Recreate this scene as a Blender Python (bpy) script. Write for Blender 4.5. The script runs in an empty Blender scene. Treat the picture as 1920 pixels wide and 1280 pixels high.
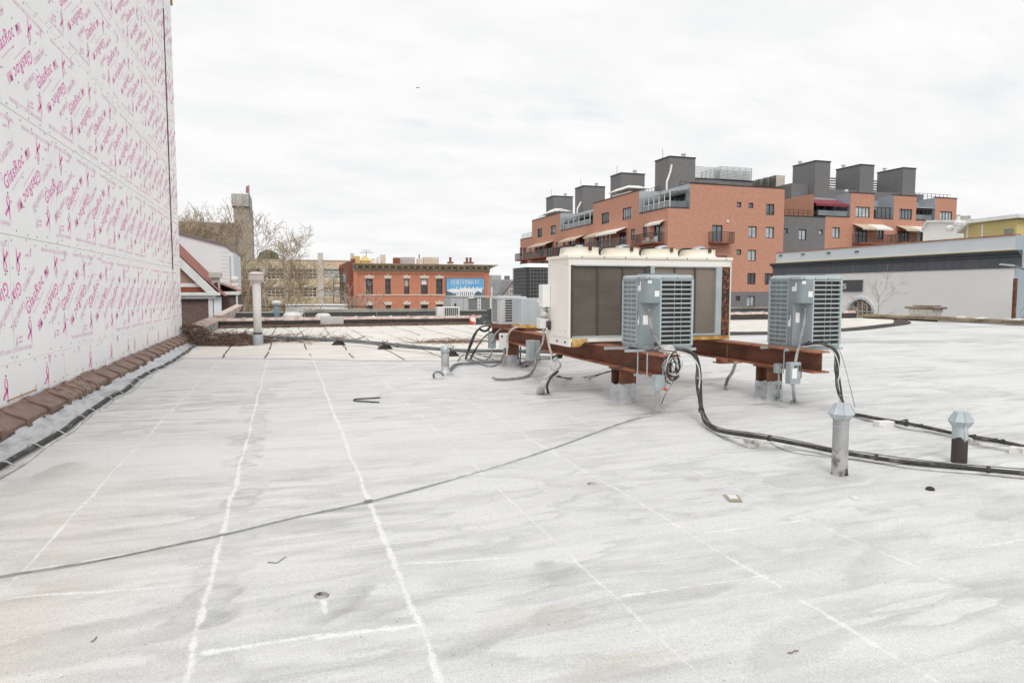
import bpy, math, random
import numpy as np
R = math.radians
C = bpy.context.scene.collection
sc = bpy.context.scene

# ------------------------------------------------------------------ camera, sky, sun, exposure
EYE = 1.6
PITCH, YAW = math.atan(95 / 1280), R(18.32)
cam_d = bpy.data.cameras.new('camera'); cam = bpy.data.objects.new('camera', cam_d); C.objects.link(cam)
cam.location = (0, 0, EYE); cam.rotation_euler = (math.pi / 2 - PITCH, 0, -YAW)
cam_d.sensor_width = 36; cam_d.lens = 24; cam_d.clip_start = .05; cam_d.clip_end = 8000
sc.camera = cam
SUN_EL, SUN_AZ = R(50), R(-165)          # azimuth from +Y, clockwise positive: sun to the left and behind
w = bpy.data.worlds.new('World'); sc.world = w; w.use_nodes = True
nt = w.node_tree; nt.nodes.clear(); N = nt.nodes.new; L = nt.links.new
out = N('ShaderNodeOutputWorld'); bg = N('ShaderNodeBackground'); bg.inputs[1].default_value = .1
sky = N('ShaderNodeTexSky'); sky.sky_type = 'NISHITA'; sky.sun_disc = False
sky.sun_elevation = SUN_EL; sky.sun_rotation = SUN_AZ; sky.air_density = 1; sky.dust_density = 1.5
tc = N('ShaderNodeTexCoord')
sep = N('ShaderNodeSeparateXYZ'); L(tc.outputs['Generated'], sep.inputs[0])
addz = N('ShaderNodeMath'); addz.operation = 'ADD'; addz.inputs[1].default_value = .22; L(sep.outputs[2], addz.inputs[0])
dx = N('ShaderNodeMath'); dx.operation = 'DIVIDE'; L(sep.outputs[0], dx.inputs[0]); L(addz.outputs[0], dx.inputs[1])
dy = N('ShaderNodeMath'); dy.operation = 'DIVIDE'; L(sep.outputs[1], dy.inputs[0]); L(addz.outputs[0], dy.inputs[1])
cmb = N('ShaderNodeCombineXYZ'); L(dx.outputs[0], cmb.inputs[0]); L(dy.outputs[0], cmb.inputs[1])
mp = N('ShaderNodeMapping'); mp.inputs['Rotation'].default_value = (0, 0, R(25)); mp.inputs['Scale'].default_value = (1.5, 2.6, 1); L(cmb.outputs[0], mp.inputs[0])
n1 = N('ShaderNodeTexNoise'); n1.inputs['Scale'].default_value = 1.5; n1.inputs['Detail'].default_value = 8; n1.inputs['Roughness'].default_value = .62; L(mp.outputs[0], n1.inputs['Vector'])
r1 = N('ShaderNodeValToRGB'); r1.color_ramp.elements[0].position = .33; r1.color_ramp.elements[1].position = .62
r1.color_ramp.elements[0].color = (7.35, 7.42, 7.52, 1); r1.color_ramp.elements[1].color = (8.15, 8.15, 8.12, 1); L(n1.outputs[0], r1.inputs[0])
n2 = N('ShaderNodeTexNoise'); n2.inputs['Scale'].default_value = .9; n2.inputs['Detail'].default_value = 6; L(mp.outputs[0], n2.inputs['Vector'])
r2 = N('ShaderNodeValToRGB'); r2.color_ramp.elements[0].position = .27; r2.color_ramp.elements[1].position = .40
r2.color_ramp.elements[0].color = (.72, .72, .72, 1); r2.color_ramp.elements[1].color = (1, 1, 1, 1); L(n2.outputs[0], r2.inputs[0])
mx = N('ShaderNodeMixRGB'); L(r2.outputs[0], mx.inputs[0]); L(sky.outputs[0], mx.inputs[1]); L(r1.outputs[0], mx.inputs[2])
L(mx.outputs[0], bg.inputs[0]); L(bg.outputs[0], out.inputs[0])
sun_d = bpy.data.lights.new('sun', 'SUN'); sun_d.energy = 1.05; sun_d.angle = R(24); sun_d.color = (1, .975, .93)
sun = bpy.data.objects.new('sun', sun_d); C.objects.link(sun)
from mathutils import Vector
sd = Vector((math.sin(SUN_AZ) * math.cos(SUN_EL), math.cos(SUN_AZ) * math.cos(SUN_EL), math.sin(SUN_EL)))
sun.rotation_euler = sd.to_track_quat('Z', 'Y').to_euler()
sc.view_settings.view_transform = 'Standard'; sc.view_settings.look = 'None'
sc.view_settings.exposure = 0.28; sc.view_settings.gamma = 1

# ------------------------------------------------------------------ measuring helpers (photo pixel -> real point)
_F = np.array([math.sin(YAW) * math.cos(PITCH), math.cos(YAW) * math.cos(PITCH), -math.sin(PITCH)])
_R = np.array([math.cos(YAW), -math.sin(YAW), 0.]); _U = np.cross(_R, _F); _C = np.array([0, 0, EYE])
def ray(x, y): return _F + _R * (x - 960) / 1280. - _U * (y - 640) / 1280.
def gz(x, y, z=0.): d = ray(x, y); return _C + d * (z - EYE) / d[2]
def gx(x, y, X): d = ray(x, y); return _C + d * X / d[0]
def gy(x, y, Y): d = ray(x, y); return _C + d * Y / d[1]

# ------------------------------------------------------------------ noise
def _h(i, j, s): 
    n = (i.astype(np.int64) * 374761393 + j.astype(np.int64) * 668265263 + s * 974711) & 0x7fffffff
    n = ((n ^ (n >> 13)) * 1274126177) & 0x7fffffff
    return ((n ^ (n >> 16)) & 0xffff) / 65535.
def vn(x, y, s=0):
    x = np.asarray(x, float); y = np.asarray(y, float); i = np.floor(x); j = np.floor(y); u = x - i; v = y - j
    u = u * u * (3 - 2 * u); v = v * v * (3 - 2 * v)
    return (_h(i, j, s) * (1 - u) + _h(i + 1, j, s) * u) * (1 - v) + (_h(i, j + 1, s) * (1 - u) + _h(i + 1, j + 1, s) * u) * v
def fbm(x, y, s=0, o=4):
    t = 0; a = .5
    for k in range(o): t = t + a * vn(x * 2 ** k, y * 2 ** k, s + k * 7); a *= .5
    return t / (1 - .5 ** o)
rng = random.Random(4)

# ------------------------------------------------------------------ materials
def lin(c): return tuple((x / 12.92 if x <= .04045 else ((x + .055) / 1.055) ** 2.4) for x in (v / 255. for v in c)) + (1,)
MATS = {}
def M(name, c, c2=None, rough=.7, scale=4., metal=0., bump=0., bscale=None, lo=.35, hi=.65, spec=.5, stretch=(1, 1, 1), detail=5):
    """colour c mottled with c2 by noise (srgb 0-255)"""
    m = bpy.data.materials.new(name); m.use_nodes = True; t = m.node_tree; b = t.nodes['Principled BSDF']
    b.inputs['Roughness'].default_value = rough; b.inputs['Metallic'].default_value = metal; b.inputs['Specular IOR Level'].default_value = spec
    b.inputs['Base Color'].default_value = lin(c)
    if c2 is not None or bump:
        co = t.nodes.new('ShaderNodeTexCoord'); mpn = t.nodes.new('ShaderNodeMapping'); mpn.inputs['Scale'].default_value = stretch
        t.links.new(co.outputs['Object'], mpn.inputs[0])
    if c2 is not None:
        n = t.nodes.new('ShaderNodeTexNoise'); n.inputs['Scale'].default_value = scale; n.inputs['Detail'].default_value = detail; n.inputs['Roughness'].default_value = .6
        t.links.new(mpn.outputs[0], n.inputs['Vector'])
        rp = t.nodes.new('ShaderNodeValToRGB'); rp.color_ramp.elements[0].position = lo; rp.color_ramp.elements[1].position = hi
        rp.color_ramp.elements[0].color = lin(c); rp.color_ramp.elements[1].color = lin(c2)
        t.links.new(n.outputs[0], rp.inputs[0]); t.links.new(rp.outputs[0], b.inputs['Base Color'])
    if bump:
        n = t.nodes.new('ShaderNodeTexNoise'); n.inputs['Scale'].default_value = bscale or scale * 4; n.inputs['Detail'].default_value = 4
        t.links.new(mpn.outputs[0], n.inputs['Vector'])
        bp = t.nodes.new('ShaderNodeBump'); bp.inputs['Strength'].default_value = bump; bp.inputs['Distance'].default_value = .02
        t.links.new(n.outputs[0], bp.inputs['Height']); t.links.new(bp.outputs[0], b.inputs['Normal'])
    MATS[name] = m; return m
def brick_mat(name, c, c2, mortar, bw=.28, bh=.09, ms=.012, blotch=(1, 1, 1), bl=.0):
    m = bpy.data.materials.new(name); m.use_nodes = True; t = m.node_tree; b = t.nodes['Principled BSDF']; b.inputs['Roughness'].default_value = .85
    g = t.nodes.new('ShaderNodeNewGeometry'); s = t.nodes.new('ShaderNodeSeparateXYZ'); t.links.new(g.outputs['Position'], s.inputs[0])
    a = t.nodes.new('ShaderNodeMath'); a.operation = 'ADD'; t.links.new(s.outputs[0], a.inputs[0]); t.links.new(s.outputs[1], a.inputs[1])
    cm = t.nodes.new('ShaderNodeCombineXYZ'); t.links.new(a.outputs[0], cm.inputs[0]); t.links.new(s.outputs[2], cm.inputs[1])
    br = t.nodes.new('ShaderNodeTexBrick'); br.inputs['Color1'].default_value = lin(c); br.inputs['Color2'].default_value = lin(c2); br.inputs['Mortar'].default_value = lin(mortar)
    br.inputs['Scale'].default_value = 1; br.inputs['Brick Width'].default_value = bw; br.inputs['Row Height'].default_value = bh; br.inputs['Mortar Size'].default_value = ms
    t.links.new(cm.outputs[0], br.inputs['Vector'])
    n = t.nodes.new('ShaderNodeTexNoise'); n.inputs['Scale'].default_value = 1.8; n.inputs['Detail'].default_value = 10; n.inputs['Roughness'].default_value = .75; t.links.new(cm.outputs[0], n.inputs['Vector'])
    rp = t.nodes.new('ShaderNodeValToRGB'); rp.color_ramp.elements[0].position = .3; rp.color_ramp.elements[1].position = .7
    rp.color_ramp.elements[0].color = (.87, .87, .87, 1); rp.color_ramp.elements[1].color = (1.07, 1.07, 1.07, 1); t.links.new(n.outputs[0], rp.inputs[0])
    mu = t.nodes.new('ShaderNodeMixRGB'); mu.blend_type = 'MULTIPLY'; mu.inputs[0].default_value = 1; t.links.new(br.outputs[0], mu.inputs[1]); t.links.new(rp.outputs[0], mu.inputs[2])
    t.links.new(mu.outputs[0], b.inputs['Base Color']); MATS[name] = m; return m

M('sheathing', (253, 253, 252), (249, 249, 249), rough=.75, scale=1.5)
M('pink', (234, 112, 186), (238, 142, 202), rough=.7, scale=9)
M('pink_pale', (241, 190, 220), rough=.7)
M('nailhead', (120, 125, 122), rough=.5)
M('gap_dark', (70, 66, 60), rough=.9)
M('timber', (190, 150, 90), (160, 120, 70), rough=.8, scale=8)
M('clay_tile', (140, 112, 98), (112, 88, 76), rough=.55, scale=6, bump=.15, bscale=40)
M('clay_tile_worn', (150, 124, 110), (104, 82, 72), rough=.7, scale=9, bump=.3, bscale=50, lo=.45, hi=.6)
brick_mat('brick_tower', (182, 170, 158), (171, 160, 148), (186, 175, 164))
M('clay_pale', (222, 202, 194), (172, 148, 138), rough=.7, scale=3)
M('silver_coat', (198, 200, 202), (124, 126, 127), rough=.42, scale=3.5, metal=.25, bump=.7, bscale=14, lo=.48, hi=.78, stretch=(2, .7, 2))
M('black_rubber', (38, 38, 40), (62, 62, 64), rough=.55, scale=7)
M('black_foam', (58, 56, 55), (136, 132, 128), rough=.7, scale=9, lo=.5, hi=.8, stretch=(1, 1, 1))
M('wire_grey', (168, 168, 166), (116, 116, 114), rough=.6, scale=9)
M('wire_white', (226, 226, 222), (176, 176, 172), rough=.6, scale=6)
M('copper', (150, 100, 78), rough=.5, metal=.6)
M('galv', (196, 205, 209), (170, 180, 184), rough=.42, scale=5, metal=.4)
M('galv_dull', (178, 178, 177), (148, 148, 148), rough=.6, scale=3, metal=.2, stretch=(2, 2, .6))
M('tar_crack', (176, 174, 172), (50, 46, 44), rough=.7, scale=7, lo=.45, hi=.6, bump=.5, bscale=18)
M('tar_black', (74, 67, 64), (48, 45, 44), rough=.6, scale=8)
M('unit_blue', (150, 161, 164), (138, 150, 154), rough=.45, scale=3, metal=.1)
M('unit_light', (186, 196, 198), (170, 181, 184), rough=.45, scale=3)
M('coil_dark', (74, 72, 71), (58, 57, 56), rough=.7, scale=3, stretch=(1, 1, .2))
M('coil_lit', (158, 170, 174), (144, 156, 160), rough=.6, scale=3)
M('coil_brown', (144, 136, 126), (116, 109, 101), rough=.8, scale=1.2, stretch=(1, 1, 3), lo=.35, hi=.7)
M('coil_brown_end', (140, 129, 118), (122, 113, 104), rough=.8, scale=1.2, lo=.35, hi=.7)
M('coil_line', (86, 79, 72), rough=.8)
M('cream', (246, 243, 236), (239, 235, 226), rough=.5, scale=1.2)
M('cream_top', (246, 241, 229), (237, 229, 213), rough=.5, scale=2)
M('cream_stain', (226, 196, 120), (170, 110, 50), rough=.7, scale=7)
M('rust', (142, 92, 70), (88, 62, 50), rough=.85, scale=2.2, bump=.3, bscale=30, lo=.3, hi=.7, stretch=(1, .8, 1.8))
M('rust_light', (180, 122, 94), (128, 82, 60), rough=.85, scale=5, bump=.2, bscale=30)
M('rust_black', (50, 46, 46), (150, 88, 50), rough=.7, scale=24, lo=.5, hi=.58, detail=8)
M('galv_smooth', (200, 209, 214), (188, 198, 203), rough=.4, scale=1.2, metal=.35, stretch=(3, 3, .3))
M('fan_rust', (106, 74, 58), (70, 50, 40), rough=.8, scale=5)
M('white_paint', (242, 242, 240), (226, 226, 223), rough=.6, scale=2)
M('sticker', (240, 240, 238), rough=.5)
M('screw', (70, 76, 80), rough=.4)
M('box_grey', (172, 182, 184), (152, 162, 164), rough=.5, scale=6)
M('vent_white', (234, 233, 230), (214, 211, 206), rough=.55, scale=2.5, stretch=(2, 2, .5))
M('vent_cap', (196, 180, 174), (214, 208, 204), rough=.6, scale=4)
M('twig', (120, 96, 80), (160, 136, 118), rough=.95, scale=4)
M('litter', (124, 102, 90), (88, 74, 66), rough=1, scale=8)
M('bark_tan', (192, 174, 146), (138, 120, 100), rough=.9, scale=1.2)
M('bark_grey', (198, 184, 170), (166, 150, 136), rough=.9, scale=2)
M('pipe_steel', (124, 128, 132), (96, 100, 104), rough=.5, scale=3)
M('rubber_block', (58, 56, 54), rough=.9)
M('clamp_red', (150, 72, 62), rough=.6)
M('red_paint', (226, 86, 58), (212, 74, 50), rough=.5, scale=3)
M('bag_black', (40, 40, 42), (70, 72, 74), rough=.3, scale=6)
M('brick_old', (230, 228, 225), (150, 132, 122), rough=.9, scale=10, lo=.5, hi=.72, bump=.3, bscale=40)
M('coping_old', (162, 146, 122), (114, 101, 84), rough=.95, scale=1.6, bump=.4, bscale=12)
M('parapet_white', (222, 222, 218), (150, 140, 130), rough=.9, scale=1.4, lo=.5, hi=.78, bump=.3, bscale=6, stretch=(1, 1, 2))
M('parapet_dark', (78, 70, 66), (54, 48, 46), rough=.9, scale=1.5)
M('black_membrane', (72, 74, 77), (90, 92, 94), rough=.5, scale=.6)
M('metal_coping', (176, 172, 158), (140, 136, 124), rough=.6, scale=.8)
M('grey_roof', (150, 150, 148), (120, 120, 118), rough=.9, scale=.4)
M('asphalt', (74, 74, 76), (60, 60, 62), rough=.95, scale=.3)
M('glass', (86, 94, 99), (128, 137, 142), rough=.08, scale=.35, spec=.9)
M('glass_pale', (212, 219, 222), (158, 169, 174), rough=.15, scale=.5, spec=.8)
M('glass_dark', (66, 66, 68), (90, 87, 85), rough=.1, scale=.4, spec=.7)
M('curtain', (216, 210, 196), (190, 182, 166), rough=.8, scale=3)
M('win_frame', (60, 62, 64), rough=.5)
M('win_frame_white', (226, 224, 218), rough=.6)
brick_mat('brick_apt', (212, 153, 127), (200, 139, 115), (204, 160, 140))
brick_mat('brick_grey', (128, 127, 127), (117, 116, 117), (137, 136, 135))
brick_mat('brick_red', (216, 142, 114), (206, 131, 104), (205, 147, 123))
brick_mat('brick_brown', (124, 102, 96), (110, 90, 85), (134, 116, 110), bw=.4, bh=.13, ms=.012)
brick_mat('brick_tan', (228, 210, 176), (220, 200, 165), (224, 210, 184))
brick_mat('brick_dark', (160, 146, 134), (147, 134, 122), (165, 152, 140))
M('metal_siding', (162, 170, 177), (172, 180, 187), rough=.6, scale=.8)
M('dark_coping', (66, 60, 58), rough=.7)
M('balcony_slab', (156, 98, 76), (140, 86, 66), rough=.8, scale=1)
M('railing', (66, 58, 54), rough=.6)
M('railing_grey', (120, 124, 126), rough=.5)
M('awning_white', (244, 242, 237), (228, 224, 217), rough=.8, scale=2)
M('awning_tan', (214, 198, 174), (196, 180, 156), rough=.8, scale=2)
M('awning_red', (150, 66, 82), (134, 54, 70), rough=.8, scale=2)
M('lattice_white', (206, 210, 210), rough=.6)
M('lattice_dark', (96, 94, 90), rough=.6)
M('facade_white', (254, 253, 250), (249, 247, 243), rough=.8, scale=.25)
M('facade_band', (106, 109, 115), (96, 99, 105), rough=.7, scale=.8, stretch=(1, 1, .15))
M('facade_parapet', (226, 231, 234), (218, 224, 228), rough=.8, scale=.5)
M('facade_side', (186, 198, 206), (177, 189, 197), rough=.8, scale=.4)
M('terracotta', (196, 140, 110), (170, 112, 84), rough=.8, scale=3)
M('sign_grey', (88, 88, 92), rough=.6)
M('olive_wall', (214, 198, 136), (206, 189, 128), rough=.85, scale=.5)
M('siding_white', (240, 248, 250), (234, 242, 245), rough=.7, scale=.4)
M('shingle_red', (168, 112, 100), (140, 90, 80), rough=.9, scale=2.5)
M('shingle_grey', (144, 144, 145), (124, 124, 127), rough=.9, scale=1)
M('stucco_tan', (186, 152, 134), (172, 138, 120), rough=.9, scale=1)
M('stucco_red', (150, 84, 66), (138, 76, 60), rough=.9, scale=1)
M('stone_trim', (232, 222, 206), (212, 200, 182), rough=.85, scale=4)
M('cornice_tan', (182, 168, 144), (160, 147, 125), rough=.8, scale=.9)
M('concrete_pale', (224, 218, 205), (208, 202, 189), rough=.9, scale=.6)
M('concrete_grey', (202, 202, 197), (186, 186, 181), rough=.9, scale=.5)
M('shingle_brown', (188, 176, 168), (172, 160, 152), rough=.9, scale=1)
M('yellow_paint', (214, 190, 130), rough=.8)
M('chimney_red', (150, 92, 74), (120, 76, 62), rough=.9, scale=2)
M('poster_sky', (92, 172, 224), (140, 198, 232), rough=.4, scale=.35)
M('poster_white', (246, 248, 250), rough=.4)
M('poster_grey', (150, 160, 168), (96, 110, 112), rough=.4, scale=.8)
M('poster_dark', (98, 112, 120), rough=.4)
M('steel_unit', (200, 202, 202), (188, 190, 190), rough=.5, scale=.8)
M('steel_dark', (138, 138, 136), (124, 124, 122), rough=.7, scale=.8)
M('flag_red', (196, 110, 118), rough=.7)
M('pole_wood', (126, 112, 92), (98, 88, 72), rough=.9, scale=2)
M('blue_pipe', (120, 146, 164), (104, 128, 146), rough=.5, scale=3)
M('dark_leaf', (92, 98, 66), (70, 78, 52), rough=.9, scale=2)
m_ = MATS
GX = lambda *a: [m_[k] for k in a]

# roof membrane: granules, broad grime, yellow staining, and a layer of dirt plus painted contact shade stored on the sheet
SEGS = [((765, 1058), (965, 1043), .014, .95), ((380, 1230), (600, 1196), .016, .9), ((600, 1200), (790, 1173), .026, 1.), ((20, 1120), (400, 1093), .016, .9), ((1165, 1118), (1430, 1080), .016, .95), ((1310, 1000), (1515, 975), .013, .9), ((1720, 1055), (1915, 1012), .014, .9), ((605, 1120), (612, 1158), .012, 1.), ((640, 900), (900, 830), -.012, .7)]
def roof_material():
    m = bpy.data.materials.new('roof_membrane'); m.use_nodes = True; t = m.node_tree; b = t.nodes['Principled BSDF']; b.inputs['Roughness'].default_value = .62; b.inputs['Specular IOR Level'].default_value = .35
    nn = t.nodes.new; ll = t.links.new
    co = nn('ShaderNodeTexCoord')
    def noise(scale, detail=5, stretch=None, rough=.6, rot=0.):
        n = nn('ShaderNodeTexNoise'); n.inputs['Scale'].default_value = scale; n.inputs['Detail'].default_value = detail; n.inputs['Roughness'].default_value = rough
        if stretch:
            q = nn('ShaderNodeMapping'); q.inputs['Scale'].default_value = stretch; q.inputs['Rotation'].default_value = (0, 0, rot); ll(co.outputs['Object'], q.inputs[0]); ll(q.outputs[0], n.inputs['Vector'])
        else: ll(co.outputs['Object'], n.inputs['Vector'])
        return n.outputs[0]
    def ramp(src, a, bb, c0=(0, 0, 0, 1), c1=(1, 1, 1, 1)):
        r = nn('ShaderNodeValToRGB'); r.color_ramp.elements[0].position = a; r.color_ramp.elements[1].position = bb; r.color_ramp.elements[0].color = c0; r.color_ramp.elements[1].color = c1
        ll(src, r.inputs[0]); return r.outputs[0]
    def mix(f, a, c, mode='MIX'):
        x = nn('ShaderNodeMixRGB'); x.blend_type = mode
        if isinstance(f, float): x.inputs[0].default_value = f
        else: ll(f, x.inputs[0])
        for k, v in ((1, a), (2, c)):
            if isinstance(v, tuple): x.inputs[k].default_value = v
            else: ll(v, x.inputs[k])
        return x.outputs[0]
    def mul(a, k):
        x = nn('ShaderNodeMath'); x.operation = 'MULTIPLY'; ll(a, x.inputs[0])
        if isinstance(k, float): x.inputs[1].default_value = k
        else: ll(k, x.inputs[1])
        return x.outputs[0]
    base = ramp(noise(.35, 4), .3, .7, lin((228, 228, 228)), lin((236, 236, 236)))
    g = ramp(noise(.9, 6, (.55, 2.2, 1)), .50, .72); base = mix(mul(g, .30), base, lin((190, 190, 188)))
    def streak(src, a, bb, k, msk):
        r = nn('ShaderNodeValToRGB'); e = r.color_ramp.elements; e[0].position = a; e[0].color = (0, 0, 0, 1); e[1].position = bb; e[1].color = (k, k, k, 1); x = e.new(bb + .012); x.color = (0, 0, 0, 1)
        ll(src, r.inputs[0]); return mul(r.outputs[0], msk)
    m1 = ramp(noise(.32, 3), .44, .62); m2 = ramp(noise(.45, 3, (1, 1, 2.)), .48, .66)
    for src, a, bb, k, mk in ((noise(1.0, 4, (.38, 2.1, 1), .5), .44, .52, .40, m1), (noise(1.3, 4, (.45, 2.6, 1), .5), .52, .60, .33, m1), (noise(1.1, 4, (.35, 1.7, 1), .5, .55), .45, .52, .17, m2), (noise(.8, 4, (.35, 1.5, 1), .5, -.35), .52, .60, .15, m2), (noise(1.6, 4, (.5, 1.8, 1), .5, .9), .47, .53, .16, m2)):
        base = mix(streak(src, a, bb, k, mk), base, lin((158, 158, 157)))
    at = nn('ShaderNodeAttribute'); at.attribute_name = 'grime_shade'; at.attribute_type = 'GEOMETRY'
    gm = nn('ShaderNodeSeparateColor'); ll(at.outputs['Color'], gm.inputs[0])
    brk = ramp(noise(7, 6), .25, .7, (.55, .55, .55, 1), (1, 1, 1, 1))
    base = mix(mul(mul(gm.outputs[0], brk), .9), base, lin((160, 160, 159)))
    base = mix(mul(gm.outputs[1], .6), base, lin((212, 202, 178)))
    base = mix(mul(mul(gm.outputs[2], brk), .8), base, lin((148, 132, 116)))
    # sealant lines over the sheet joints: white, ragged, broken by noise
    sx = nn('ShaderNodeSeparateXYZ'); ll(co.outputs['Object'], sx.inputs[0])
    def mth(op, a, c=None, cl=False):
        x = nn('ShaderNodeMath'); x.operation = op; x.use_clamp = cl
        for k, v in ((0, a), (1, c)):
            if v is None: continue
            if isinstance(v, (int, float)): x.inputs[k].default_value = v
            else: ll(v, x.inputs[k])
        return x.outputs[0]
    wob = mth('MULTIPLY', mth('SUBTRACT', noise(.7, 3, (0.02, 1, 1)), .5), .09)
    rag = mth('MULTIPLY', mth('SUBTRACT', noise(13, 5, None, .7), .5), .07)
    rag2 = mth('MULTIPLY', mth('SUBTRACT', noise(2.2, 3), .5), .05)
    ragsum = mth('ADD', rag, rag2)
    fadeN = noise(.8, 3, (2.2, .35, 1))
    total = None
    for X0, wd, st, lo_ in ((-1.47, .016, .9, .08), (-.43, .021, .95, .0), (.57, .024, 1., .0), (1.6, .013, .75, .18), (2.5, .014, .8, .22), (3.42, .012, .7, .30), (4.4, .008, .7, .40), (5.4, .008, .7, .42), (6.4, .006, .5, .45)):
        d = mth('ABSOLUTE', mth('SUBTRACT', mth('ADD', sx.outputs[0], wob), X0))
        e = mth('MULTIPLY', mth('SUBTRACT', wd, mth('SUBTRACT', d, ragsum)), 60., True)
        if lo_: e = mth('MULTIPLY', e, mth('MULTIPLY', mth('SUBTRACT', fadeN, lo_), 6., True))
        e = mth('MULTIPLY', e, st); total = e if total is None else mth('MAXIMUM', total, e)
    for (a_, b_, wd, st) in SEGS:
        A_ = gz(*a_); B_ = gz(*b_); L_ = math.hypot(B_[0] - A_[0], B_[1] - A_[1]); tx, ty = (B_[0] - A_[0]) / L_, (B_[1] - A_[1]) / L_
        dxn, dyn = mth('SUBTRACT', sx.outputs[0], float(A_[0])), mth('SUBTRACT', sx.outputs[1], float(A_[1]))
        al = mth('ADD', mth('MULTIPLY', dxn, tx), mth('MULTIPLY', dyn, ty)); pe = mth('ABSOLUTE', mth('ADD', mth('SUBTRACT', mth('MULTIPLY', dyn, tx), mth('MULTIPLY', dxn, ty)), mth('MULTIPLY', wob, .5)))
        ov = mth('MAXIMUM', mth('SUBTRACT', 0., al), mth('SUBTRACT', al, L_)); d = mth('MAXIMUM', pe, ov)
        total = mth('MAXIMUM', total, mth('MULTIPLY', mth('MULTIPLY', mth('SUBTRACT', wd, mth('SUBTRACT', d, ragsum)), 60., True), st))
    base = mix(total, base, lin((245, 245, 245)))
    gr = ramp(noise(210, 2), .3, .7, (.72, .72, .72, 1), (1.09, 1.09, 1.08, 1)); base = mix(1.0, base, gr, 'MULTIPLY')
    gr2 = ramp(noise(70, 3), .3, .75, (1.03, 1.03, 1.03, 1), (.86, .86, .85, 1)); base = mix(1.0, base, gr2, 'MULTIPLY')
    sp = ramp(noise(34, 2), .70, .74); base = mix(mul(sp, .5), base, lin((120, 116, 112))); sp2 = ramp(noise(9, 4), .72, .76); base = mix(mul(sp2, .35), base, lin((150, 144, 138)))
    ll(base, b.inputs['Base Color'])
    bp = nn('ShaderNodeBump'); bp.inputs['Strength'].default_value = .25; bp.inputs['Distance'].default_value = .006; ll(mth('ADD', noise(120, 4), mth('MULTIPLY', total, 1.2)), bp.inputs['Height'])
    bp2 = nn('ShaderNodeBump'); bp2.inputs['Strength'].default_value = .6; bp2.inputs['Distance'].default_value = .05
    ll(mth('ADD', noise(1.5, 5, (.35, 1.9, 1), .55), mth('MULTIPLY', noise(2.2, 4, (1.5, .5, 1), .5), .5)), bp2.inputs['Height']); ll(bp.outputs[0], bp2.inputs['Normal'])
    ll(bp2.outputs[0], b.inputs['Normal'])
    MATS['roof_membrane'] = m
roof_material()
M('seam_white', (238, 238, 238), (228, 228, 228), rough=.6, scale=14)
M('seam_dark', (110, 102, 96), (80, 74, 70), rough=.9, scale=6)
M('deck_beige', (230, 227, 219), (206, 201, 190), rough=.8, scale=1.1, lo=.4, hi=.75, stretch=(.5, 1.6, 1))

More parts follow.
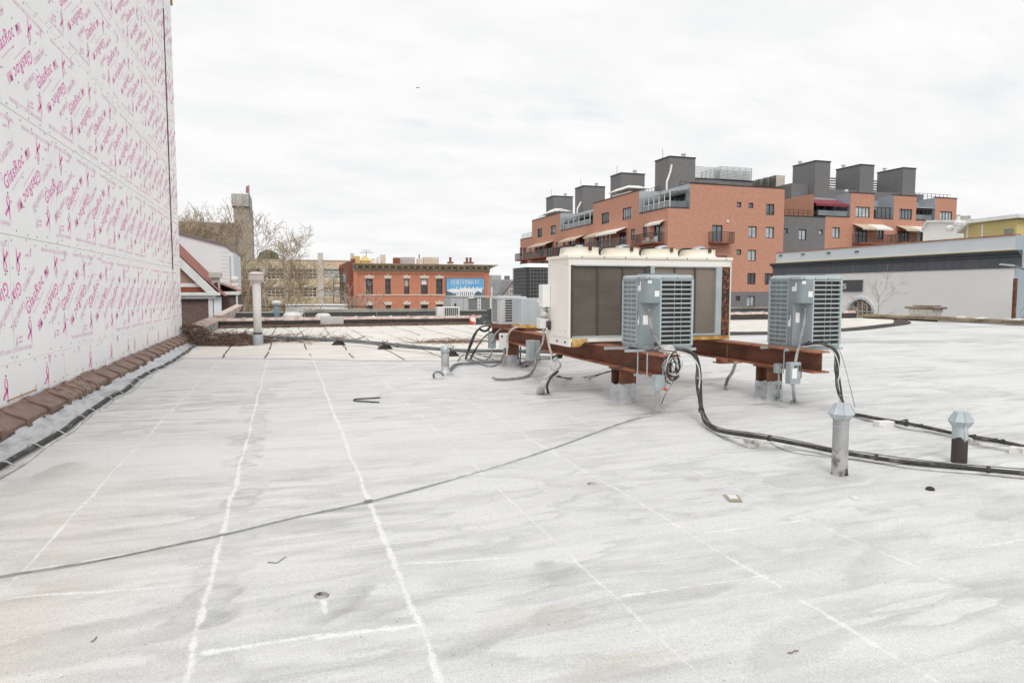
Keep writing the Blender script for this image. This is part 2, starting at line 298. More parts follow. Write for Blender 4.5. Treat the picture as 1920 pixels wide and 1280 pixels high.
# ------------------------------------------------------------------ mesh builder
ORG = {}
class MB:
    def __init__(s): s.v = []; s.f = []; s.m = []
    def add(s, vs, fs, m=0):
        o = len(s.v); s.v.extend([tuple(map(float, p)) for p in vs]); s.f.extend([tuple(o + i for i in f) for f in fs]); s.m.extend([m] * len(fs)); return s
    def box(s, a, b, m=0):
        (x0, y0, z0), (x1, y1, z1) = a, b
        vs = [(x0, y0, z0), (x1, y0, z0), (x1, y1, z0), (x0, y1, z0), (x0, y0, z1), (x1, y0, z1), (x1, y1, z1), (x0, y1, z1)]
        return s.add(vs, [(3, 2, 1, 0), (4, 5, 6, 7), (0, 1, 5, 4), (1, 2, 6, 5), (2, 3, 7, 6), (3, 0, 4, 7)], m)
    def prism(s, base, top, m=0, cap=True):
        n = len(base); fs = [(i, (i + 1) % n, n + (i + 1) % n, n + i) for i in range(n)]
        if cap: fs += [tuple(range(n - 1, -1, -1)), tuple(range(n, 2 * n))]
        return s.add(list(base) + list(top), fs, m)
    def quad(s, *p, m=0): return s.add(p, [tuple(range(len(p)))], m)
    def tube(s, pts, r, n=8, m=0, cap=True):
        P = [np.array(p, float) for p in pts]; k = len(P); rr = r if isinstance(r, (list, tuple)) else [r] * k
        T = [P[min(i + 1, k - 1)] - P[max(i - 1, 0)] for i in range(k)]
        up = np.array([0, 0, 1.]); t0 = T[0] / (np.linalg.norm(T[0]) + 1e-9)
        if abs(t0[2]) > .9: up = np.array([1., 0, 0])
        a = np.cross(t0, up); a /= np.linalg.norm(a); vs = []
        for i in range(k):
            t = T[i] / (np.linalg.norm(T[i]) + 1e-9); a = a - t * a.dot(t); a /= (np.linalg.norm(a) + 1e-9); b = np.cross(t, a)
            for j in range(n):
                q = 2 * math.pi * j / n; vs.append(P[i] + rr[i] * (a * math.cos(q) + b * math.sin(q)))
        fs = [(i * n + j, i * n + (j + 1) % n, (i + 1) * n + (j + 1) % n, (i + 1) * n + j) for i in range(k - 1) for j in range(n)]
        if cap: fs += [tuple(range(n - 1, -1, -1)), tuple((k - 1) * n + j for j in range(n))]
        return s.add(vs, fs, m)
    def lathe(s, c, prof, n=20, m=0, cap=True):
        vs = []; k = len(prof)
        for (r, z) in prof:
            for j in range(n): q = 2 * math.pi * j / n; vs.append((c[0] + r * math.cos(q), c[1] + r * math.sin(q), c[2] + z))
        fs = [(i * n + j, i * n + (j + 1) % n, (i + 1) * n + (j + 1) % n, (i + 1) * n + j) for i in range(k - 1) for j in range(n)]
        if cap: fs += [tuple(range(n - 1, -1, -1)), tuple((k - 1) * n + j for j in range(n))]
        return s.add(vs, fs, m)
    def build(s, name, mats, parent=None, smooth=False, bevel=0, loc=None):
        org = np.zeros(3)
        if parent is not None: org = ORG[parent.name]
        elif loc is not None: org = np.array(loc, float)
        me = bpy.data.meshes.new(name); V = np.array(s.v, float).reshape(-1, 3) - org
        me.from_pydata(V.tolist(), [], s.f)
        if isinstance(mats, str): mats = [mats]
        for q in mats: me.materials.append(m_[q])
        if len(mats) > 1: me.polygons.foreach_set('material_index', s.m)
        if smooth: me.polygons.foreach_set('use_smooth', [True] * len(s.f))
        me.update(); o = bpy.data.objects.new(name, me); C.objects.link(o)
        if parent is not None: o.parent = parent
        else: o.location = org
        ORG[o.name] = org
        if bevel:
            bv = o.modifiers.new('bevel', 'BEVEL'); bv.width = bevel; bv.segments = 2; bv.limit_method = 'ANGLE'
        if smooth and bevel == 0 and smooth == 'auto':
            pass
        return o
def tag(o, label, cat, group=None, kind=None):
    if label: o['label'] = label
    if cat: o['category'] = cat
    if group: o['group'] = group
    if kind: o['kind'] = kind
    return o
def thing(name, label, cat, loc, group=None):
    o = bpy.data.objects.new(name, None); C.objects.link(o); o.location = loc; o.empty_display_size = .2; ORG[o.name] = np.array(loc, float)
    return tag(o, label, cat, group)
def struct(o): o['kind'] = 'structure'; return o
def spline(pts, k=8):
    P = [np.array(p, float) for p in pts]; out = []
    for i in range(len(P) - 1):
        p0, p1, p2, p3 = P[max(i - 1, 0)], P[i], P[i + 1], P[min(i + 2, len(P) - 1)]
        for j in range(k):
            t = j / k; out.append(.5 * (2 * p1 + (p2 - p0) * t + (2 * p0 - 5 * p1 + 4 * p2 - p3) * t * t + (3 * p1 - p0 - 3 * p2 + p3) * t ** 3))
    out.append(P[-1]); return out

# ------------------------------------------------------------------ ground and roof deck
BD = [(-3.4, 18.2), (-2.3, 17.7), (0, 16.9), (1.9, 15.7), (4.7, 14.9), (8, 15.6), (12, 18.6), (15, 21.2), (18, 21.2), (22, 22), (27, 24.6), (32.5, 28.6)]
bx_, by_ = np.array([p[0] for p in BD]), np.array([p[1] for p in BD])
def bnd(x): return np.interp(x, bx_, by_)
def hgt(x, y):
    x = np.asarray(x, float); y = np.asarray(y, float)
    fade = np.clip((bnd(x) - .3 - y) / 1.5, 0, 1)
    big = (fbm(x * .45, y * .45, 3, 3) - .5) * .075
    wr = (1 - np.abs(2 * fbm(x * .55 + .25 * y, y * 2.6, 11, 3) - 1) * 2.2); wr = np.clip(wr, 0, 1) ** 2 * .024
    wrm = np.clip(fbm(x * .5, y * .4, 21, 2) * 2.2 - .75, 0, 1)
    seam = .010 * np.exp(-((np.abs(((x + 1.47) % 1.0) - .0)) / .05) ** 2)
    return (big + wr * wrm + seam * .6) * fade
def hz(x, y): return float(hgt(x, y))
def gp(px, py, up=0.):
    p = gz(px, py)
    for _ in range(3): p = gz(px, py, hz(p[0], p[1]) + up)
    return p

def axis(segs):
    a = []
    for (s, e, d) in segs: a += list(np.arange(s, e, d))
    a.append(segs[-1][1]); return np.array(a)
xs = axis([(-2.62, 6, .042), (6, 14, .12), (14, 32.2, .5)]); ys = axis([(-6, 1, .5), (1, 6, .036), (6, 11, .055), (11, 19, .12), (19, 31.6, .5)])
XX, YY = np.meshgrid(xs, ys); ZZ = hgt(XX, YY)
V = np.stack([XX, YY, ZZ], -1).reshape(-1, 3); nx, ny = len(xs), len(ys)
idx = np.arange(nx * ny).reshape(ny, nx)
Fq = np.stack([idx[:-1, :-1], idx[:-1, 1:], idx[1:, 1:], idx[1:, :-1]], -1).reshape(-1, 4)
me = bpy.data.meshes.new('roof_deck'); me.from_pydata(V.tolist(), [], Fq.tolist())
# grime (R: grey ponding film plus painted contact shade, G: yellow silt, B: brown run-off)
wrn = fbm(XX * .55 + .25 * YY, YY * 2.6, 11, 3)
leftm = np.clip((1.2 - XX) / 2.2, 0, 1) * np.clip((YY - 2.5) / 3, 0, 1) * np.clip((16 - YY) / 4, 0, 1)
rp1 = fbm(XX * .42 + .10 * YY, YY * 2.3, 31, 4); rp2 = fbm(XX * .8 - .25 * YY, YY * 3.4, 35, 3)
saw = lambda v: np.where(v < 1, np.clip(v, 0, 1) ** 1.3, np.clip(1 - (v - 1) * 7, 0, 1))
rip = saw((rp1 - .44) / .10) * (.25 + .75 * leftm); rip = np.maximum(rip, saw((rp2 - .55) / .08) * .6); rip = np.maximum(rip, saw((fbm(XX * .5 + .3 * YY, YY * 1.3, 39, 4) - .50) / .09) * .55)
far = np.clip((YY - 9) / 5, 0, 1) * np.clip((XX - 5) / 4, 0, 1); rip = np.maximum(rip, far * np.clip((fbm(XX * .14, YY * .9, 37, 4) - .52) * 6, 0, 1) * .8)
gr = rip * .78 * np.clip(fbm(XX * .4, YY * .4, 5, 2) * 3.0 - .85, .10, 1)
for k in range(46):      # blisters strung along the second seam
    yy = 3.2 + k * .19 + rng.uniform(-.05, .05); x0 = -.40 + rng.uniform(-.02, .10) * (1 if rng.random() < .75 else -2)
    rx, ry = rng.uniform(.07, .17), rng.uniform(.07, .15)
    dd = ((XX - x0) / rx) ** 2 + ((YY - yy) / ry) ** 2 + .5 * (fbm(XX * 5, YY * 5, 9, 2) - .5); gr = np.maximum(gr, np.clip((1.2 - dd) * 4, 0, 1) * np.clip(.25 + .75 * dd, 0, 1) * rng.uniform(.3, .8))
def blob(px, py, rx, ry, st, a=0., s=0):
    p = gz(px, py); ca, sa = math.cos(a), math.sin(a); u = (XX - p[0]) * ca + (YY - p[1]) * sa; v = -(XX - p[0]) * sa + (YY - p[1]) * ca
    d = (u / rx) ** 2 + (v / ry) ** 2 + (fbm(XX * 2.5, YY * 2.5, 40 + s, 3) - .5) * 1.6
    e = np.clip((1.1 - d) * 5, 0, 1); sgn = np.clip(.35 + .65 * (u / rx * math.cos(s) + v / ry * math.sin(s) + .4), .12, 1); return e * sgn * st
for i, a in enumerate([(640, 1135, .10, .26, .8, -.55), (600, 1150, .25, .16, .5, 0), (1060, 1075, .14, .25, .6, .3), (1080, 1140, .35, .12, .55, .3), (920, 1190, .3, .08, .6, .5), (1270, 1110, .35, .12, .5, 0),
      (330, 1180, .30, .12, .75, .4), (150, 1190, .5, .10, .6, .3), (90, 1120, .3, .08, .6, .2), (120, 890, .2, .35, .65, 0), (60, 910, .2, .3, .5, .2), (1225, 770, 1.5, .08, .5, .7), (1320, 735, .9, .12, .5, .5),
      (1080, 735, .6, .3, .45, .4), (1290, 690, .9, .3, .5, .5), (1530, 900, .5, .2, .5, 0), (1880, 960, .5, .12, .6, .3), (1700, 640, 3.2, .8, .75, -.2), (1450, 650, 2., .7, .7, 0), (1850, 632, 3, .7, .5, -.2), (1600, 1000, .3, .1, .35, .5), (1660, 1040, .6, .12, .4, .5), (1520, 1190, .6, .14, .4, .4), (1574, 894, .22, .16, .6, 0), (1560, 900, .45, .2, .4, 0), (1798, 868, .2, .15, .5, 0), (835, 707, .3, .3, .5, 0), (1165, 757, .3, .3, .6, 0), (1432, 748, .3, .3, .6, 0), (1015, 738, .3, .3, .5, 0), (955, 690, .3, .4, .5, 0), (700, 760, .5, .1, .3, .2), (1000, 760, .6, .12, .35, .3)]):  # blobs at vent and post feet are contact shade put into the colour
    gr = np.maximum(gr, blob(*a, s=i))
silt = np.clip((-.35 - XX) / 1.6, 0, 1) * np.clip((9 - YY) / 5, 0, 1) * np.clip(fbm(XX * .9, YY * .9, 60, 4) * 2.6 - .75, 0, 1) + np.clip((XX * 0 + YY - 2.0) / -1.2, 0, 1) * .25
silt = np.maximum(silt, .7 * blob(1000, 1160, .3, .15, .6, s=70)); silt = np.maximum(silt, blob(1190, 1250, .3, .12, .5, s=71))
br = np.zeros_like(XX)
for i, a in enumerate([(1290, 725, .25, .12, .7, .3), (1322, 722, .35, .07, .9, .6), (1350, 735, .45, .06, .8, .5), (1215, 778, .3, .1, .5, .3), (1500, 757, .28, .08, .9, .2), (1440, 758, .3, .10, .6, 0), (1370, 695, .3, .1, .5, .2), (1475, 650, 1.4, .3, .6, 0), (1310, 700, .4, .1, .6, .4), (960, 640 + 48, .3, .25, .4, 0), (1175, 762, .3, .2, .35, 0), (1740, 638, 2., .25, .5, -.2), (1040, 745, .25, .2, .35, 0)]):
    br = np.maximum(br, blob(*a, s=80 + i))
ca = me.color_attributes.new('grime_shade', 'FLOAT_COLOR', 'POINT')
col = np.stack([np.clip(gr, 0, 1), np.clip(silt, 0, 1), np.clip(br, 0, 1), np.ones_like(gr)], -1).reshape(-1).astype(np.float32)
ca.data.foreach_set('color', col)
me.materials.append(m_['roof_membrane']); me.materials.append(m_['seam_white'])
me.polygons.foreach_set('use_smooth', [True] * len(me.polygons)); me.update()
deck = struct(bpy.data.objects.new('roof_deck', me)); C.objects.link(deck)

def ragged(mb, pts, wd, m=0, up=.004, seed=0, gaps=0., zf=hz):
    """a ragged-edged strip laid along pts on the deck"""
    P = np.array([p[:2] for p in pts]); ln = np.r_[0, np.cumsum(np.hypot(*np.diff(P, axis=0).T))]; n = max(3, int(ln[-1] / .05)); s = np.linspace(0, ln[-1], n)
    X = np.interp(s, ln, P[:, 0]); Y = np.interp(s, ln, P[:, 1]); tx = np.gradient(X); ty = np.gradient(Y); q = np.hypot(tx, ty); nxn, nyn = -ty / q, tx / q
    wob = (fbm(s * 2.2, s * 0 + seed, 90, 3) - .5) * wd * 1.2
    wl = wd * .5 * (.35 + 1.5 * fbm(s * 5, s * 0 + seed * 3.1, 91, 3)); wr_ = wd * .5 * (.35 + 1.5 * fbm(s * 5, s * 0 + seed * 5.7, 92, 3))
    if gaps: k = np.clip(fbm(s * .9, s * 0 + seed * 1.3, 93, 3) * 4 - 1.1 - gaps * 2, .0, 1); wl *= k; wr_ *= k
    for i in range(n - 1):
        if wl[i] < .002 and wl[i + 1] < .002: continue
        vs = []
        for (j, sg, ww) in ((i, 1, wl), (i, -1, wr_), (i + 1, -1, wr_), (i + 1, 1, wl)):
            x = X[j] + nxn[j] * (wob[j] + sg * ww[j]); y = Y[j] + nyn[j] * (wob[j] + sg * ww[j]); vs.append((x, y, zf(x, y) + up))
        mb.add(vs, [(0, 1, 2, 3)], m)
# beige slab area at the back, laid as a sheet above the membrane with open dark joints
mb = MB(); xx = np.linspace(-3.2, 32.2, 72)
for a, b in zip(xx[:-1], xx[1:]):
    mb.add([(a, bnd(a), .006), (b, bnd(b), .006), (b, bnd(b) , .012), (a, bnd(a), .012)], [(0, 1, 2, 3)])
    mb.add([(a, bnd(a), .012), (b, bnd(b), .012), (b, 31.5, .012), (a, 31.5, .012)], [(0, 1, 2, 3)])
struct(mb.build('roof_slabs', ['deck_beige']))
mb = MB()
for k in range(36):
    X0 = -2.47 + k * 1.0
    if X0 > 31.5: break
    ragged(mb, [(X0 + .04 * math.sin(k * 3 + y * .7), y) for y in np.linspace(bnd(X0) + .05, 31.0, 12)], .035, up=.016, seed=100 + k, gaps=.05, zf=lambda x, y: 0.)
for k, y in enumerate((22.6, 24.6, 26.9)):
    ragged(mb, [(-2.4, y), (4, y - .3), (9, y - .2), (20, y)], .03, up=.016, seed=140 + k, gaps=.25, zf=lambda x, y: 0.)
struct(mb.build('roof_slab_joints', ['seam_dark']))
mb = MB(); pts = [(11.5, 18.2), (13.2, 19.8), (15, 20.9), (16.6, 20.8), (18.4, 20.9), (21.9, 21.9), (25, 23.4), (28, 25.0), (30, 26.6), (31.6, 28.2)]
pts = spline([(x, y, 0) for x, y in pts], 6)
for i in range(len(pts) - 1):
    a, b = pts[i], pts[i + 1]; w0 = .55 + .18 * vn(i * .4, 1, 3); w1 = .55 + .18 * vn((i + 1) * .4, 1, 3)
    mb.add([(a[0], a[1] - w0 * .3, .018), (b[0], b[1] - w1 * .3, .018), (b[0] - .12, b[1] + w1 * .3, .10), (a[0] - .12, a[1] + w0 * .3, .10), (b[0] - .2, b[1] + w1, .02), (a[0] - .2, a[1] + w0, .02)], [(0, 1, 2, 3), (3, 2, 4, 5)])
struct(mb.build('tar_kerb', ['parapet_dark']))
# the building body below the deck, the street level
mb = MB(); mb.box((-2.9, -8, -6), (32.4, 31.5, -.25)); tag(mb.build('flat_roofed_building', 'parapet_dark'), 'low flat roofed building carrying the wide white roof deck', 'building')
S = 2500; mb = MB(); mb.quad((-S, -S, -6), (S, -S, -6), (S, S, -6), (-S, S, -6)); struct(mb.build('ground', 'asphalt'))
mb = MB(); mb.box((-60, 62, -5.996), (140, 66, -5.86)); mb.box((-60, 78, -5.996), (140, 84, -5.86)); struct(mb.build('pavement', 'concrete_grey'))
# the next roof along
mb = MB(); mb.box((-3.6, 31.9, -6), (33, 44, -.12)); tag(mb.build('neighbouring_building', 'grey_roof'), 'neighbouring low building whose grey flat roof begins past the tiled parapet', 'building')

# ------------------------------------------------------------------ boarded wall on the left
def glyphs(s, size=1., offset=0., res=2, squeeze=1.):
    cu = bpy.data.curves.new('lettering', 'FONT'); cu.body = s; cu.space_character = 1.14 if offset > .01 else 1.0; cu.size = size; cu.offset = offset; cu.resolution_u = res; cu.fill_mode = 'FRONT'
    o = bpy.data.objects.new('lettering', cu); C.objects.link(o)
    dg = bpy.context.evaluated_depsgraph_get(); dg.update(); me = bpy.data.meshes.new_from_object(o.evaluated_get(dg))
    v = np.array([p.co[:2] for p in me.vertices]); f = [tuple(p.vertices) for p in me.polygons]
    bpy.data.objects.remove(o); bpy.data.curves.remove(cu); bpy.data.meshes.remove(me)
    v[:, 0] -= v[:, 0].min(); v[:, 0] *= squeeze; return v, f
def fit(s, length, height, offset=0., res=2):
    v, f = glyphs(s, 1., offset, res); cap = v[:, 1].max(); v = v * [length / v[:, 0].max(), height / cap]; return v, f
T_BIG = fit('GlasRoc', .75, .165, .013); T_SUB = fit('CertainTeed', .50, .105, .004)
T_TINY = fit('THIS SIDE OUT / ESTE LADO AFUERA', 1.15, .05, 0, 1)
def ribbon():
    out = MB()
    def band(pts, w):
        P = np.array(spline([(a, b, 0) for a, b in pts], 5))[:, :2]; t = np.gradient(P, axis=0); t /= np.linalg.norm(t, axis=1)[:, None] + 1e-9; nrm = np.stack([-t[:, 1], t[:, 0]], 1)
        ww = np.interp(np.linspace(0, 1, len(P)), np.linspace(0, 1, len(w)), w)[:, None] * .5
        a, b = P + nrm * ww, P - nrm * ww
        for i in range(len(P) - 1): out.add([(*a[i], 0), (*b[i], 0), (*b[i + 1], 0), (*a[i + 1], 0)], [(0, 1, 2, 3)])
    band([(.05, 0), (.04, .10), (.02, .20), (-.05, .28), (-.045, .37), (0, .40)], [.012, .035, .05, .045, .03, .02])
    band([(-.13, .08), (-.07, .15), (.0, .19), (.05, .26), (.045, .35), (0, .40)], [.07, .06, .055, .04, .03, .02])
    out.box((-.02, .425, -.0001), (.015, .455, .0001))
    return np.array(out.v)[:, :2], out.f
def flag():
    out = MB()
    for k in range(6):
        x0 = .0 if k < 3 else 0
        out.add([(x0, .02 * k, 0), (.17, .02 * k, 0), (.17, .02 * k + .009, 0), (x0, .02 * k + .009, 0)], [(0, 1, 2, 3)])
    out.add([(0, .05, 0), (.075, .05, 0), (.075, .115, 0), (0, .115, 0)], [(0, 1, 2, 3)]); return np.array(out.v)[:, :2], out.f
def bar(l, h): return np.array([(0, 0), (l, 0), (l, h), (0, h)]), [(0, 1, 2, 3)]
RIB, FLG = ribbon(), flag()
A34 = R(34)
UNIT = [(T_BIG, .62, .50, A34, 1, 1), (FLG, 1.34, .96, A34, 1, 1), (bar(.5, .012), .80, .52, A34, 2, 1),
        (T_BIG, 1.76, .94, A34 + math.pi, 1, 1), (FLG, 1.06, .475, A34 + math.pi, 1, 1), (bar(.5, .012), 1.60, .92, A34 + math.pi, 2, 1),
        (T_SUB, .51, .78, A34, 2, 1), (T_SUB, 1.88, .70, A34 + math.pi, 2, 1),
        (RIB, .66, .16, 0, 1, .72), (RIB, 1.76, 1.32, math.pi, 1, .72), (RIB, .20, .14, 0, 2, .3), (bar(.12, .03), .26, .24, R(4), 2, 1), (bar(.12, .025), .26, .19, R(4), 2, 1), (RIB, 2.2, 1.36, math.pi, 2, .3), (bar(.12, .03), 2.14, 1.26, R(184), 2, 1)]
WX = -3.0; WY0, WY1 = 3.0, 22.75; Z0, BH, BLN = .77, 1.47, 4.2
wall = thing('boarded_wall', 'tall building side clad in white sheathing boards printed in pink', 'building', (WX, 10, 0))
mb = MB(); mb.box((-14, WY0, -6), (WX - .022, WY1 - .03, 11.0)); mb.build('wall_core', ['gap_dark'], wall)
joint_rng = random.Random(11)
def stamp(mb, y0, y1, z0, z1, ox, oz, item):
    (v, f), u0, v0, a, mi, sc_ = item; q = v * sc_; ca, sa = math.cos(a), math.sin(a)
    U_ = ox + u0 + q[:, 0] * ca - q[:, 1] * sa; V_ = oz + v0 + q[:, 0] * sa + q[:, 1] * ca
    if U_.max() < y0 or U_.min() > y1 or V_.max() < z0 or V_.min() > z1: return
    keep = []
    clip = U_.min() < y0 or U_.max() > y1 or V_.min() < z0 or V_.max() > z1
    if clip: U_ = np.clip(U_, y0 + .004, y1 - .004); V_ = np.clip(V_, z0 + .004, z1 - .004)
    for fc in f:
        if clip:
            uu = U_[list(fc)]; vv = V_[list(fc)]
            if uu.max() - uu.min() < 1e-4 or vv.max() - vv.min() < 1e-4: continue
        keep.append(fc)
    mb.add([(WX + .0015, a_, b_) for a_, b_ in zip(U_, V_)], keep, mi)
for row in range(-1, 7):
    z0 = Z0 + BH * row; z1 = z0 + BH; zc = max(z0, .14)
    gap_z = joint_rng.choice([.002, .006, .010, .003])
    st = 9.3 - (0 if row % 2 == 0 else 2.35) - 2 * BLN; y = st; slit = 0 <= row <= 5
    cuts = []
    while y < WY1: cuts.append((y, y + BLN)); y += BLN
    segs = []
    for (a, b) in cuts:
        a, b = max(a, WY0), min(b, WY1)
        if b - a < .12: continue
        if slit and a < 21.35 < b: segs += [(a, 21.30, a), (21.40, b, a + .7)]
        else: segs.append((a, b, a))
    for (a, b, ph) in segs:
        g = joint_rng.choice([.002, .003, .006]); mb = MB()
        mb.box((WX - .018, a + g, zc + gap_z * .5), (WX, b - g, z1 - gap_z * .5), 0)
        oy = a + joint_rng.choice([-.1, .0, .35, .7, -.5]) - 2.8; oz = z0 + joint_rng.uniform(-.02, .03)
        if row == -1: oz = .17
        while oy < b:
            if rng.random() > .02:
                for it in UNIT:
                    if row == -1 and any(it[0] is q_ for q_ in (T_BIG, FLG, T_SUB)): continue
                    if row == -1 and it[0][0].shape[0] == 4: continue
                    stamp(mb, a + .01, b - .01, zc + .01, z1 - .01, oy, oz, it)
                if oy < 17:
                    if rng.random() < .8: stamp(mb, a + .01, b - .01, zc, z1, oy, oz, (T_TINY, .95, .10, 0, 2, 1))
                    if rng.random() < .8: stamp(mb, a + .01, b - .01, zc, z1, oy, oz, (T_TINY, 2.35, 1.37, math.pi, 2, 1))
                else:
                    stamp(mb, a + .01, b - .01, zc, z1, oy, oz, (bar(1.0, .03), 1.0, .10, 0, 2, 1)); stamp(mb, a + .01, b - .01, zc, z1, oy, oz, (bar(1.0, .03), 1.0, 1.32, 0, 2, 1))
            oy += 1.4
        if row >= 0 or True:                                    # screw heads
            for yy in np.arange(a + .08, b - .03, .405):
                for zz in ([z0 + .05, z0 + .40, z0 + .74, z0 + 1.08, z1 - .05]):
                    if zz < zc or rng.random() < .12: continue
                    cy, cz = yy + rng.uniform(-.02, .02), zz + rng.uniform(-.03, .03); r = .014
                    if rng.random() < .3: cy += .09
                    mb.add([(WX + .003, cy + r * math.cos(q), cz + r * math.sin(q)) for q in np.arange(0, 6.2, 1.05)], [tuple(range(6))], 3)
        for k in range(int((b - a) * .9)):                      # pink wedges left on cut sheets
            if row == -1:
                cy = rng.uniform(a + .2, b - .2); s_ = rng.uniform(.05, .12)
                mb.add([(WX + .0015, cy - s_ * .5, z1 - .015), (WX + .0015, cy + s_ * .6, z1 - .015), (WX + .0015, cy + s_ * .1, z1 - .015 - s_ * 1.3)], [(0, 1, 2)], rng.choice([1, 2]))
        mb.build('sheathing_board', ['sheathing', 'pink', 'pink_pale', 'nailhead'], wall)
mb = MB(); mb.box((WX - .01, WY1 + .01, 9.95), (WX + .05, WY1 + .09, 11.0)); mb.box((WX - .06, WY1 + .02, 9.8), (WX - .02, WY1 + .06, 10.3)); mb.build('timber_batten', ['timber'], wall)
mb = MB(); mb.box((WX - .017, 21.32, 2.2), (WX + .018, 21.37, 9.3)); mb.build('joint_strip', ['gap_dark'], wall)
mb = MB(); mb.box((WX - .06, WY1 - .028, .1), (WX + .004, WY1 + .0, 11.0)); mb.build('corner_edge', ['sheathing'], wall)
for (y0, y1, z) in ((9.0, 9.95, .36), (11.9, 12.3, .33)):
    mb = MB(); mb.box((WX + .001, y0, z), (WX + .012, y1, z + .012)); mb.build('wood_strip', ['timber'], wall)

# ------------------------------------------------------------------ tiled parapet along the wall
para = thing('tile_capped_parapet', 'low parapet with brown interlocking clay tiles and silver flashing at the boarded wall', 'parapet', (-2.8, 12, 0))
def cap_tile(y, L_, mats, k):
    mb = MB(); x0, x1 = WX + .03, -2.72; dz = rng.uniform(-.014, .014); tw = rng.uniform(-.006, .006)
    prof = [(x0, .20), (x0, .315), (x0 + .035, .318), (x0 + .05, .283), (x1 - .03, .205), (x1, .185), (x1 + .004, .10), (x1 - .02, .10)]
    def ring(yy, e=0.): return [(px_ + (e if px_ > -2.9 else 0), yy, pz_ + (e if pz_ > .15 else 0) + dz) for px_, pz_ in prof]
    yA, yB = y, y + L_
    mb.prism(ring(yA + .0), ring(yB - .085)); mb.prism(ring(yB - .11, .02), ring(yB + .015, .024))
    # raised back lip
    o = mb.build('coping_tile', mats, para, bevel=.012); return o
y = 5.1 + .0; k = 0
while y < 22.6:
    cap_tile(y, .73, [rng.choice(['clay_tile', 'clay_tile', 'clay_tile_worn'])], k); y += .735; k += 1
mb = MB(); n = 150
for i in range(n):
    ya, yb = 4 + 18.9 * i / n, 4 + 18.9 * (i + 1) / n
    def pr(yy):
        e = .10 * vn(yy * .35, 2, 3) - .02; tw = .03 * (vn(yy * 1.7, 5, 8) - .5); jag = .02 * (vn(yy * 7, 3, 4) - .5)
        return [(-2.735, yy, .155 + jag), (-2.70, yy, .115 + jag + tw * .3), (-2.64 + e * .3, yy, .07 + tw), (-2.585 + e * .7, yy, .03 + tw * .4), (-2.55 + e, yy, hz(-2.5, yy) + .004)]
    a, b = pr(ya), pr(yb); mb.add(a + b, [(j, j + 1, 6 + j, 5 + j) for j in range(4)])
mb.build('flashing', ['silver_coat'], para, smooth=True)
mb = MB(); mb.box((WX + .0, 4, -.24), (-2.735, 22.9, .10)); mb.build('wall_body', ['parapet_dark'], para)
mb = MB()
for i in range(150):    # black mastic along the tile drip edge
    yy = 5 + 17.6 * i / 150
    if vn(yy * 2.5, 1, 6) > .35:
        r_ = .012 + .02 * vn(yy * 5, 2, 6); mb.tube([(-2.725, yy, .115), (-2.722, yy + .13, .113 + .01 * vn(yy, 1, 1))], r_, 5)
mb.build('mastic_line', ['tar_black'], para)
def edge_x(yy): return -2.50 + .10 * vn(yy * .35, 2, 3)
c1 = [(edge_x(yy) + .02 * math.sin(yy * 1.7), yy, hz(-2.4, yy) + .038) for yy in np.arange(4.2, 21.6, .3)] + [(-2.6, 22.0, .12), (-2.72, 22.25, .30), (-2.78, 22.3, .46)]
mb = MB(); mb.tube(c1, .027, 8); blk = tag(mb.build('black_conduit', ['black_foam'], smooth=True), 'black insulated conduit lying along the silver flashing beside the tiles', 'conduit')
c2 = [(edge_x(yy) + .075 + .03 * math.sin(yy * 1.1) + .015 * math.sin(yy * 3.7), yy, hz(-2.4, yy) + .012) for yy in np.arange(4.2, 21.8, .3)] + [(-2.50, 22.1, .10), (-2.66, 22.35, .28), (-2.72, 22.4, .42)]
cb = thing('roof_cable', 'thin grey cable clipped along the black conduit by the tiles', 'cable', (-2.4, 10, 0))
mb = MB(); mb.tube(spline(c2, 3), .011, 6); mb.build('cable_line', ['wire_white'], cb, smooth=True)
for yy in np.arange(6.2, 21.5, .78):
    x = edge_x(yy); y2 = yy + rng.uniform(-.15, .15); z = hz(-2.4, y2)
    mb = MB(); mb.tube([(x - .045, y2, z + .03), (x - .02, y2, z + .078), (x + .03, y2 + .01, z + .07), (x + .09, y2 + .03, z + .02)], .008, 5); mb.build('cable_clip', ['wire_white'], cb)

# ------------------------------------------------------------------ coping beyond the wall and far parapet
p2 = thing('brick_parapet', 'old brick parapet with pale clay caps continuing past the boarded wall corner', 'parapet', (-2.9, 27, 0))
mb = MB(); mb.box((-3.15, 22.95, -.24), (-2.72, 31.25, .36)); mb.build('wall_body', ['tar_crack'], p2)
yy = 22.95
while yy < 31:
    mb = MB(); prof = [(-3.22, .34), (-3.19, .42), (-2.95, .475), (-2.70, .42), (-2.66, .34)]
    mb.prism([(a, yy, b) for a, b in prof], [(a, yy + .50, b) for a, b in prof]); mb.prism([(a * 1.0 + (a + 2.95) * .06, yy + .50, b + .018) for a, b in prof], [(a + (a + 2.95) * .06, yy + .60, b + .018) for a, b in prof])
    mb.build('coping_tile', ['clay_pale'], p2, bevel=.01); yy += .605
p3 = thing('tiled_parapet', 'long dark parapet capped with round pinkish clay tiles across the back of the deck', 'parapet', (8, 31.5, 0))
mb = MB(); mb.box((-3.2, 31.5, -.24), (31.6, 31.85, .30)); mb.build('wall_body', ['tar_black'], p3)
x = -3.25; k = 0
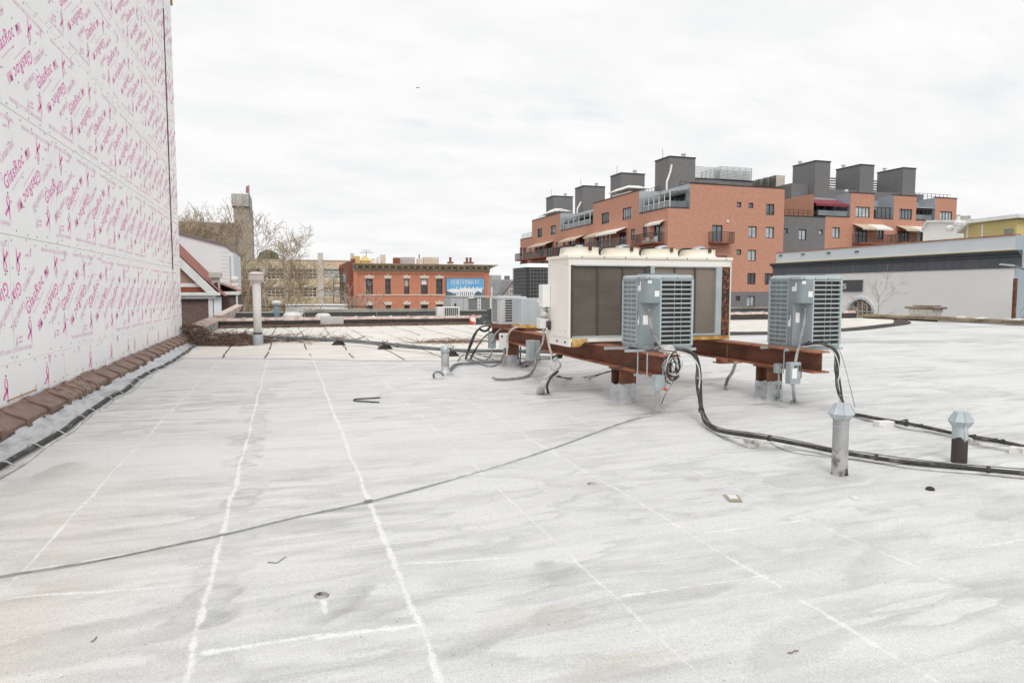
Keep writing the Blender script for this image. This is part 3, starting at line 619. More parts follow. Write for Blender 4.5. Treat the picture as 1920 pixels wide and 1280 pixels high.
while x < 31.3:
    Lx = .79; mb = MB(); dz = rng.uniform(-.012, .012); cz = .30 + dz; arc = [(math.cos(q) * .20, math.sin(q) * .13) for q in np.linspace(0, math.pi, 9)]
    mb.prism([(x, 31.67 + a, cz + b) for a, b in arc], [(x + Lx - .12, 31.67 + a, cz + b) for a, b in arc]); mb.prism([(x + Lx - .12, 31.67 + a * 1.16, cz + b * 1.2) for a, b in arc], [(x + Lx, 31.67 + a * 1.16, cz + b * 1.2) for a, b in arc])
    if not (1.55 < x < 2.2): mb.build('coping_tile', ['clay_pale'], p3, smooth=False)
    x += Lx; k += 1
mb = MB(); mb.box((1.45, 31.42, .10), (2.45, 31.9, .44)); o = mb.build('capping_block', ['concrete_grey'], p3, bevel=.02)

# right hand parapet
p4 = thing('stone_parapet', 'long parapet with mossy brown coping and peeling white base along the right roof edge', 'parapet', (32.2, 20, 0))
mb = MB(); mb.box((32.0, 4, -.24), (32.5, 31.4, .08)); mb.build('wall_body', ['parapet_white'], p4)
ya = 4.
while ya < 31.3:
    L_ = rng.uniform(1.0, 1.9); yb = min(ya + L_, 31.4); mb = MB(); o_ = rng.uniform(-.03, .03)
    mb.box((31.88 + o_, ya, .081), (32.62 + o_, yb - .02, .25 + rng.uniform(-.02, .02))); mb.build('coping_stone', ['coping_old'], p4, bevel=.03); ya = yb
mb = MB()
for i in range(24):
    y0 = 26.6 + i * .2; mb.box((31.96, y0, -.02), (31.995, y0 + .2, .075))
mb.build('tar_patch', ['parapet_dark'], p4)
for (yy, sz) in ((22.6, .30), (24.2, .10), (25.3, .14)):
    mb = MB()
    for k in range(9):
        c = np.array([31.95 + rng.uniform(-.2, .25), yy + rng.uniform(-sz, sz), .25]); s_ = rng.uniform(.05, .13); mb.box(c - [s_, s_, .01], c + [s_, s_, s_ * .8])
    mb.build('mortar_lump', ['parapet_white'], p4, bevel=.02)
ch = thing('chimney_stub', 'squat crumbling pale chimney stub standing on the mossy coping', 'chimney', (32.9, 28.1, .25))
mb = MB(); prof = [(-.42, -.75), (.42, -.75), (.42, .75), (-.42, .75)]
mb.prism([(32.9 + a * .85, 28.1 + b * .85, .20) for a, b in prof], [(32.9 + a, 28.1 + b, .62) for a, b in prof]); mb.build('stack', ['brick_old'], ch, bevel=.03)
mb = MB(); mb.box((32.4, 27.2, .63), (33.4, 29.0, .74)); mb.box((32.55, 27.4, .762), (33.2, 28.6, .82)); mb.build('cap', ['coping_old'], ch, bevel=.03)

# ------------------------------------------------------------------ rusty steel frame
fr = thing('equipment_stand', 'rusty steel beam frame on silver coated posts carrying the cooling units', 'equipment stand', (5.6, 9, 0))
def ibeam(name, X, y0, y1, zb, zt, fw=.26, ft=.022, wt=.018, mat='rust'):
    mb = MB(); h = fw / 2
    mb.box((X - h, y0, zb), (X + h, y1, zb + ft), 1); mb.box((X - h, y0, zt - ft), (X + h, y1, zt), 1); mb.box((X - wt / 2, y0, zb + ft), (X + wt / 2, y1, zt - ft), 0)
    return mb.build(name, [mat, 'rust_light'], fr)
XA, XB, ZB, ZT = 4.55, 6.72, .51, .80
ibeam('beam', XA, 7.42, 15.2, ZB, ZT); ibeam('beam', XB, 7.25, 15.2, ZB, ZT)
for yy in (11.6,):
    mb = MB(); mb.box((XA + .02, yy - .1, ZB + .05), (XB - .02, yy - .08, ZT - .04)); mb.box((XA + .02, yy - .18, ZT - .06), (XB - .02, yy, ZT - .04)); mb.build('cross_beam', ['rust'], fr)
for X, yy in ((XA, 8.68), (XA - .02, 13.75), (XB, 8.28), (XB, 13.75)):
    zm = rng.uniform(.24, .28) + (.02 if yy < 9 else 0)
    for (nm, za, zb_, mt, e) in (('post', zm - .02, ZB - .02, ['rust'], 0), ('post_coating', -.01, zm, ['silver_coat'], .006)):
        mb = MB(); h = .13
        if nm == 'post':
            mb.box((X - h, yy - h, za), (X + h, yy - h + .02, zb_)); mb.box((X - h, yy + h - .02, za), (X + h, yy + h, zb_)); mb.box((X - .012, yy - h + .02, za), (X + .012, yy + h - .02, zb_))
            mb.box((X - .16, yy - .16, zb_ + .001), (X + .16, yy + .16, zb_ + .019))
        else:
            nn_ = 28
            def ringp(z, g):
                pts = []
                for i in range(nn_):
                    t = i / nn_ * 4; s_ = int(t); u = t - s_; p = [(-h + 2 * h * u, -h), (h, -h + 2 * h * u), (h - 2 * h * u, h), (-h, h - 2 * h * u)][s_]
                    pinch = 1 - (.07 * math.sin(u * math.pi) if s_ in (1, 3) else 0); pts.append((X + p[0] * (1 + g) * pinch, yy + p[1] * (1 + g), z + (.05 * (vn(i * .7, yy, 4) - .3) if z > .15 else 0)))
                return pts
            rings = [ringp(-.01, .40), ringp(.012, .12), ringp(.05, .04), ringp(zm, .03)]
            for a, b in zip(rings[:-1], rings[1:]): mb.prism(a, b, cap=False)
        mb.build(nm, mt, fr)
for X, yy in ((XA - .0095, 12.2), (XA - .0095, 11.05), (XA - .0095, 9.05)):     # bolt holes
    mb = MB()
    for a in (0, 1):
        for b in (0, 1): mb.add([(X - .0015, yy + a * .10 + .025 * math.cos(q), .64 + b * .07 + .022 * math.sin(q)) for q in np.arange(0, 6.2, .8)], [tuple(range(8))])
    mb.build('bolt_holes', ['tar_black'], fr)
mb = MB()
for z in (.56, .60, .64, .68, .72): mb.add([(XB - .0105, 9.28 + .008 * math.cos(q), z + .01 * math.sin(q)) for q in np.arange(0, 6.2, .8)], [tuple(range(8))])
mb.build('bolts', ['sticker'], fr)

# ------------------------------------------------------------------ large cream rooftop condenser
cu = thing('cooling_unit', 'large cream rooftop cooling unit with brown coil panels and four round fans on top', 'cooling unit', (5.4, 9.85, ZT))
x0, x1, y0, y1, zb, zt = 4.0, 6.84, 9.40, 10.25, .79, 2.08
mb = MB(); mb.box((x0, y0 + .06, zb + .10), (x1, y1, zt)); 
mb.box((x0, y0, zb + .10), (x0 + .035, y0 + .06, zt)); mb.box((x0 + .035, y0, zt - .10), (x1 - .02, y0 + .06, zt)); mb.box((x1 - .02, y0 - .01, zb + .02), (x1, y0 + .06, zt)); mb.build('cabinet', ['cream'], cu, bevel=.006)
mb = MB(); mb.box((x0 - .025, y0 - .02, zt + .001), (x1 + .02, y1 + .02, zt + .05)); mb.build('top_cover', ['cream_top'], cu, bevel=.01)
mb = MB(); mb.box((x0 + .004, y0 + .01, zb - .03), (x0 + .05, y1, zb + .098)); mb.build('base_rail', ['cream'], cu)
mb = MB(); mb.box((x0 + .051, y0 - .012, zb + .04), (x0 + 1.45, y0 + .05, zb + .098)); mb.build('base_rail', ['cream'], cu)
mb = MB(); mb.box((x0 + 1.451, y0 - .012, zb + .03), (x1 - .021, y0 + .05, zb + .085)); mb.build('base_rail', ['cream_stain'], cu)
mb = MB(); mb.add([(x0 + .05, y0 - .05, zb - .03), (x0 + .16, y0 - .05, zb - .03), (x0 + .30, y0 - .05, zb + .09), (x0 + .05, y0 - .05, zb + .09), (x0 + .05, y0 - .02, zb - .03), (x0 + .16, y0 - .02, zb - .03), (x0 + .30, y0 - .02, zb + .09), (x0 + .05, y0 - .02, zb + .09)], [(0, 1, 2, 3), (7, 6, 5, 4), (0, 4, 5, 1), (1, 5, 6, 2), (2, 6, 7, 3), (3, 7, 4, 0)]); mb.build('corner_bracket', ['cream_stain'], cu)
zc0, zc1 = zb + .13, zt - .115
def coil(xa, xb, mat, lines):
    mb = MB(); mb.box((xa, y0 + .035, zc0), (xb, y0 + .059, zc1), 0)
    if lines:
        z = zc0 + .015
        while z < zc1 - .01: mb.box((xa + .006, y0 + .029, z), (xb - .006, y0 + .0349, z + .008), 1); z += .026
    return mb.build('coil_panel', [mat, 'coil_line'], cu)
for a, b in ((.08, .47), (.50, .89), (.92, 1.29)): coil(x0 + a, x0 + b, 'coil_brown', True)
for a, b in ((1.44, 1.80), (1.83, 2.17), (2.20, 2.56)): coil(x0 + a, x0 + b, 'coil_brown_end', False)
mb = MB()
for a, b in ((.036, .08), (.47, .50), (.89, .92), (1.29, 1.37)): mb.box((x0 + a, y0 + .01, zc0), (x0 + b, y0 + .0585, zc1))
for a, b in ((1.80, 1.83), (2.17, 2.20)): mb.box((x0 + a, y0 + .018, zc0), (x0 + b, y0 + .0585, zc1))
mb.box((x0 + .036, y0 + .002, zc1), (x0 + 1.37, y0 + .0585, zt - .1005))
mb.build('coil_frame', ['coil_line'], cu)
mb = MB(); mb.box((x0 + 1.371, y0 - .004, zc0), (x0 + 1.44, y0 + .0585, zt - .1005)); mb.box((x0 + 2.56, y0 - .004, zc0), (x0 + 2.665, y0 + .0585, zt - .1005)); mb.box((x0 + 1.441, y0 + .0, zc1 + .001), (x0 + 2.559, y0 + .0585, zt - .1005)); mb.box((x0 + .06, y0 - .004, zc0 - .03), (x0 + 2.665, y0 + .0585, zc0 - .001)); mb.box((x0 + .09, y0 - .008, zc1 + .004), (x0 + 1.30, y0 + .001, zc1 + .022))
mb.build('trim_strip', ['unit_light'], cu)
mb = MB(); mb.box((x0 + 2.666, y0 + .004, zb + .10), (x1 - .021, y0 + .0585, zt - .1005)); mb.build('end_panel', ['rust_black'], cu)
mb = MB()
for (x, z) in ((x0 + .06, zb + .3), (x0 + .06, zb + .75), (x0 + .06, zb + 1.1)): mb.box((x - .01, y0 - .002, z), (x + .01, y0 + .009, z + .02))
for k in range(8):
    x = x0 + .2 + k * .36; mb.box((x, y0 - .028, zt + .015), (x + .014, y0 - .021, zt + .03))
for (y, z) in ((y0 + .1, zb + .2), (y0 + .1, zb + 1.2), (y1 - .1, zb + .2), (y1 - .1, zb + 1.2)): mb.box((x0 - .004, y, z), (x0 - .001, y + .014, z + .014))
for y in (y0 + .10, y0 + .42): mb.box((x0 - .001, y, zb + .02), (x0 + .003, y + .07, zb + .045))
mb.build('screws', ['screw'], cu)
for k in range(4):
    cx_ = x0 + .36 + k * .705; cy_ = y0 + .44
    mb = MB(); mb.lathe((cx_, cy_, zt + .051), [(.36, 0), (.315, .02), (.30, .05), (.30, .125), (.312, .132), (.285, .132), (.285, .02)], 28, cap=False); s1 = mb.build('fan_shroud', ['cream_top'], cu, smooth=True)
    mb = MB()
    for r in (.29, .24, .19, .14, .09): mb.tube([(cx_ + r * math.cos(q), cy_ + r * math.sin(q), zt + .19 - .012 * (r / .29) ** 2) for q in np.linspace(0, 2 * math.pi, 25)], .006, 4, cap=False)
    for q in np.arange(0, 3.1, .785): mb.tube([(cx_ - .30 * math.cos(q), cy_ - .30 * math.sin(q), zt + .182), (cx_, cy_, zt + .195), (cx_ + .30 * math.cos(q), cy_ + .30 * math.sin(q), zt + .182)], .007, 4)
    mb.build('fan_guard', ['fan_rust'], s1)
    mb = MB(); mb.lathe((cx_, cy_, zt + .06), [(.05, 0), (.075, .02), (.075, .14), (.05, .17)], 12)
    if k >= 1: mb.lathe((cx_ + .08, cy_ + .02, zt + .20), [(.06, 0), (.085, .01), (.085, .035), (.05, .05)], 12)
    mb.build('fan_motor', ['galv'], s1, smooth=True)
    mb = MB(); mb.tube(spline([(cx_ - .37, cy_ - .05, zt + .05), (cx_ - .37, cy_ - .05, zt + .13), (cx_ - .31, cy_ - .05, zt + .195), (cx_ - .12, cy_ - .02, zt + .205)], 5), .016, 6); mb.build('motor_cable', ['black_rubber'], s1, smooth=True)
    mb = MB(); mb.box((cx_ + .02, cy_ - .318, zt + .13), (cx_ + .07, cy_ - .29, zt + .20)); mb.build('guard_clip', ['fan_rust'], s1)
    mb = MB()
    for q in range(4):
        a = q * math.pi / 2 + .4; p = [(cx_ + r * math.cos(a + d), cy_ + r * math.sin(a + d), zt + z) for r, d, z in ((.08, -.15, .10), (.27, -.25, .09), (.27, .3, .15), (.08, .3, .14))]; mb.quad(*p)
    mb.build('fan_blade', ['coil_dark'], s1)
# electrical box on its left side
eb = thing('switch_box', 'white electrical box with pipe elbow on the left side of the cream unit', 'electrical box', (3.9, 10.2, 1.2))
mb = MB(); mb.box((3.86, 10.12, 1.34), (3.998, 10.3, 1.70)); mb.build('housing', ['white_paint'], eb, bevel=.01)
mb = MB(); mb.box((3.83, 10.14, 1.0), (3.97, 10.32, 1.16)); mb.build('lower_box', ['white_paint'], eb, bevel=.01)
mb = MB(); mb.tube(spline([(3.92, 10.2, 1.34), (3.88, 10.2, 1.29), (3.92, 10.2, 1.24), (3.92, 10.2, 1.17)], 5), .03, 8); mb.lathe((3.91, 10.18, 1.17), [(.03, 0), (.07, .02), (.07, .06), (.03, .1)], 10); mb.build('pipe_elbow', ['wire_white'], eb, smooth=True)
mb = MB(); mb.box((3.93, 10.1, .98), (3.998, 10.2, 1.12)); mb.build('cover_gap', ['tar_black'], eb)

# ------------------------------------------------------------------ condensers on the beam ends
def condenser(label, X0, Y0, W, D, zb, zt, cr, stickers, mats=('unit_blue', 'unit_light', 'coil_dark', 'coil_lit'), n=14, panel=True, plain=False):
    t = thing('condenser', label, 'condenser', (X0 + W / 2, Y0 + D / 2, zb), 'box condensers on the rusty frame')
    hm = zt - zb; e = .025
    def rr(x0, y0, x1, y1, r, k=4):
        out = []
        for (cx_, cy_, a0) in ((x0 + r, y0 + r, math.pi), (x1 - r, y0 + r, 1.5 * math.pi), (x1 - r, y1 - r, 0), (x0 + r, y1 - r, .5 * math.pi)):
            out += [(cx_ + r * math.cos(a0 + q), cy_ + r * math.sin(a0 + q)) for q in np.linspace(0, math.pi / 2, k)]
        return out
    mb = MB(); q = rr(X0 - .008, Y0 - .008, X0 + W + .008, Y0 + D + .008, .05); q2 = rr(X0 + .02, Y0 + .02, X0 + W - .02, Y0 + D - .02, .04)
    mb.prism([(a, b, zt - .035) for a, b in q], [(a, b, zt) for a, b in q], cap=True); mb.prism([(a, b, zt) for a, b in q], [(a, b, zt + .018) for a, b in q2]); mb.build('top_cover', [mats[1]], t)
    mb = MB(); cx_, cy_ = X0 + W / 2, Y0 + D / 2
    for r in np.arange(.06, W * .42, .05): mb.tube([(cx_ + r * math.cos(a), cy_ + r * math.sin(a), zt + .035) for a in np.linspace(0, 2 * math.pi, 21)], .005, 4, cap=False)
    for a in (0, .785, 1.57, 2.36): mb.tube([(cx_ - W * .42 * math.cos(a), cy_ - W * .42 * math.sin(a), zt + .02), (cx_ + W * .42 * math.cos(a), cy_ + W * .42 * math.sin(a), zt + .02)], .006, 4)
    mb.build('fan_guard', [mats[0]], t)
    mb = MB(); q = rr(X0 - .004, Y0 - .004, X0 + W + .004, Y0 + D + .004, .05); mb.prism([(a, b, zb) for a, b in q], [(a, b, zb + .04) for a, b in q]); mb.build('base_pan', [mats[0]], t)
    pl, pf = (.27 * D / .7, .19 * W / .7) if not plain else (.18, .10)
    mb = MB(); mb.box((X0 + .035, Y0 + .045 + (pl if panel else 0), zb + .041), (X0 + W - .03, Y0 + D - .03, zt - .036), 0); mb.box((X0 + pf + .01, Y0 + .035, zb + .041), (X0 + W - .03, Y0 + pl + .04, zt - .036), 0); mb.build('coil', [mats[2]], t)
    if mats[3] != mats[2]:
        mb = MB(); mb.box((X0 + .026, Y0 + pl + .01, zb + .042), (X0 + .034, Y0 + D - .03, zt - .037)); mb.build('coil_lit_face', [mats[3]], t)  # left coil face coloured paler to stand for light off the slats
    for side in ('front', 'left', 'right', 'back'):
        mb = MB()
        for k in range(n + 1):
            z = zb + .05 + (hm - .10) * k / n; th = .016
            if side == 'never': mb.add([(X0 + pf + .02, Y0 + .004, z - th), (X0 + W - .03, Y0 + .004, z - th), (X0 + W - .03, Y0 + .030, z + .004), (X0 + pf + .02, Y0 + .030, z + .004), (X0 + pf + .02, Y0 + .004, z - th + .006), (X0 + W - .03, Y0 + .004, z - th + .006), (X0 + W - .03, Y0 + .030, z + .010), (X0 + pf + .02, Y0 + .030, z + .010)], [(0, 1, 2, 3), (7, 6, 5, 4), (0, 4, 5, 1), (3, 2, 6, 7)]); mb.box((X0 + pf + .02, Y0, z - .011), (X0 + W - .03, Y0 + .006, z + .009))
            elif side == 'front': mb.box((X0 + pf + .02, Y0, z - .009), (X0 + W - .03, Y0 + .012, z + .008))
            elif side == 'left': mb.box((X0, Y0 + pl + .012, z - .008), (X0 + .014, Y0 + D - .03, z + .008))
            elif side == 'right': mb.box((X0 + W - .028, Y0 + .03, z - .011), (X0 + W, Y0 + D - .03, z + .009))
            else: mb.box((X0 + .03, Y0 + D - .026, z - .011), (X0 + W - .03, Y0 + D, z + .009))
        if side == 'front':
            mb.box((X0 + pf + .0, Y0 - .003, zb + .041), (X0 + pf + .022, Y0 + .034, zt - .036)); mb.box((X0 + W - .035, Y0 - .003, zb + .041), (X0 + W - .003, Y0 + .034, zt - .036))
            for u in (.42, .62): xx_ = X0 + pf + (W - pf) * u; mb.box((xx_, Y0 - .002, zb + .05), (xx_ + .004, Y0 + .0005, zt - .05))
        if side == 'left':
            mb.box((X0 - .003, Y0 + pl, zb + .041), (X0 + .034, Y0 + pl + .018, zt - .036)); mb.box((X0 - .003, Y0 + D - .035, zb + .041), (X0 + .034, Y0 + D - .003, zt - .036))
            for u in (.35, .6): yy_ = Y0 + pl + (D - pl) * u; mb.box((X0 - .002, yy_, zb + .05), (X0 + .0005, yy_ + .004, zt - .05))
        mb.build('louvre_panel', [mats[1]], t)
    if panel:
        zm = zb + hm * (.635 if not plain else .04)
        top = [(X0 - .004, Y0 + pl - .001), (X0 - .004, Y0 + .10)] + [(X0 + .096 - .10 * math.cos(a), Y0 + .096 - .10 * math.sin(a)) for a in np.linspace(.25, 1.32, 6)] + [(X0 + .10, Y0 - .004), (X0 + pf - .001, Y0 - .004), (X0 + pf - .001, Y0 + .03), (X0 + .034, Y0 + pl - .001)]
        mb = MB(); mb.prism([(a, b, zm) for a, b in top], [(a, b, zt - .036) for a, b in top]); cp = mb.build('control_panel', [mats[0]], t)
        if plain: return t
        low = [(X0 - .002, Y0 + pl - .002), (X0 - .002, Y0 + .16), (X0 + .115, Y0 + .135), (X0 + .15, Y0 + .06), (X0 + pf - .012, Y0 + .01), (X0 + pf - .002, Y0 - .002), (X0 + pf - .002, Y0 + .20), (X0 + .04, Y0 + pl - .002)]
        mb = MB(); mb.prism([(a, b, zb + .041) for a, b in low], [(a, b, zm - .001) for a, b in low]); mb.build('service_panel', [mats[0]], t)
        mb = MB()
        for (u, z) in ((0, .97), (0, .5), (0, .05)): mb.box((X0 - .007, Y0 + pl - .02, zb + hm * z - .012), (X0 - .004, Y0 + pl - .004, zb + hm * z))
        for u in (.03, .3, .62, .95): mb.box((X0 + W * u, Y0 - .012, zt - .03), (X0 + W * u + .012, Y0 - .008, zt - .018))
        for u in (.3, .95): mb.box((X0 - .012, Y0 + D * u, zt - .03), (X0 - .008, Y0 + D * u + .012, zt - .018))
        mb.build('screws', ['screw'], t)
        for (face, u0, u1, z0, z1, jag) in stickers:
            mb = MB(); za, zc = zb + hm * z0, zb + hm * z1
            if face == 'L': P = lambda u, z: (X0 - .0065, Y0 + u, z)
            elif face == 'F': P = lambda u, z: (X0 + u, Y0 - .0065, z)
            elif face == 'C':            # on the rounded corner (45 degree chord)
                P = lambda u, z: (X0 + .096 - .1035 * math.cos(u), Y0 + .096 - .1035 * math.sin(u), z)
            else:
                P = lambda u, z: (X0 + .113 - .116 * (1 - u), Y0 + .1325 + .025 * (1 - u), z)
            if jag: pts = [(u0, za), (u1, za), (u1, za + (zc - za) * .45), (u0 + (u1 - u0) * .6, za + (zc - za) * .62), (u0 + (u1 - u0) * .45, za + (zc - za) * .5), (u0 + (u1 - u0) * .25, zc), (u0, zc)]
            else: pts = [(u0, za), ((u0 + u1) / 2, za), (u1, za), (u1, zc), ((u0 + u1) / 2, zc), (u0, zc)]
            mb.quad(*[P(u, z) for u, z in pts]); mb.build('sticker', ['sticker'], t)
        mb = MB()
        for dx_, z in ((.15, .07), (.18, .09)): mb.tube([(X0 + dx_, Y0 + .05, zb + z), (X0 + dx_ - .03, Y0 - .02, zb + z - .005)], .016, 8)
        mb.build('service_valve', ['screw'], t)
    return t
condenser('blue grey condenser mounted in front of the large cream unit', 4.47, 7.9, .70, .70, .835, 1.79, 0, [('L', .155, .24, .80, .93, True), ('F', .105, .175, .72, .80, False), ('C', .75, 1.25, .90, .945, False), ('L', .19, .235, .33, .45, True), ('S', .25, .85, .33, .46, False)])
condenser('blue grey condenser standing alone at the right end of the rusty beams', 6.74, 7.68, .70, .68, .80, 1.79, 0, [('L', .09, .19, .80, .92, True), ('F', .105, .18, .72, .80, False), ('C', .75, 1.25, .90, .945, False), ('L', .19, .25, .30, .46, True), ('S', .35, .85, .36, .50, False)])
condenser('small grey condenser at the far end of the rusty beam', 4.36, 14.0, .62, .62, .88, 1.46, 0, [], mats=('steel_unit', 'steel_unit', 'coil_dark', 'steel_dark'), n=9, plain=True)
for i, (X0, Y0, W, D, zb) in enumerate(((4.47, 7.9, .7, .7, .835), (6.74, 7.68, .7, .68, .80))):   # rails, hanger rods
    lb = ['front condenser bracket of two galvanised rails with hanging threaded rods', 'galvanised rails under the condenser that stands alone at the right']
    r = thing('support_rails', lb[i], 'bracket', (X0 + .3, Y0 + .3, zb))
    for yy, xa, xb in ((Y0 + .06, X0 - .28 if i == 0 else X0 - .2, X0 + .78), (Y0 + .5, X0 - .36 if i == 0 else X0 - .25, X0 + .7)):
        mb = MB(); mb.box((xa, yy - .02, zb - .034), (xb, yy + .02, zb - .001)); mb.build('rail', ['galv'], r)
    if i == 0:
        for xa, yy in ((4.40, 8.0), (4.40, 7.75)):
            mb = MB(); mb.tube([(xa, yy, zb - .03), (xa, yy, .40)], .009, 6); mb.build('threaded_rod', ['galv'], r)
            mb = MB(); mb.box((xa - .05, yy - .02, .48), (xa + .05, yy + .02, .505)); mb.build('clamp', ['galv'], r)
    else:
        mb = MB(); mb.tube([(XB - .16, Y0 + .1, zb - .03), (XB - .16, Y0 + .1, .45)], .008, 6); mb.build('threaded_rod', ['galv'], r)

# galvanised box, tall dark condenser
gb = thing('metal_box', 'plain galvanised sheet metal box beside the small grey condenser', 'metal box', (4.75, 13.0, .86))
mb = MB(); mb.box((4.42, 12.75, .88), (4.92, 13.35, 1.45)); mb.build('housing', ['galv_smooth'], gb, bevel=.01)
mb = MB(); mb.box((4.415, 12.745, .865), (4.925, 13.355, .93)); mb.build('stained_base', ['cream_stain'], gb)
mb = MB(); mb.box((4.75, 12.742, 1.37), (4.93, 12.749, 1.43)); mb.build('label_plate', ['sticker'], gb)
mb = MB(); mb.box((4.50, 12.7, .80), (5.2, 13.5, .86)); mb.build('support_angle', ['rust'], gb)
mb = MB(); mb.box((4.36, 13.9, .80), (5.0, 14.7, .87)); tag(mb.build('steel_plate', ['rust']), 'rusty steel plate under the small grey condenser', 'steel plate')
dc = thing('condenser', 'tall black mesh sided condenser half hidden behind the cream unit', 'condenser', (6.4, 16.9, 0))
X0, Y0, W = 5.86, 16.5, 1.15
mb = MB(); mb.box((X0 + .02, Y0 + .02, 1.40), (X0 + W - .02, Y0 + W - .02, 2.20)); mb.build('coil', ['coil_dark'], dc)
mb = MB()
for k in range(9): z = 1.42 + k * .092; mb.tube([(X0, Y0 + W, z), (X0, Y0 + .10, z), (X0 + .10, Y0, z), (X0 + W, Y0, z)], .007, 4)
for k in range(12):
    mb.tube([(X0 + .1 + k * .09, Y0 - .004, 1.40), (X0 + .1 + k * .09, Y0 - .004, 2.2)], .006, 4); mb.tube([(X0 - .004, Y0 + .1 + k * .09, 1.40), (X0 - .004, Y0 + .1 + k * .09, 2.2)], .006, 4)
mb.build('wire_guard', ['railing_grey'], dc)
mb = MB(); mb.prism([(X0 - .02, Y0 - .02, 2.2), (X0 + W + .02, Y0 - .02, 2.2), (X0 + W + .02, Y0 + W + .02, 2.2), (X0 - .02, Y0 + W + .02, 2.2)], [(X0 + .06, Y0 + .06, 2.30), (X0 + W - .06, Y0 + .06, 2.30), (X0 + W - .06, Y0 + W - .06, 2.30), (X0 + .06, Y0 + W - .06, 2.30)]); mb.build('top_cover', ['siding_white'], dc)
mb = MB(); mb.box((X0 - .01, Y0 - .01, 1.33), (X0 + W + .01, Y0 + W + .01, 1.39)); mb.build('base_pan', ['steel_unit'], dc)
for a in (0, 1):
    for b in (0, 1):
        mb = MB(); xx_, yy_ = X0 + .08 + a * (W - .16), Y0 + .08 + b * (W - .16); mb.box((xx_ - .04, yy_ - .04, 0), (xx_ + .04, yy_ + .04, 1.33)); mb.build('leg', ['rust'], dc)

# ------------------------------------------------------------------ vents and pipes on the deck
def hexcap_vent(label, px, py, H, r, dirt):
    p = gp(px, py); t = thing('roof_vent', label, 'vent pipe', p, 'capped sheet metal vents'); x, y, z = p
    mb = MB(); n = 24; prof = [(r * 1.06, -.02), (r * 1.0, .02), (r, .0 + H * .30)] 
    def ring(rr, zz, jag=0, s=0): return [(x + rr * math.cos(q) , y + rr * math.sin(q), z + zz + jag * (vn(q * 2.3, s, 7) - .5)) for q in np.linspace(0, 2 * math.pi, n, endpoint=False)]
    if dirt == 'crack':
        a, b, c_, d = ring(r * 1.25, -.01), ring(r * 1.08, .015), ring(r * 1.03, .10), ring(r * 1.015, .22, .10, 3)
        for u, v in ((a, b), (b, c_), (c_, d)): mb.prism(u, v, cap=False)
        mb.build('base_flashing', ['tar_crack'], t, smooth=True)
    else:
        b, c_ = ring(r * 1.06, -.01), ring(r * 1.03, .21, .07, 5); mb.prism(b, c_, cap=False); mb.build('base_flashing', ['parapet_dark'], t, smooth=True)
    mb = MB(); mb.prism(ring(r, .0), ring(r, H - .12), cap=False); mb.tube([(x + r * 1.0 * math.cos(2.2), y + r * math.sin(2.2), z + .02), (x + r * math.cos(2.2), y + r * math.sin(2.2), z + H - .12)], .006, 5)
    if dirt != 'crack': mb.tube([(x + r * math.cos(4.4), y + r * math.sin(4.4), z + .2), (x + r * math.cos(4.4), y + r * math.sin(4.4), z + H - .12)], .007, 5)
    mb.build('pipe', ['galv_dull' if dirt == 'crack' else 'galv'], t, smooth=True)
    mb = MB(); mb.prism(ring(r * 1.04, H - .20), ring(r * 1.04, H - .19), cap=False); mb.build('collar_band', ['galv'], t)
    def hx(rr, zz, ph=.25, k=8): return [(x + rr * math.cos(q + ph), y + rr * math.sin(q + ph), z + zz) for q in np.linspace(0, 2 * math.pi, k, endpoint=False)]
    mb = MB(); A, B, D_ = hx(r * 1.10, H - .135), hx(r * 1.72, H - .085), hx(r * .92, H)
    mb.prism(A, B, cap=False); mb.prism(B, D_, cap=False); mb.add(D_, [tuple(range(8))]); mb.add(A, [tuple(range(7, -1, -1))])
    for k in range(8):     # folded seams
        mb.tube([A[k], B[k], D_[k]], .005, 4)
    mb.build('cap', ['galv'], t); return t
hexcap_vent('nearer hex capped metal vent pipe with cracked flashing at its foot', 1574, 889, .62, .062, 'crack')
hexcap_vent('second hex capped metal vent pipe with black tar round its foot', 1798, 866, .47, .062, 'tar')
# open silver pipe with the flared foot
p = gz(835, 704); p[2] = hz(p[0], p[1]); t = thing('open_vent_pipe', 'short open silver vent pipe with a flared foot and cable loop', 'vent pipe', p)
mb = MB(); mb.lathe(p, [(.19, -.01), (.13, .02), (.085, .10), (.075, .16)], 18, cap=False); mb.build('base_flashing', ['silver_coat'], t, smooth=True)
mb = MB(); mb.lathe(p, [(.075, .10), (.075, .52), (.068, .52), (.068, .3)], 18, cap=False); mb.build('pipe', ['galv_dull'], t, smooth=True)
mb = MB(); mb.lathe(p, [(.082, .43), (.088, .44), (.088, .535), (.078, .54), (.078, .43)], 18, cap=False); mb.build('rim_band', ['galv'], t, smooth=True)
# tall white vent
p = gz(484, 647); t = thing('tall_vent', 'tall white vent pipe with a flat round cap standing in twigs', 'vent pipe', p); x, y, z = p
mb = MB(); mb.lathe(p, [(.16, -.01), (.15, .02), (.145, .16), (.155, .16), (.15, .32), (.12, .33)], 20); mb.build('base_flange', ['galv'], t, smooth=False)
mb = MB(); mb.lathe(p, [(.115, .30), (.115, 1.96)], 20); mb.build('pipe', ['vent_white'], t, smooth=True)
mb = MB(); mb.lathe(p, [(.125, .29), (.135, .30), (.135, .36), (.125, .37)], 20); mb.build('clamp_band', ['tar_black'], t)
mb = MB(); mb.lathe(p, [(.12, 1.86), (.20, 1.90), (.21, 1.93), (.21, 2.03), (.18, 2.06), (.19, 2.07)], 24); mb.build('cap_skirt', ['vent_cap'], t)
mb = MB(); mb.lathe(p, [(.19, 2.071), (.215, 2.08), (.205, 2.12), (.10, 2.15)], 24); mb.build('cap', ['vent_white'], t, smooth=True)

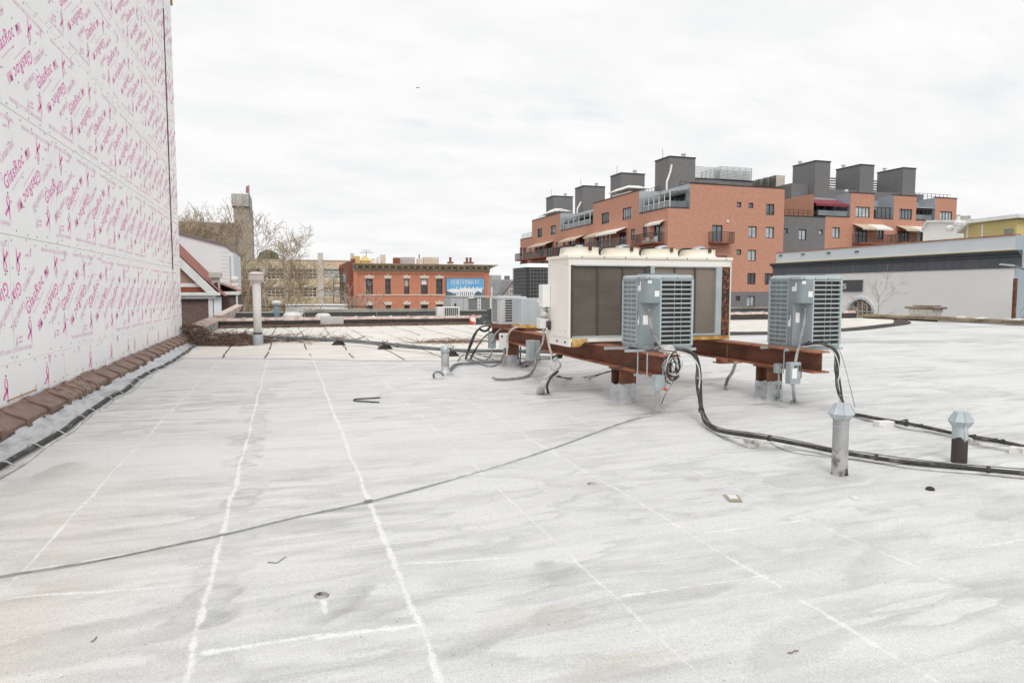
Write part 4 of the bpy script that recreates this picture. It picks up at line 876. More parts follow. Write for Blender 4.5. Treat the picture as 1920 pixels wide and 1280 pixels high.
# ------------------------------------------------------------------ line sets, cables, conduits
def cable(name, label, cat, pts, r, mat, group=None, k=8, n=6):
    mb = MB(); mb.tube(spline(pts, k), r, n); return tag(mb.build(name, [mat], smooth=True), label, cat, group)
def hosepts(c, off): return [(p[0] + off[0], p[1] + off[1], p[2] + off[2]) for p in c]
A1 = [gy(1236, 651, 7.86), gy(1252, 653, 7.78), gy(1275, 655, 7.68), gy(1296, 662, 7.58), gy(1307, 682, 7.5), gy(1309, 710, 7.4), gy(1309, 740, 7.25), gy(1313, 768, 7.05), gp(1326, 793, .06), gp(1352, 808, .06), gp(1400, 815, .135), gp(1440, 821, .12), gp(1500, 833, .05), gp(1560, 845, .05), gp(1640, 857, .05), gp(1700, 866, .045), gp(1780, 874, .045), gp(1850, 880, .045), gp(1935, 888, .045)]
t = thing('line_set', 'thick black refrigerant hoses from the front condenser over bricks past the nearer vent', 'refrigerant line', A1[8])
for nm, off, r, mt in (('hose', (0, 0, 0), .021, 'black_foam'), ('hose', (.030, -.018, -.010), .015, 'black_rubber'), ('pipe', (-.02, -.045, -.03), .009, 'wire_white'), ('control_wire', (.02, .03, .024), .007, 'wire_grey')):
    pts = hosepts(A1, off)
    if r < .02 and r < .01: pts = [(a[0], a[1], max(a[2], hz(a[0], a[1]) + .012)) for a in pts]
    pts = [(q[0] + .012 * math.sin(i * 2.1 + off[0] * 90), q[1] + .014 * math.sin(i * 1.7 + off[2] * 90), q[2]) for i, q in enumerate(pts)]
    mb = MB(); mb.tube(spline(pts, 7), r, 8); mb.build(nm, [mt], t, smooth=True)
for i in (5, 7, 11, 14, 17):
    q = A1[i]; mb = MB(); d = np.array(A1[i + 1]) - np.array(A1[i - 1]); d /= np.linalg.norm(d); c_ = np.array(q) + [.008, -.01, -.004]; mb.tube([c_ - d * .012, c_ + d * .012], .038, 8); mb.build('tie_band', ['wire_grey' if i == 5 else 'tar_black'], t)
B1 = [gy(1502, 648, 7.72), gy(1530, 644, 7.62), gy(1552, 648, 7.5), gy(1566, 664, 7.4), gy(1570, 695, 7.25), gy(1571, 725, 7.1), gy(1576, 752, 6.9), gp(1590, 772, .05), gp(1625, 781, .05), gp(1665, 788, .05), gp(1700, 794, .07), gp(1745, 803, .05), gp(1800, 815, .05), gp(1840, 822, .085), gp(1880, 829, .08), gp(1940, 841, .06)]
t = thing('line_set', 'thinner black refrigerant hoses from the lone right condenser passing behind both vents', 'refrigerant line', B1[8])
for nm, off, r, mt in (('hose', (0, 0, 0), .019, 'black_foam'), ('hose', (.028, -.015, -.010), .013, 'black_rubber'), ('pipe', (-.015, -.03, -.02), .008, 'wire_white'), ('control_wire', (.02, .04, .01), .007, 'black_rubber')):
    pts = [(q[0] + .016 * math.sin(i * 2.3 + off[0] * 90), q[1] + .016 * math.sin(i * 1.9 + off[2] * 90), q[2]) for i, q in enumerate(hosepts(B1, off))]
    mb = MB(); mb.tube(spline(pts, 7), r, 8); mb.build(nm, [mt], t, smooth=True)
for i in (10, 12, 14):
    q = np.array(B1[i]); mb = MB(); d = np.array(B1[i + 1]) - np.array(B1[i - 1]); d /= np.linalg.norm(d); mb.tube([q - d * .012, q + d * .012], .034, 8); mb.build('tie_band', ['tar_black'], t)
for k in range(14):
    mb = MB(); a = rng.randint(9, 13); q = np.array(B1[a]) * .5 + np.array(B1[a + 1]) * .5 + [rng.uniform(-.15, .15), rng.uniform(-.015, .015), .012]; mb.box(q - [.03, .005, .006], q + [.03, .008, rng.uniform(.003, .012)]); mb.build('insulation_scrap', ['black_foam'], t)
cable('thin_wire', 'thin loose wire hanging down from the lone right condenser', 'wire', [gy(1540, 636, 7.6), gy(1572, 655, 7.5), gy(1585, 690, 7.3), gy(1594, 725, 7.1), gp(1603, 762, .01)], .005, 'wire_grey')
cable('thin_wire', 'thin wire on the deck along the near black hoses', 'wire', [gp(1440, 828, .01), gp(1480, 846, .01), gp(1540, 855, .01), gp(1620, 862, .01), gp(1690, 870, .01), gp(1760, 872, .01)], .004, 'wire_grey')
G1 = [gp(-30, 1082, .014), gp(60, 1068, .014), gp(200, 1045, .014), gp(320, 1020, .014), gp(430, 997, .014), gp(560, 966, .014), gp(690, 938, .014), gp(800, 910, .014), gp(900, 882, .014), gp(1000, 851, .014), gp(1080, 823, .014), gp(1150, 797, .014), gp(1190, 784, .014), gp(1228, 777, .02)]
t = thing('roof_cable', 'long grey paired cable snaking across the open deck to the frame', 'cable', G1[6])
mb = MB(); mb.tube(spline(G1, 6), .0070, 6); mb.build('cable_line', ['wire_white'], t, smooth=True)
mb = MB(); mb.tube(spline([(q[0] + .012 * math.sin(i * 1.3) - .005, q[1] - .011 - .005 * math.sin(i * 2.2), q[2] - .004) for i, q in enumerate(G1)], 6), .0035, 6); mb.build('cable_line', ['wire_grey'], t, smooth=True)
q = G1[6]; mb = MB(); mb.tube([(q[0] - .03, q[1] - .015, q[2]), (q[0] + .03, q[1] - .005, q[2])], .012, 6); mb.build('tape_wrap', ['wire_grey'], t)
# disconnect box on conduit at the right condenser
t = thing('disconnect_switch', 'grey disconnect switch on a conduit in front of the right beam end', 'electrical box', gp(1491, 753))
q = gy(1487, 700, 7.35); mb = MB(); mb.box(q - [.085, .05, .135], q + [.085, .05, .15]); mb.build('housing', ['box_grey'], t, bevel=.008)
mb = MB(); mb.box(q + [-.06, -.056, -.06], q + [.015, -.051, .07]); mb.build('sticker', ['sticker'], t)
mb = MB(); mb.box(q + [-.03, -.056, .085], q + [.025, -.051, .11]); mb.box(q + [.045, -.07, .04], q + [.075, -.052, .11]); mb.tube([q + np.array([.09, -.03, -.06]), q + np.array([.09, -.03, .09])], .018, 8); mb.build('lever', ['screw'], t)
fp = gp(1490, 753); mb = MB(); mb.tube([fp, (q[0] - .0, q[1], q[2] - .135)], .022, 10); mb.lathe(fp, [(.07, -.01), (.05, .02), (.025, .05)], 12); mb.build('conduit', ['galv'], t, smooth=True)
mb = MB(); mb.tube(spline([q + np.array([.03, 0, .14]), gy(1495, 660, 7.45), gy(1502, 630, 7.55), gy(1508, 600, 7.68), gy(1510, 578, 7.74)], 6), .019, 8); mb.build('flexible_conduit', ['wire_grey'], t, smooth=True)
t = thing('junction_box', 'small pale junction box on a slim conduit beside the right post', 'electrical box', gp(1461, 751))
q = gy(1459, 690, 7.9); fp = gp(1461, 751); mb = MB(); mb.box(q - [.055, .03, .065], q + [.055, .03, .065]); mb.box(q + [-.004, -.034, -.065], q + [.004, -.031, .065]); mb.build('housing', ['box_grey'], t, bevel=.006)
mb = MB(); mb.tube([fp, (q[0] + .01, q[1], q[2] - .065)], .013, 8); mb.lathe(fp, [(.05, -.01), (.03, .03), (.014, .06)], 10); mb.build('conduit', ['galv'], t, smooth=True); mb = MB(); mb.tube([(fp[0], fp[1], .18), (fp[0] + .003, fp[1], .24)], .018, 8); mb.build('coupling', ['tar_black'], t)
cable('flexible_conduit', 'curved grey flexible conduit rising from the deck between the two beams', 'conduit', [gp(1361, 731), gz(1361, 722, .06), gy(1365, 710, 9.3), gy(1373, 698, 9.5), gy(1378, 684, 9.6), gy(1379, 676, 9.7)], .026, 'wire_grey')
bx = gy(1366, 678, 10.2); mb = MB(); mb.box(bx - [.25, .1, .02], bx + [.22, .12, 0.0]); mb.box(bx + [-.22, -.06, .002], bx + [-.08, .06, .06]); mb.box(bx + [.0, -.05, .001], bx + [.09, .05, .08]); tag(mb.build('mounting_plate', ['rust_light'], bevel=.004), 'small metal plate with fittings hanging under the right beam', 'bracket')
# electrical at front of beam A
t = thing('disconnect_switch', 'grey box on a sealed conduit hanging at the front end of the left beam', 'electrical box', gp(1232, 772))
q = gy(1237, 716, 7.45); mb = MB(); mb.box(q - [.085, .05, .10], q + [.045, .05, .09]); mb.box(q + [.047, -.03, -.06], q + [.075, .03, .20]); mb.build('housing', ['box_grey'], t, bevel=.008)
fp = gp(1232, 771); mb = MB(); mb.lathe(fp, [(.075, -.01), (.05, .03), (.032, .12), (.038, .2), (.03, .3), (.028, q[2] - fp[2] - .09)], 12); mb.build('conduit', ['silver_coat'], t, smooth=True)
mb = MB(); mb.tube(spline([gy(1217, 580, 7.86), gy(1218, 600, 7.83), gy(1224, 625, 7.78), gy(1236, 645, 7.70), gy(1246, 662, 7.55), gy(1248, 690, 7.40), q + np.array([.06, 0, .12])], 6), .020, 8); mb.build('flexible_conduit', ['wire_grey'], t, smooth=True)
c0 = gy(1262, 690, 7.38); t = thing('cable_coil', 'tangled coil of dark and pale wires hanging at the front beam end', 'cable', c0)
for k in range(9):
    a0 = rng.uniform(0, 6); rx, rz = rng.uniform(.05, .12), rng.uniform(.10, .17); cc = c0 + np.array([rng.uniform(-.04, .03), rng.uniform(-.03, .03), rng.uniform(-.10, .06)])
    pts = [cc + np.array([rx * math.cos(a0 + q), .02 * math.sin(3 * q), rz * math.sin(a0 + q)]) for q in np.linspace(0, rng.uniform(4.5, 6.6), 12)]
    mb = MB(); mb.tube(spline(pts, 3), rng.choice([.006, .008, .009]), 5); mb.build('wire_loop', [rng.choice(['black_rubber', 'black_rubber', 'wire_white', 'wire_grey'])], t, smooth=True)
mb = MB(); mb.tube(spline([gy(1253, 666, 7.40), gy(1253, 690, 7.38), gy(1252, 715, 7.36)], 4), .008, 6); mb.tube(spline([gy(1262, 715, 7.38), gy(1255, 728, 7.36), gy(1248, 738, 7.34), gp(1240, 757, .02)], 5), .009, 6); mb.build('wire_tail', ['wire_grey'], t)
mb = MB(); mb.tube([gy(1246, 728, 7.36), gy(1252, 733, 7.36)], .018, 8); mb.build('wire_nut', ['red_paint'], t)
mb = MB(); mb.tube(spline([gy(1228, 655, 7.8), gy(1236, 650, 7.74), gy(1250, 652, 7.7), gy(1262, 656, 7.66), gy(1276, 662, 7.6)], 5), .008, 6)
for k in range(6): cc = gy(1248 + k * 2, 652, 7.7); mb.tube([cc + np.array([.0 + .045 * math.cos(q), .045 * math.sin(q), .03 * math.sin(q)]) for q in np.linspace(0, 6.28, 9)], .007, 5)
mb.build('wire_wrap', ['wire_white'], t, smooth=True)
cable('power_cable', 'black cable slung from the wrapped pipe to the front post', 'cable', [gy(1043, 706, 10.0), gz(1065, 708, .02), gz(1100, 706, .02), gy(1130, 700, 9.0), gy(1160, 690, 8.5), gy(1205, 672, 8.0)], .010, 'black_rubber')
cable('power_cable', 'second black cable lying on the deck toward the front post', 'cable', [gy(1046, 704, 10.2), gp(1070, 711, .01), gp(1105, 709, .01), gy(1140, 696, 8.7)], .008, 'black_rubber')
# silver wrapped pipe knot below the cream unit
t = thing('wrapped_pipe', 'crooked pipe wrapped in silver tape rising under the cream unit corner', 'pipe', gp(1015, 736))
mb = MB(); P_ = [gp(1012, 737, .0), gy(1018, 722, 9.6), gy(1028, 706, 9.7), gy(1042, 694, 9.8), gy(1046, 682, 9.85), gy(1040, 672, 9.9)]
pts = spline(P_, 6); mb.tube(pts, [.058 + .012 * math.sin(i * .9) - .0005 * i for i in range(len(pts))], 9); mb.build('wrap', ['silver_coat'], t, smooth=True)
mb = MB(); mb.tube(spline([gp(1028, 737, .0), gy(1026, 722, 9.55), gy(1034, 706, 9.65), gy(1046, 696, 9.75)], 5), .02, 7); mb.tube(spline([gy(1038, 672, 9.9), gy(1044, 668, 9.95), gy(1052, 668, 10)], 4), .035, 8); mb.build('bare_end', ['tar_black'], t, smooth=True)
mb = MB(); mb.tube(spline([gy(1036, 668, 9.95), gy(1030, 650, 9.9), gy(1026, 630, 9.85), gy(1025, 615, 9.82)], 5), .016, 7); mb.build('conduit', ['wire_white'], t, smooth=True)
cable('thin_wire', 'pair of thin wires hanging below the wrapped pipe', 'wire', [gy(1031, 673, 9.9), gy(1033, 690, 9.85), gz(1030, 700, .05), gp(1040, 712, .01)], .006, 'wire_white')
# boxes on the left face of beam A with loops of conduit
t = thing('junction_box', 'white junction box with a dark knockout on the far left post', 'electrical box', gy(946, 640, 13.6))
q = gy(945.5, 639, 13.55); mb = MB(); mb.box(q - [.10, .06, .155], q + [.08, .06, .16]); mb.build('housing', ['white_paint'], t, bevel=.01)
mb = MB(); mb.box(q + [-.09, -.066, .08], q + [-.05, -.061, .12]); mb.build('knockout', ['tar_black'], t)
t = thing('junction_box', 'narrow pale junction box left of the white one', 'electrical box', gy(922, 638, 14.6))
q = gy(922, 639, 14.6); mb = MB(); mb.box(q - [.075, .08, .16], q + [.075, .05, .16]); mb.build('housing', ['box_grey'], t, bevel=.01)
t = thing('junction_box', 'double grey junction box below the beam near the cream unit', 'electrical box', gy(1001, 657, 11.6))
q = gy(1001, 658, 11.6); mb = MB(); mb.box(q - [.14, .06, .17], q + [.0, .05, .2]); mb.box(q + [.01, -.04, -.15], q + [.11, .06, .19]); mb.build('housing', ['box_grey'], t, bevel=.01)
for lb, pts, r, mt in (
    ('grey conduit looping from the galvanised box down to the white junction box', [gy(976, 612, 12.9), gy(962, 616, 13), gy(953, 628, 13.2), gy(951, 650, 13.3), gy(950, 668, 13.2)], .022, 'wire_white'),
    ('pale conduit curving from the beam top to the narrow junction box', [gy(952, 614, 14.0), gy(938, 617, 14.2), gy(928, 628, 14.4), gy(923, 640, 14.5)], .018, 'wire_white'),
    ('white conduit bending from the cream unit down to the double box', [gy(1019, 612, 10.2), gy(1019, 635, 10.6), gy(1014, 650, 11.0), gy(1006, 662, 11.4)], .018, 'wire_white'),
    ('grey flexible conduit ending loose on the deck below the double box', [gy(1004, 668, 11.5), gy(1004, 684, 11.3), gp(998, 697, .04), gp(985, 706, .03), gp(960, 710, .03), gp(935, 711, .03), gp(924, 708, .05)], .022, 'wire_grey'),
    ('grey conduit sagging from the white junction box to the deck', [gy(946, 652, 13.5), gy(943, 668, 13.5), gp(935, 682, .03), gp(918, 686, .03), gp(898, 680, .03), gp(880, 674, .05)], .018, 'wire_grey'),
    ('grey conduit sagging from the narrow junction box to the deck', [gy(924, 650, 14.5), gy(920, 666, 14.4), gp(910, 675, .03), gp(895, 672, .05), gp(876, 664, .12), gp(865, 668, .06), gp(858, 676, .02)], .016, 'wire_grey'),
    ('thick conduit along the deck from the open silver pipe to the far post', [gp(842, 695, .04), gp(850, 686, .05), gp(862, 682, .05), gp(880, 681, .05), gp(905, 679, .05), gp(942, 678, .05)], .032, 'pipe_steel'),
    ('cable loop coming out at the foot of the open silver pipe', [gp(814, 707, .0), gp(813, 702, .08), gp(818, 697, .14), gp(826, 698, .12), gp(831, 703, .05)], .022, 'wire_grey')):
    cable('flexible_conduit', lb, 'conduit', pts, r, mt)
for lb, pts, r in (
    ('thick black hose arching from the far beam end down to the deck', [gy(936, 602, 14.9), gy(926, 608, 15), gy(918, 614, 15), gy(912, 620, 15), gy(905, 620, 15), gy(899, 617, 15), gy(893, 622, 14.9), gy(886, 634, 14.7), gy(880, 650, 14.5), gp(873, 672, .02)], .026),
    ('second black hose arching from the far beam end down to the deck', [gy(932, 606, 15), gy(920, 610, 15), gy(908, 611, 15), gy(898, 616, 15), gy(890, 630, 14.8), gy(883, 648, 14.6), gp(875, 668, .02)], .018),
    ('black cable from the beam arching left toward the deck', [gy(940, 616, 14.6), gy(925, 620, 14.7), gy(910, 630, 14.7), gy(898, 645, 14.6), gy(888, 660, 14.5), gp(881, 674, .02)], .016),
    ('thinner black cable from the beam beside the arching one', [gy(936, 617, 14.6), gy(920, 624, 14.7), gy(905, 636, 14.6), gy(892, 656, 14.5), gp(884, 672, .02)], .011),
    ('black cable hanging straight down behind the narrow box', [gy(917, 616, 14.9), gy(917, 630, 14.8), gy(920, 648, 14.7)], .010)):
    cable('black_cable', lb, 'cable', pts, r, 'black_rubber', k=6)
t = thing('riser_pipe', 'pair of thin dark pipes standing on the deck behind the far post', 'pipe', gp(974, 684))
for px_ in (972, 976):
    mb = MB(); mb.tube(spline([gy(px_, 650, 13.4), gy(px_, 665, 13.4), gp(px_, 682, .02), gp(px_ + 14, 686, .02)], 4), .016, 6); mb.build('pipe', ['pipe_steel'], t, smooth=True)
t = thing('scrap_conduit', 'bundle of grey conduit offcuts piled on the deck below the beam', 'conduit', gp(1000, 680))
for k in range(7):
    a = gp(978 + rng.uniform(-4, 4), 684 + rng.uniform(-4, 3), .03); b = gp(1028 + rng.uniform(-14, 4), 667 + rng.uniform(-4, 8), .06); mb = MB(); mb.tube(spline([a, (a + b) / 2 + [0, 0, rng.uniform(.0, .08)], b], 4), rng.choice([.012, .02, .026]), 6); mb.build('conduit_piece', [rng.choice(['wire_grey', 'wire_white', 'galv'])], t, smooth=True)

# gas pipe with rubber blocks
G = [gz(428, 629, .16), gz(520, 632, .16), gz(635, 637, .16), gz(722, 644, .16), gz(845, 656, .16), gz(945, 658, .16), gz(1045, 660, .16)]
mb = MB(); mb.tube(spline(G, 4), .042, 10)
for i in (1, 3, 5): d = (G[i + 1] - G[i]); d /= np.linalg.norm(d); mb.tube([G[i] + d * .5, G[i] + d * .62], .055, 10)
tag(mb.build('gas_pipe', ['pipe_steel'], smooth=True), 'long grey gas pipe running low across the back of the deck on blocks', 'pipe')
for i, (q, lb) in enumerate(((G[2], 'rubber pipe block nearest the twig heap under the gas pipe'), (G[3], 'rubber pipe block in the middle of the gas pipe'), (G[4], 'rubber pipe block just behind the open silver vent pipe'))):
    t = thing('pipe_block', lb, 'pipe support', (q[0], q[1], .012), 'rubber blocks under the gas pipe'); x, y = q[0], q[1]
    mb = MB(); mb.prism([(x - .20, y - .12, .012), (x + .20, y - .12, .012), (x + .20, y + .12, .012), (x - .20, y + .12, .012)], [(x - .11, y - .09, .115), (x + .11, y - .09, .115), (x + .11, y + .09, .115), (x - .11, y + .09, .115)]); mb.build('block', ['rubber_block'], t)
    mb = MB(); mb.tube([(x - .0, y - .05, .2), (x - .0, y + .05, .2)], .022, 6)
    for s_ in (-.06, .06): mb.tube([(x + s_, y, .11), (x + s_, y, .23)], .008, 6); mb.lathe((x + s_, y, .215), [(.02, 0), (.02, .025)], 6)
    mb.build('pipe_clamp', ['clamp_red'], t)
cable('roof_cable', 'thin dark cable lying behind the gas pipe along the deck', 'cable', [gz(560, 641, .02), gz(620, 640, .02), gz(690, 645, .02), gz(760, 652, .02), gz(830, 657, .02), gz(900, 663, .02), gz(960, 666, .02)], .014, 'black_rubber')
cable('roof_cable', 'thin grey cable lying in front of the gas pipe near the post', 'cable', [gz(846, 662, .02), gz(880, 665, .02), gz(912, 667, .02), gz(960, 669, .02), gz(1010, 676, .02)], .012, 'wire_grey')

# ------------------------------------------------------------------ bricks and small things
def brick(label, px, py, ang, zb=0., L_=.23, W=.11, H=.068, cat='brick', mt='brick_old', dx=0., dy=0.):
    p = gp(px, py); x, y = p[0] + dx, p[1] + dy; z = hz(x, y) + zb - .003; ca, sa = math.cos(ang), math.sin(ang)
    def q(u, v, w_): return (x + u * ca - v * sa, y + u * sa + v * ca, z + w_)
    mb = MB(); a, b = L_ / 2, W / 2; j = [rng.uniform(.9, 1.05) for _ in range(8)]
    mb.prism([q(-a * j[0], -b, 0), q(a * j[1], -b, 0), q(a * j[2], b, 0), q(-a * j[3], b, 0)], [q(-a * j[4], -b, H), q(a * j[5], -b, H), q(a * j[6], b, H * j[0]), q(-a * j[7], b, H)])
    return tag(mb.build('brick', [mt], bevel=.006), label, cat, 'loose bricks under the hoses')
brick('lower brick of the stacked pair under the near hoses', 1417, 836, -.05, H=.055)
brick('upper brick of the stacked pair under the near hoses', 1411, 835, .25, .055, .19, .10, .05)
brick('single old brick under the far hoses between the two vents', 1657, 799, -.1)
brick('pale brick just right of the tar footed vent', 1832, 831, -.15, L_=.22)
brick('pale brick right at the edge under the far hoses', 1908, 848, .45, L_=.22)
mb = MB(); p = gp(690, 749); ln = [gp(713, 745, .012), gp(690, 746.5, .012), gp(665, 748, .012), gp(663, 750, .012), gp(668, 751.5, .012), gp(690, 752.5, .012), gp(711, 754, .012)]; mb.tube(ln, .010, 6); tag(mb.build('bent_rod', ['black_rubber']), 'black rod bent into a hairpin lying on the open deck', 'rod')
mb = MB(); mb.tube([gp(502, 1053, .004), gp(519, 1054.5, .004), gp(536, 1043, .004)], .0035, 5); tag(mb.build('bent_wire', ['wire_grey']), 'short bent wire lying alone on the near deck', 'wire')
mb = MB(); mb.tube(spline([gp(1477, 1222, .004), gp(1484, 1223, .004), gp(1490, 1219, .006), gp(1497, 1219, .004)], 4), .003, 5); tag(mb.build('twig', ['twig']), 'tiny curled twig on the near deck', 'twig')
mb = MB(); mb.tube(spline([gp(170, 1202, .004), gp(176, 1199, .006), gp(181, 1193, .004)], 4), .003, 5); tag(mb.build('twig', ['twig']), 'tiny dark twig on the near deck toward the boarded wall', 'twig')
q = [gp(1355, 926, .006), gp(1383, 926.5, .006), gp(1393, 940, .006), gp(1367, 939.5, .006)]; c_ = sum(q) / 4
t = thing('roof_patch', 'small square metal patch plate stuck on the deck', 'roof patch', c_)
mb = MB(); mb.quad(*[(a[0], a[1], a[2]) for a in q]); mb.build('plate_rim', ['cornice_tan'], t)
mb = MB(); mb.quad(*[c_ + (a - c_) * .62 + [.005, .01, .004] for a in q]); mb.build('plate_face', ['parapet_white'], t)
for (px_, py_, lb) in ((1110, 907, 'small round deck fitting ringed by sealant'), (1744, 918, 'small dark knob of tar on the deck right of the vents'), (1602, 933, 'flat smear of old sealant right of the patch plate'), (603, 1116, 'cracked tar plug at the head of a short sealant line')):
    p = gp(px_, py_); mb = MB(); mb.lathe(p, [(.04, -.002), (.036, .006), (.025, .009), (.014, .004)], 10) if 'knob' not in lb else mb.lathe(p, [(.035, -.002), (.03, .018), (.015, .026)], 8)
    tag(mb.build('deck_fitting', ['parapet_white' if 'smear' in lb else 'tar_crack' if 'knob' not in lb and 'plug' not in lb else 'parapet_dark' if 'knob' in lb else 'tar_crack'], smooth=True), lb, 'roof fitting')

# ------------------------------------------------------------------ debris
def sticks(mb, n, cx, cy, rx, ry, hmax, lmin, lmax, rmin, rmax, mats=2, flat=.25, z0=.012):
    for k in range(n):
        a = rng.uniform(0, 6.283); rr = math.sqrt(rng.random()); x, y = cx + rx * rr * math.cos(a), cy + ry * rr * math.sin(a); hh = hmax * (1 - rr ** 2) * rng.random()
        th = rng.uniform(0, 6.283); l = rng.uniform(lmin, lmax); el = rng.gauss(0, flat); d = np.array([math.cos(th) * math.cos(el), math.sin(th) * math.cos(el), math.sin(el)]) * l
        p0 = np.array([x, y, z0 + hh]); p1 = p0 + d * .5 + [rng.gauss(0, .06) * l, rng.gauss(0, .06) * l, rng.gauss(0, .08) * l]; p2 = p0 + d + [0, 0, rng.gauss(0, .06) * l]
        for p in (p0, p1, p2): p[2] = max(p[2], z0)
        r_ = rng.uniform(rmin, rmax); mb.tube([p0, p1, p2], [r_, r_ * .8, r_ * .4], 3, m=rng.randint(0, mats - 1), cap=False)
mb = MB(); c_ = gz(425, 645); 
sticks(mb, 1500, c_[0] + .15, c_[1] + .2, 1.05, 1.25, .34, .12, .6, .004, .012)
sticks(mb, 500, -2.45, 22.4, .35, .9, .45, .12, .5, .004, .012, z0=.10)
sticks(mb, 300, -2.9, 23.0, .3, .8, .12, .12, .4, .004, .010, z0=.46)
sticks(mb, 260, c_[0] + 2.4, c_[1] + .6, 1.6, .5, .10, .15, .7, .004, .012)
xx, yy = np.meshgrid(np.linspace(-1, 1, 30), np.linspace(-1, 1, 30)); hh = np.clip(1 - (xx ** 2 + yy ** 2) - .35 * fbm(xx * 3 + 5, yy * 3, 8, 3), -.2, 1) * .22
vs = [(c_[0] + .15 + 1.05 * a, c_[1] + .2 + 1.2 * b, .0 + h_) for a, b, h_ in zip(xx.ravel(), yy.ravel(), hh.ravel())]; mb.add(vs, [(i * 30 + j, i * 30 + j + 1, (i + 1) * 30 + j + 1, (i + 1) * 30 + j) for i in range(29) for j in range(29)], 1)
tag(mb.build('twig_heap', ['twig', 'litter']), 'heap of dead brown twigs and leaves at the parapet corner', 'debris', kind='stuff')
mb = MB()
for k in range(420):
    x = rng.uniform(-2.6, 9.5); wdt = .5 * (1 - .5 * vn(x * .8, 1, 2)); sticks(mb, 2, x, 31.35 - rng.random() ** 1.5 * wdt, .25, .05, .10, .1, .5, .004, .011)
for i in range(120):
    xa = -2.7 + i * .103; xb = xa + .103; wa, wb = .18 + .35 * vn(xa * 1.1, 3, 9), .18 + .35 * vn(xb * 1.1, 3, 9); mb.add([(xa, 31.5, .13), (xb, 31.5, .13), (xb, 31.5 - wb, .016), (xa, 31.5 - wa, .016)], [(3, 2, 1, 0)], 1)
tag(mb.build('leaf_litter', ['twig', 'litter']), 'strip of dead leaves and twigs along the foot of the tiled parapet', 'debris', kind='stuff')
mb = MB(); c_ = gz(850, 642); sticks(mb, 160, c_[0], c_[1], 1.5, .40, .05, .3, 1.0, .005, .012, flat=.08); tag(mb.build('twig_tangle', ['twig', 'twig']), 'thin tangle of twigs on the slabs behind the gas pipe', 'debris', kind='stuff')
for lb, a, b, r_ in (('grey branch lying across the twig heap', (400, 630), (470, 634), .05), ('dark branch lying right of the tall white vent', (486, 634), (560, 626), .04), ('forked dark branch lying left of the gas pipe blocks', (525, 629), (585, 644), .035)):
    A_, B_ = gz(*a, .10), gz(*b, .06); mb = MB(); mb.tube(spline([A_, A_ * .6 + B_ * .4 + [0, .05, .03], B_], 5), [r_ * (1 - .04 * i) for i in range(11)], 7)
    for k in range(4): u = rng.uniform(.3, .9); p = A_ * (1 - u) + B_ * u; mb.tube([p, p + [rng.uniform(.1, .5), rng.uniform(-.3, .3), rng.uniform(.0, .15)]], [r_ * .4, .006], 4)
    tag(mb.build('fallen_branch', ['bark_grey'], smooth=True), lb, 'branch')
q = gz(398, 634, .18); mb = MB(); mb.box(q - [.18, .08, .05], q + [.16, .08, .05]); tag(mb.build('painted_block', ['parapet_white'], bevel=.02), 'white painted block lying on the twig heap', 'block')
q = gz(425, 615); mb = MB(); mb.prism([(q[0] - .2, q[1] - .1, .012), (q[0] + .25, q[1] - .1, .012), (q[0] + .2, q[1] + .1, .012), (q[0] - .2, q[1] + .1, .012)], [(q[0] - .15, q[1] - .05, .12), (q[0] - .05, q[1] - .05, .10), (q[0] - .05, q[1] + .05, .1), (q[0] - .15, q[1] + .05, .12)]); tag(mb.build('torn_membrane', ['white_paint']), 'scrap of white membrane at the parapet corner', 'scrap')
q = gy(886.5, 604, 31.05); q[2] = .012; t = thing('paint_bucket', 'white and red plastic bucket at the foot of the tiled parapet', 'bucket', q)
mb = MB(); mb.lathe(q, [(.14, 0), (.155, .18)], 16); mb.lathe(q, [(.155, .18), (.165, .36), (.172, .37), (.172, .40), (.15, .40), (.15, .3)], 16, cap=False); mb.build('pail', ['white_paint'], t, smooth=True)
mb = MB(); n = 24
for i in range(n):
    a, b = math.pi * .85 + i * .1, math.pi * .85 + (i + 1) * .1; ha, hb = .10 + .16 * vn(i * .9, 2, 2) + (.12 if i < 9 else 0), .10 + .16 * vn((i + 1) * .9, 2, 2) + (.12 if i + 1 < 9 else 0)
    mb.quad((q[0] + .146 * math.cos(a), q[1] + .146 * math.sin(a), .0), (q[0] + .146 * math.cos(b), q[1] + .146 * math.sin(b), .0), (q[0] + .168 * math.cos(b), q[1] + .168 * math.sin(b), hb), (q[0] + .168 * math.cos(a), q[1] + .168 * math.sin(a), ha))
mb.build('paint_drips', ['red_paint'], t); mb = MB(); mb.lathe(q, [(.176, .375), (.176, .41), (.15, .412)], 16); mb.build('rim', ['red_paint'], t)
q = gy(912, 604, 31.05); q[2] = .012; mb = MB(); n = 14
xx, yy = np.meshgrid(np.linspace(-1, 1, 18), np.linspace(-1, 1, 18)); hh = np.sqrt(np.clip(1 - xx ** 2 - yy ** 2, 0, 1)) * (.30 + .5 * fbm(xx * 2 + 3, yy * 2, 4, 3))
mb.add([(q[0] + .55 * a, q[1] + .35 * b, .01 + .75 * h_) for a, b, h_ in zip(xx.ravel(), yy.ravel(), hh.ravel())], [(i * 18 + j, i * 18 + j + 1, (i + 1) * 18 + j + 1, (i + 1) * 18 + j) for i in range(17) for j in range(17)])
tag(mb.build('rubbish_bag', ['bag_black']), 'crumpled black rubbish bag beside the red and white bucket', 'bag')
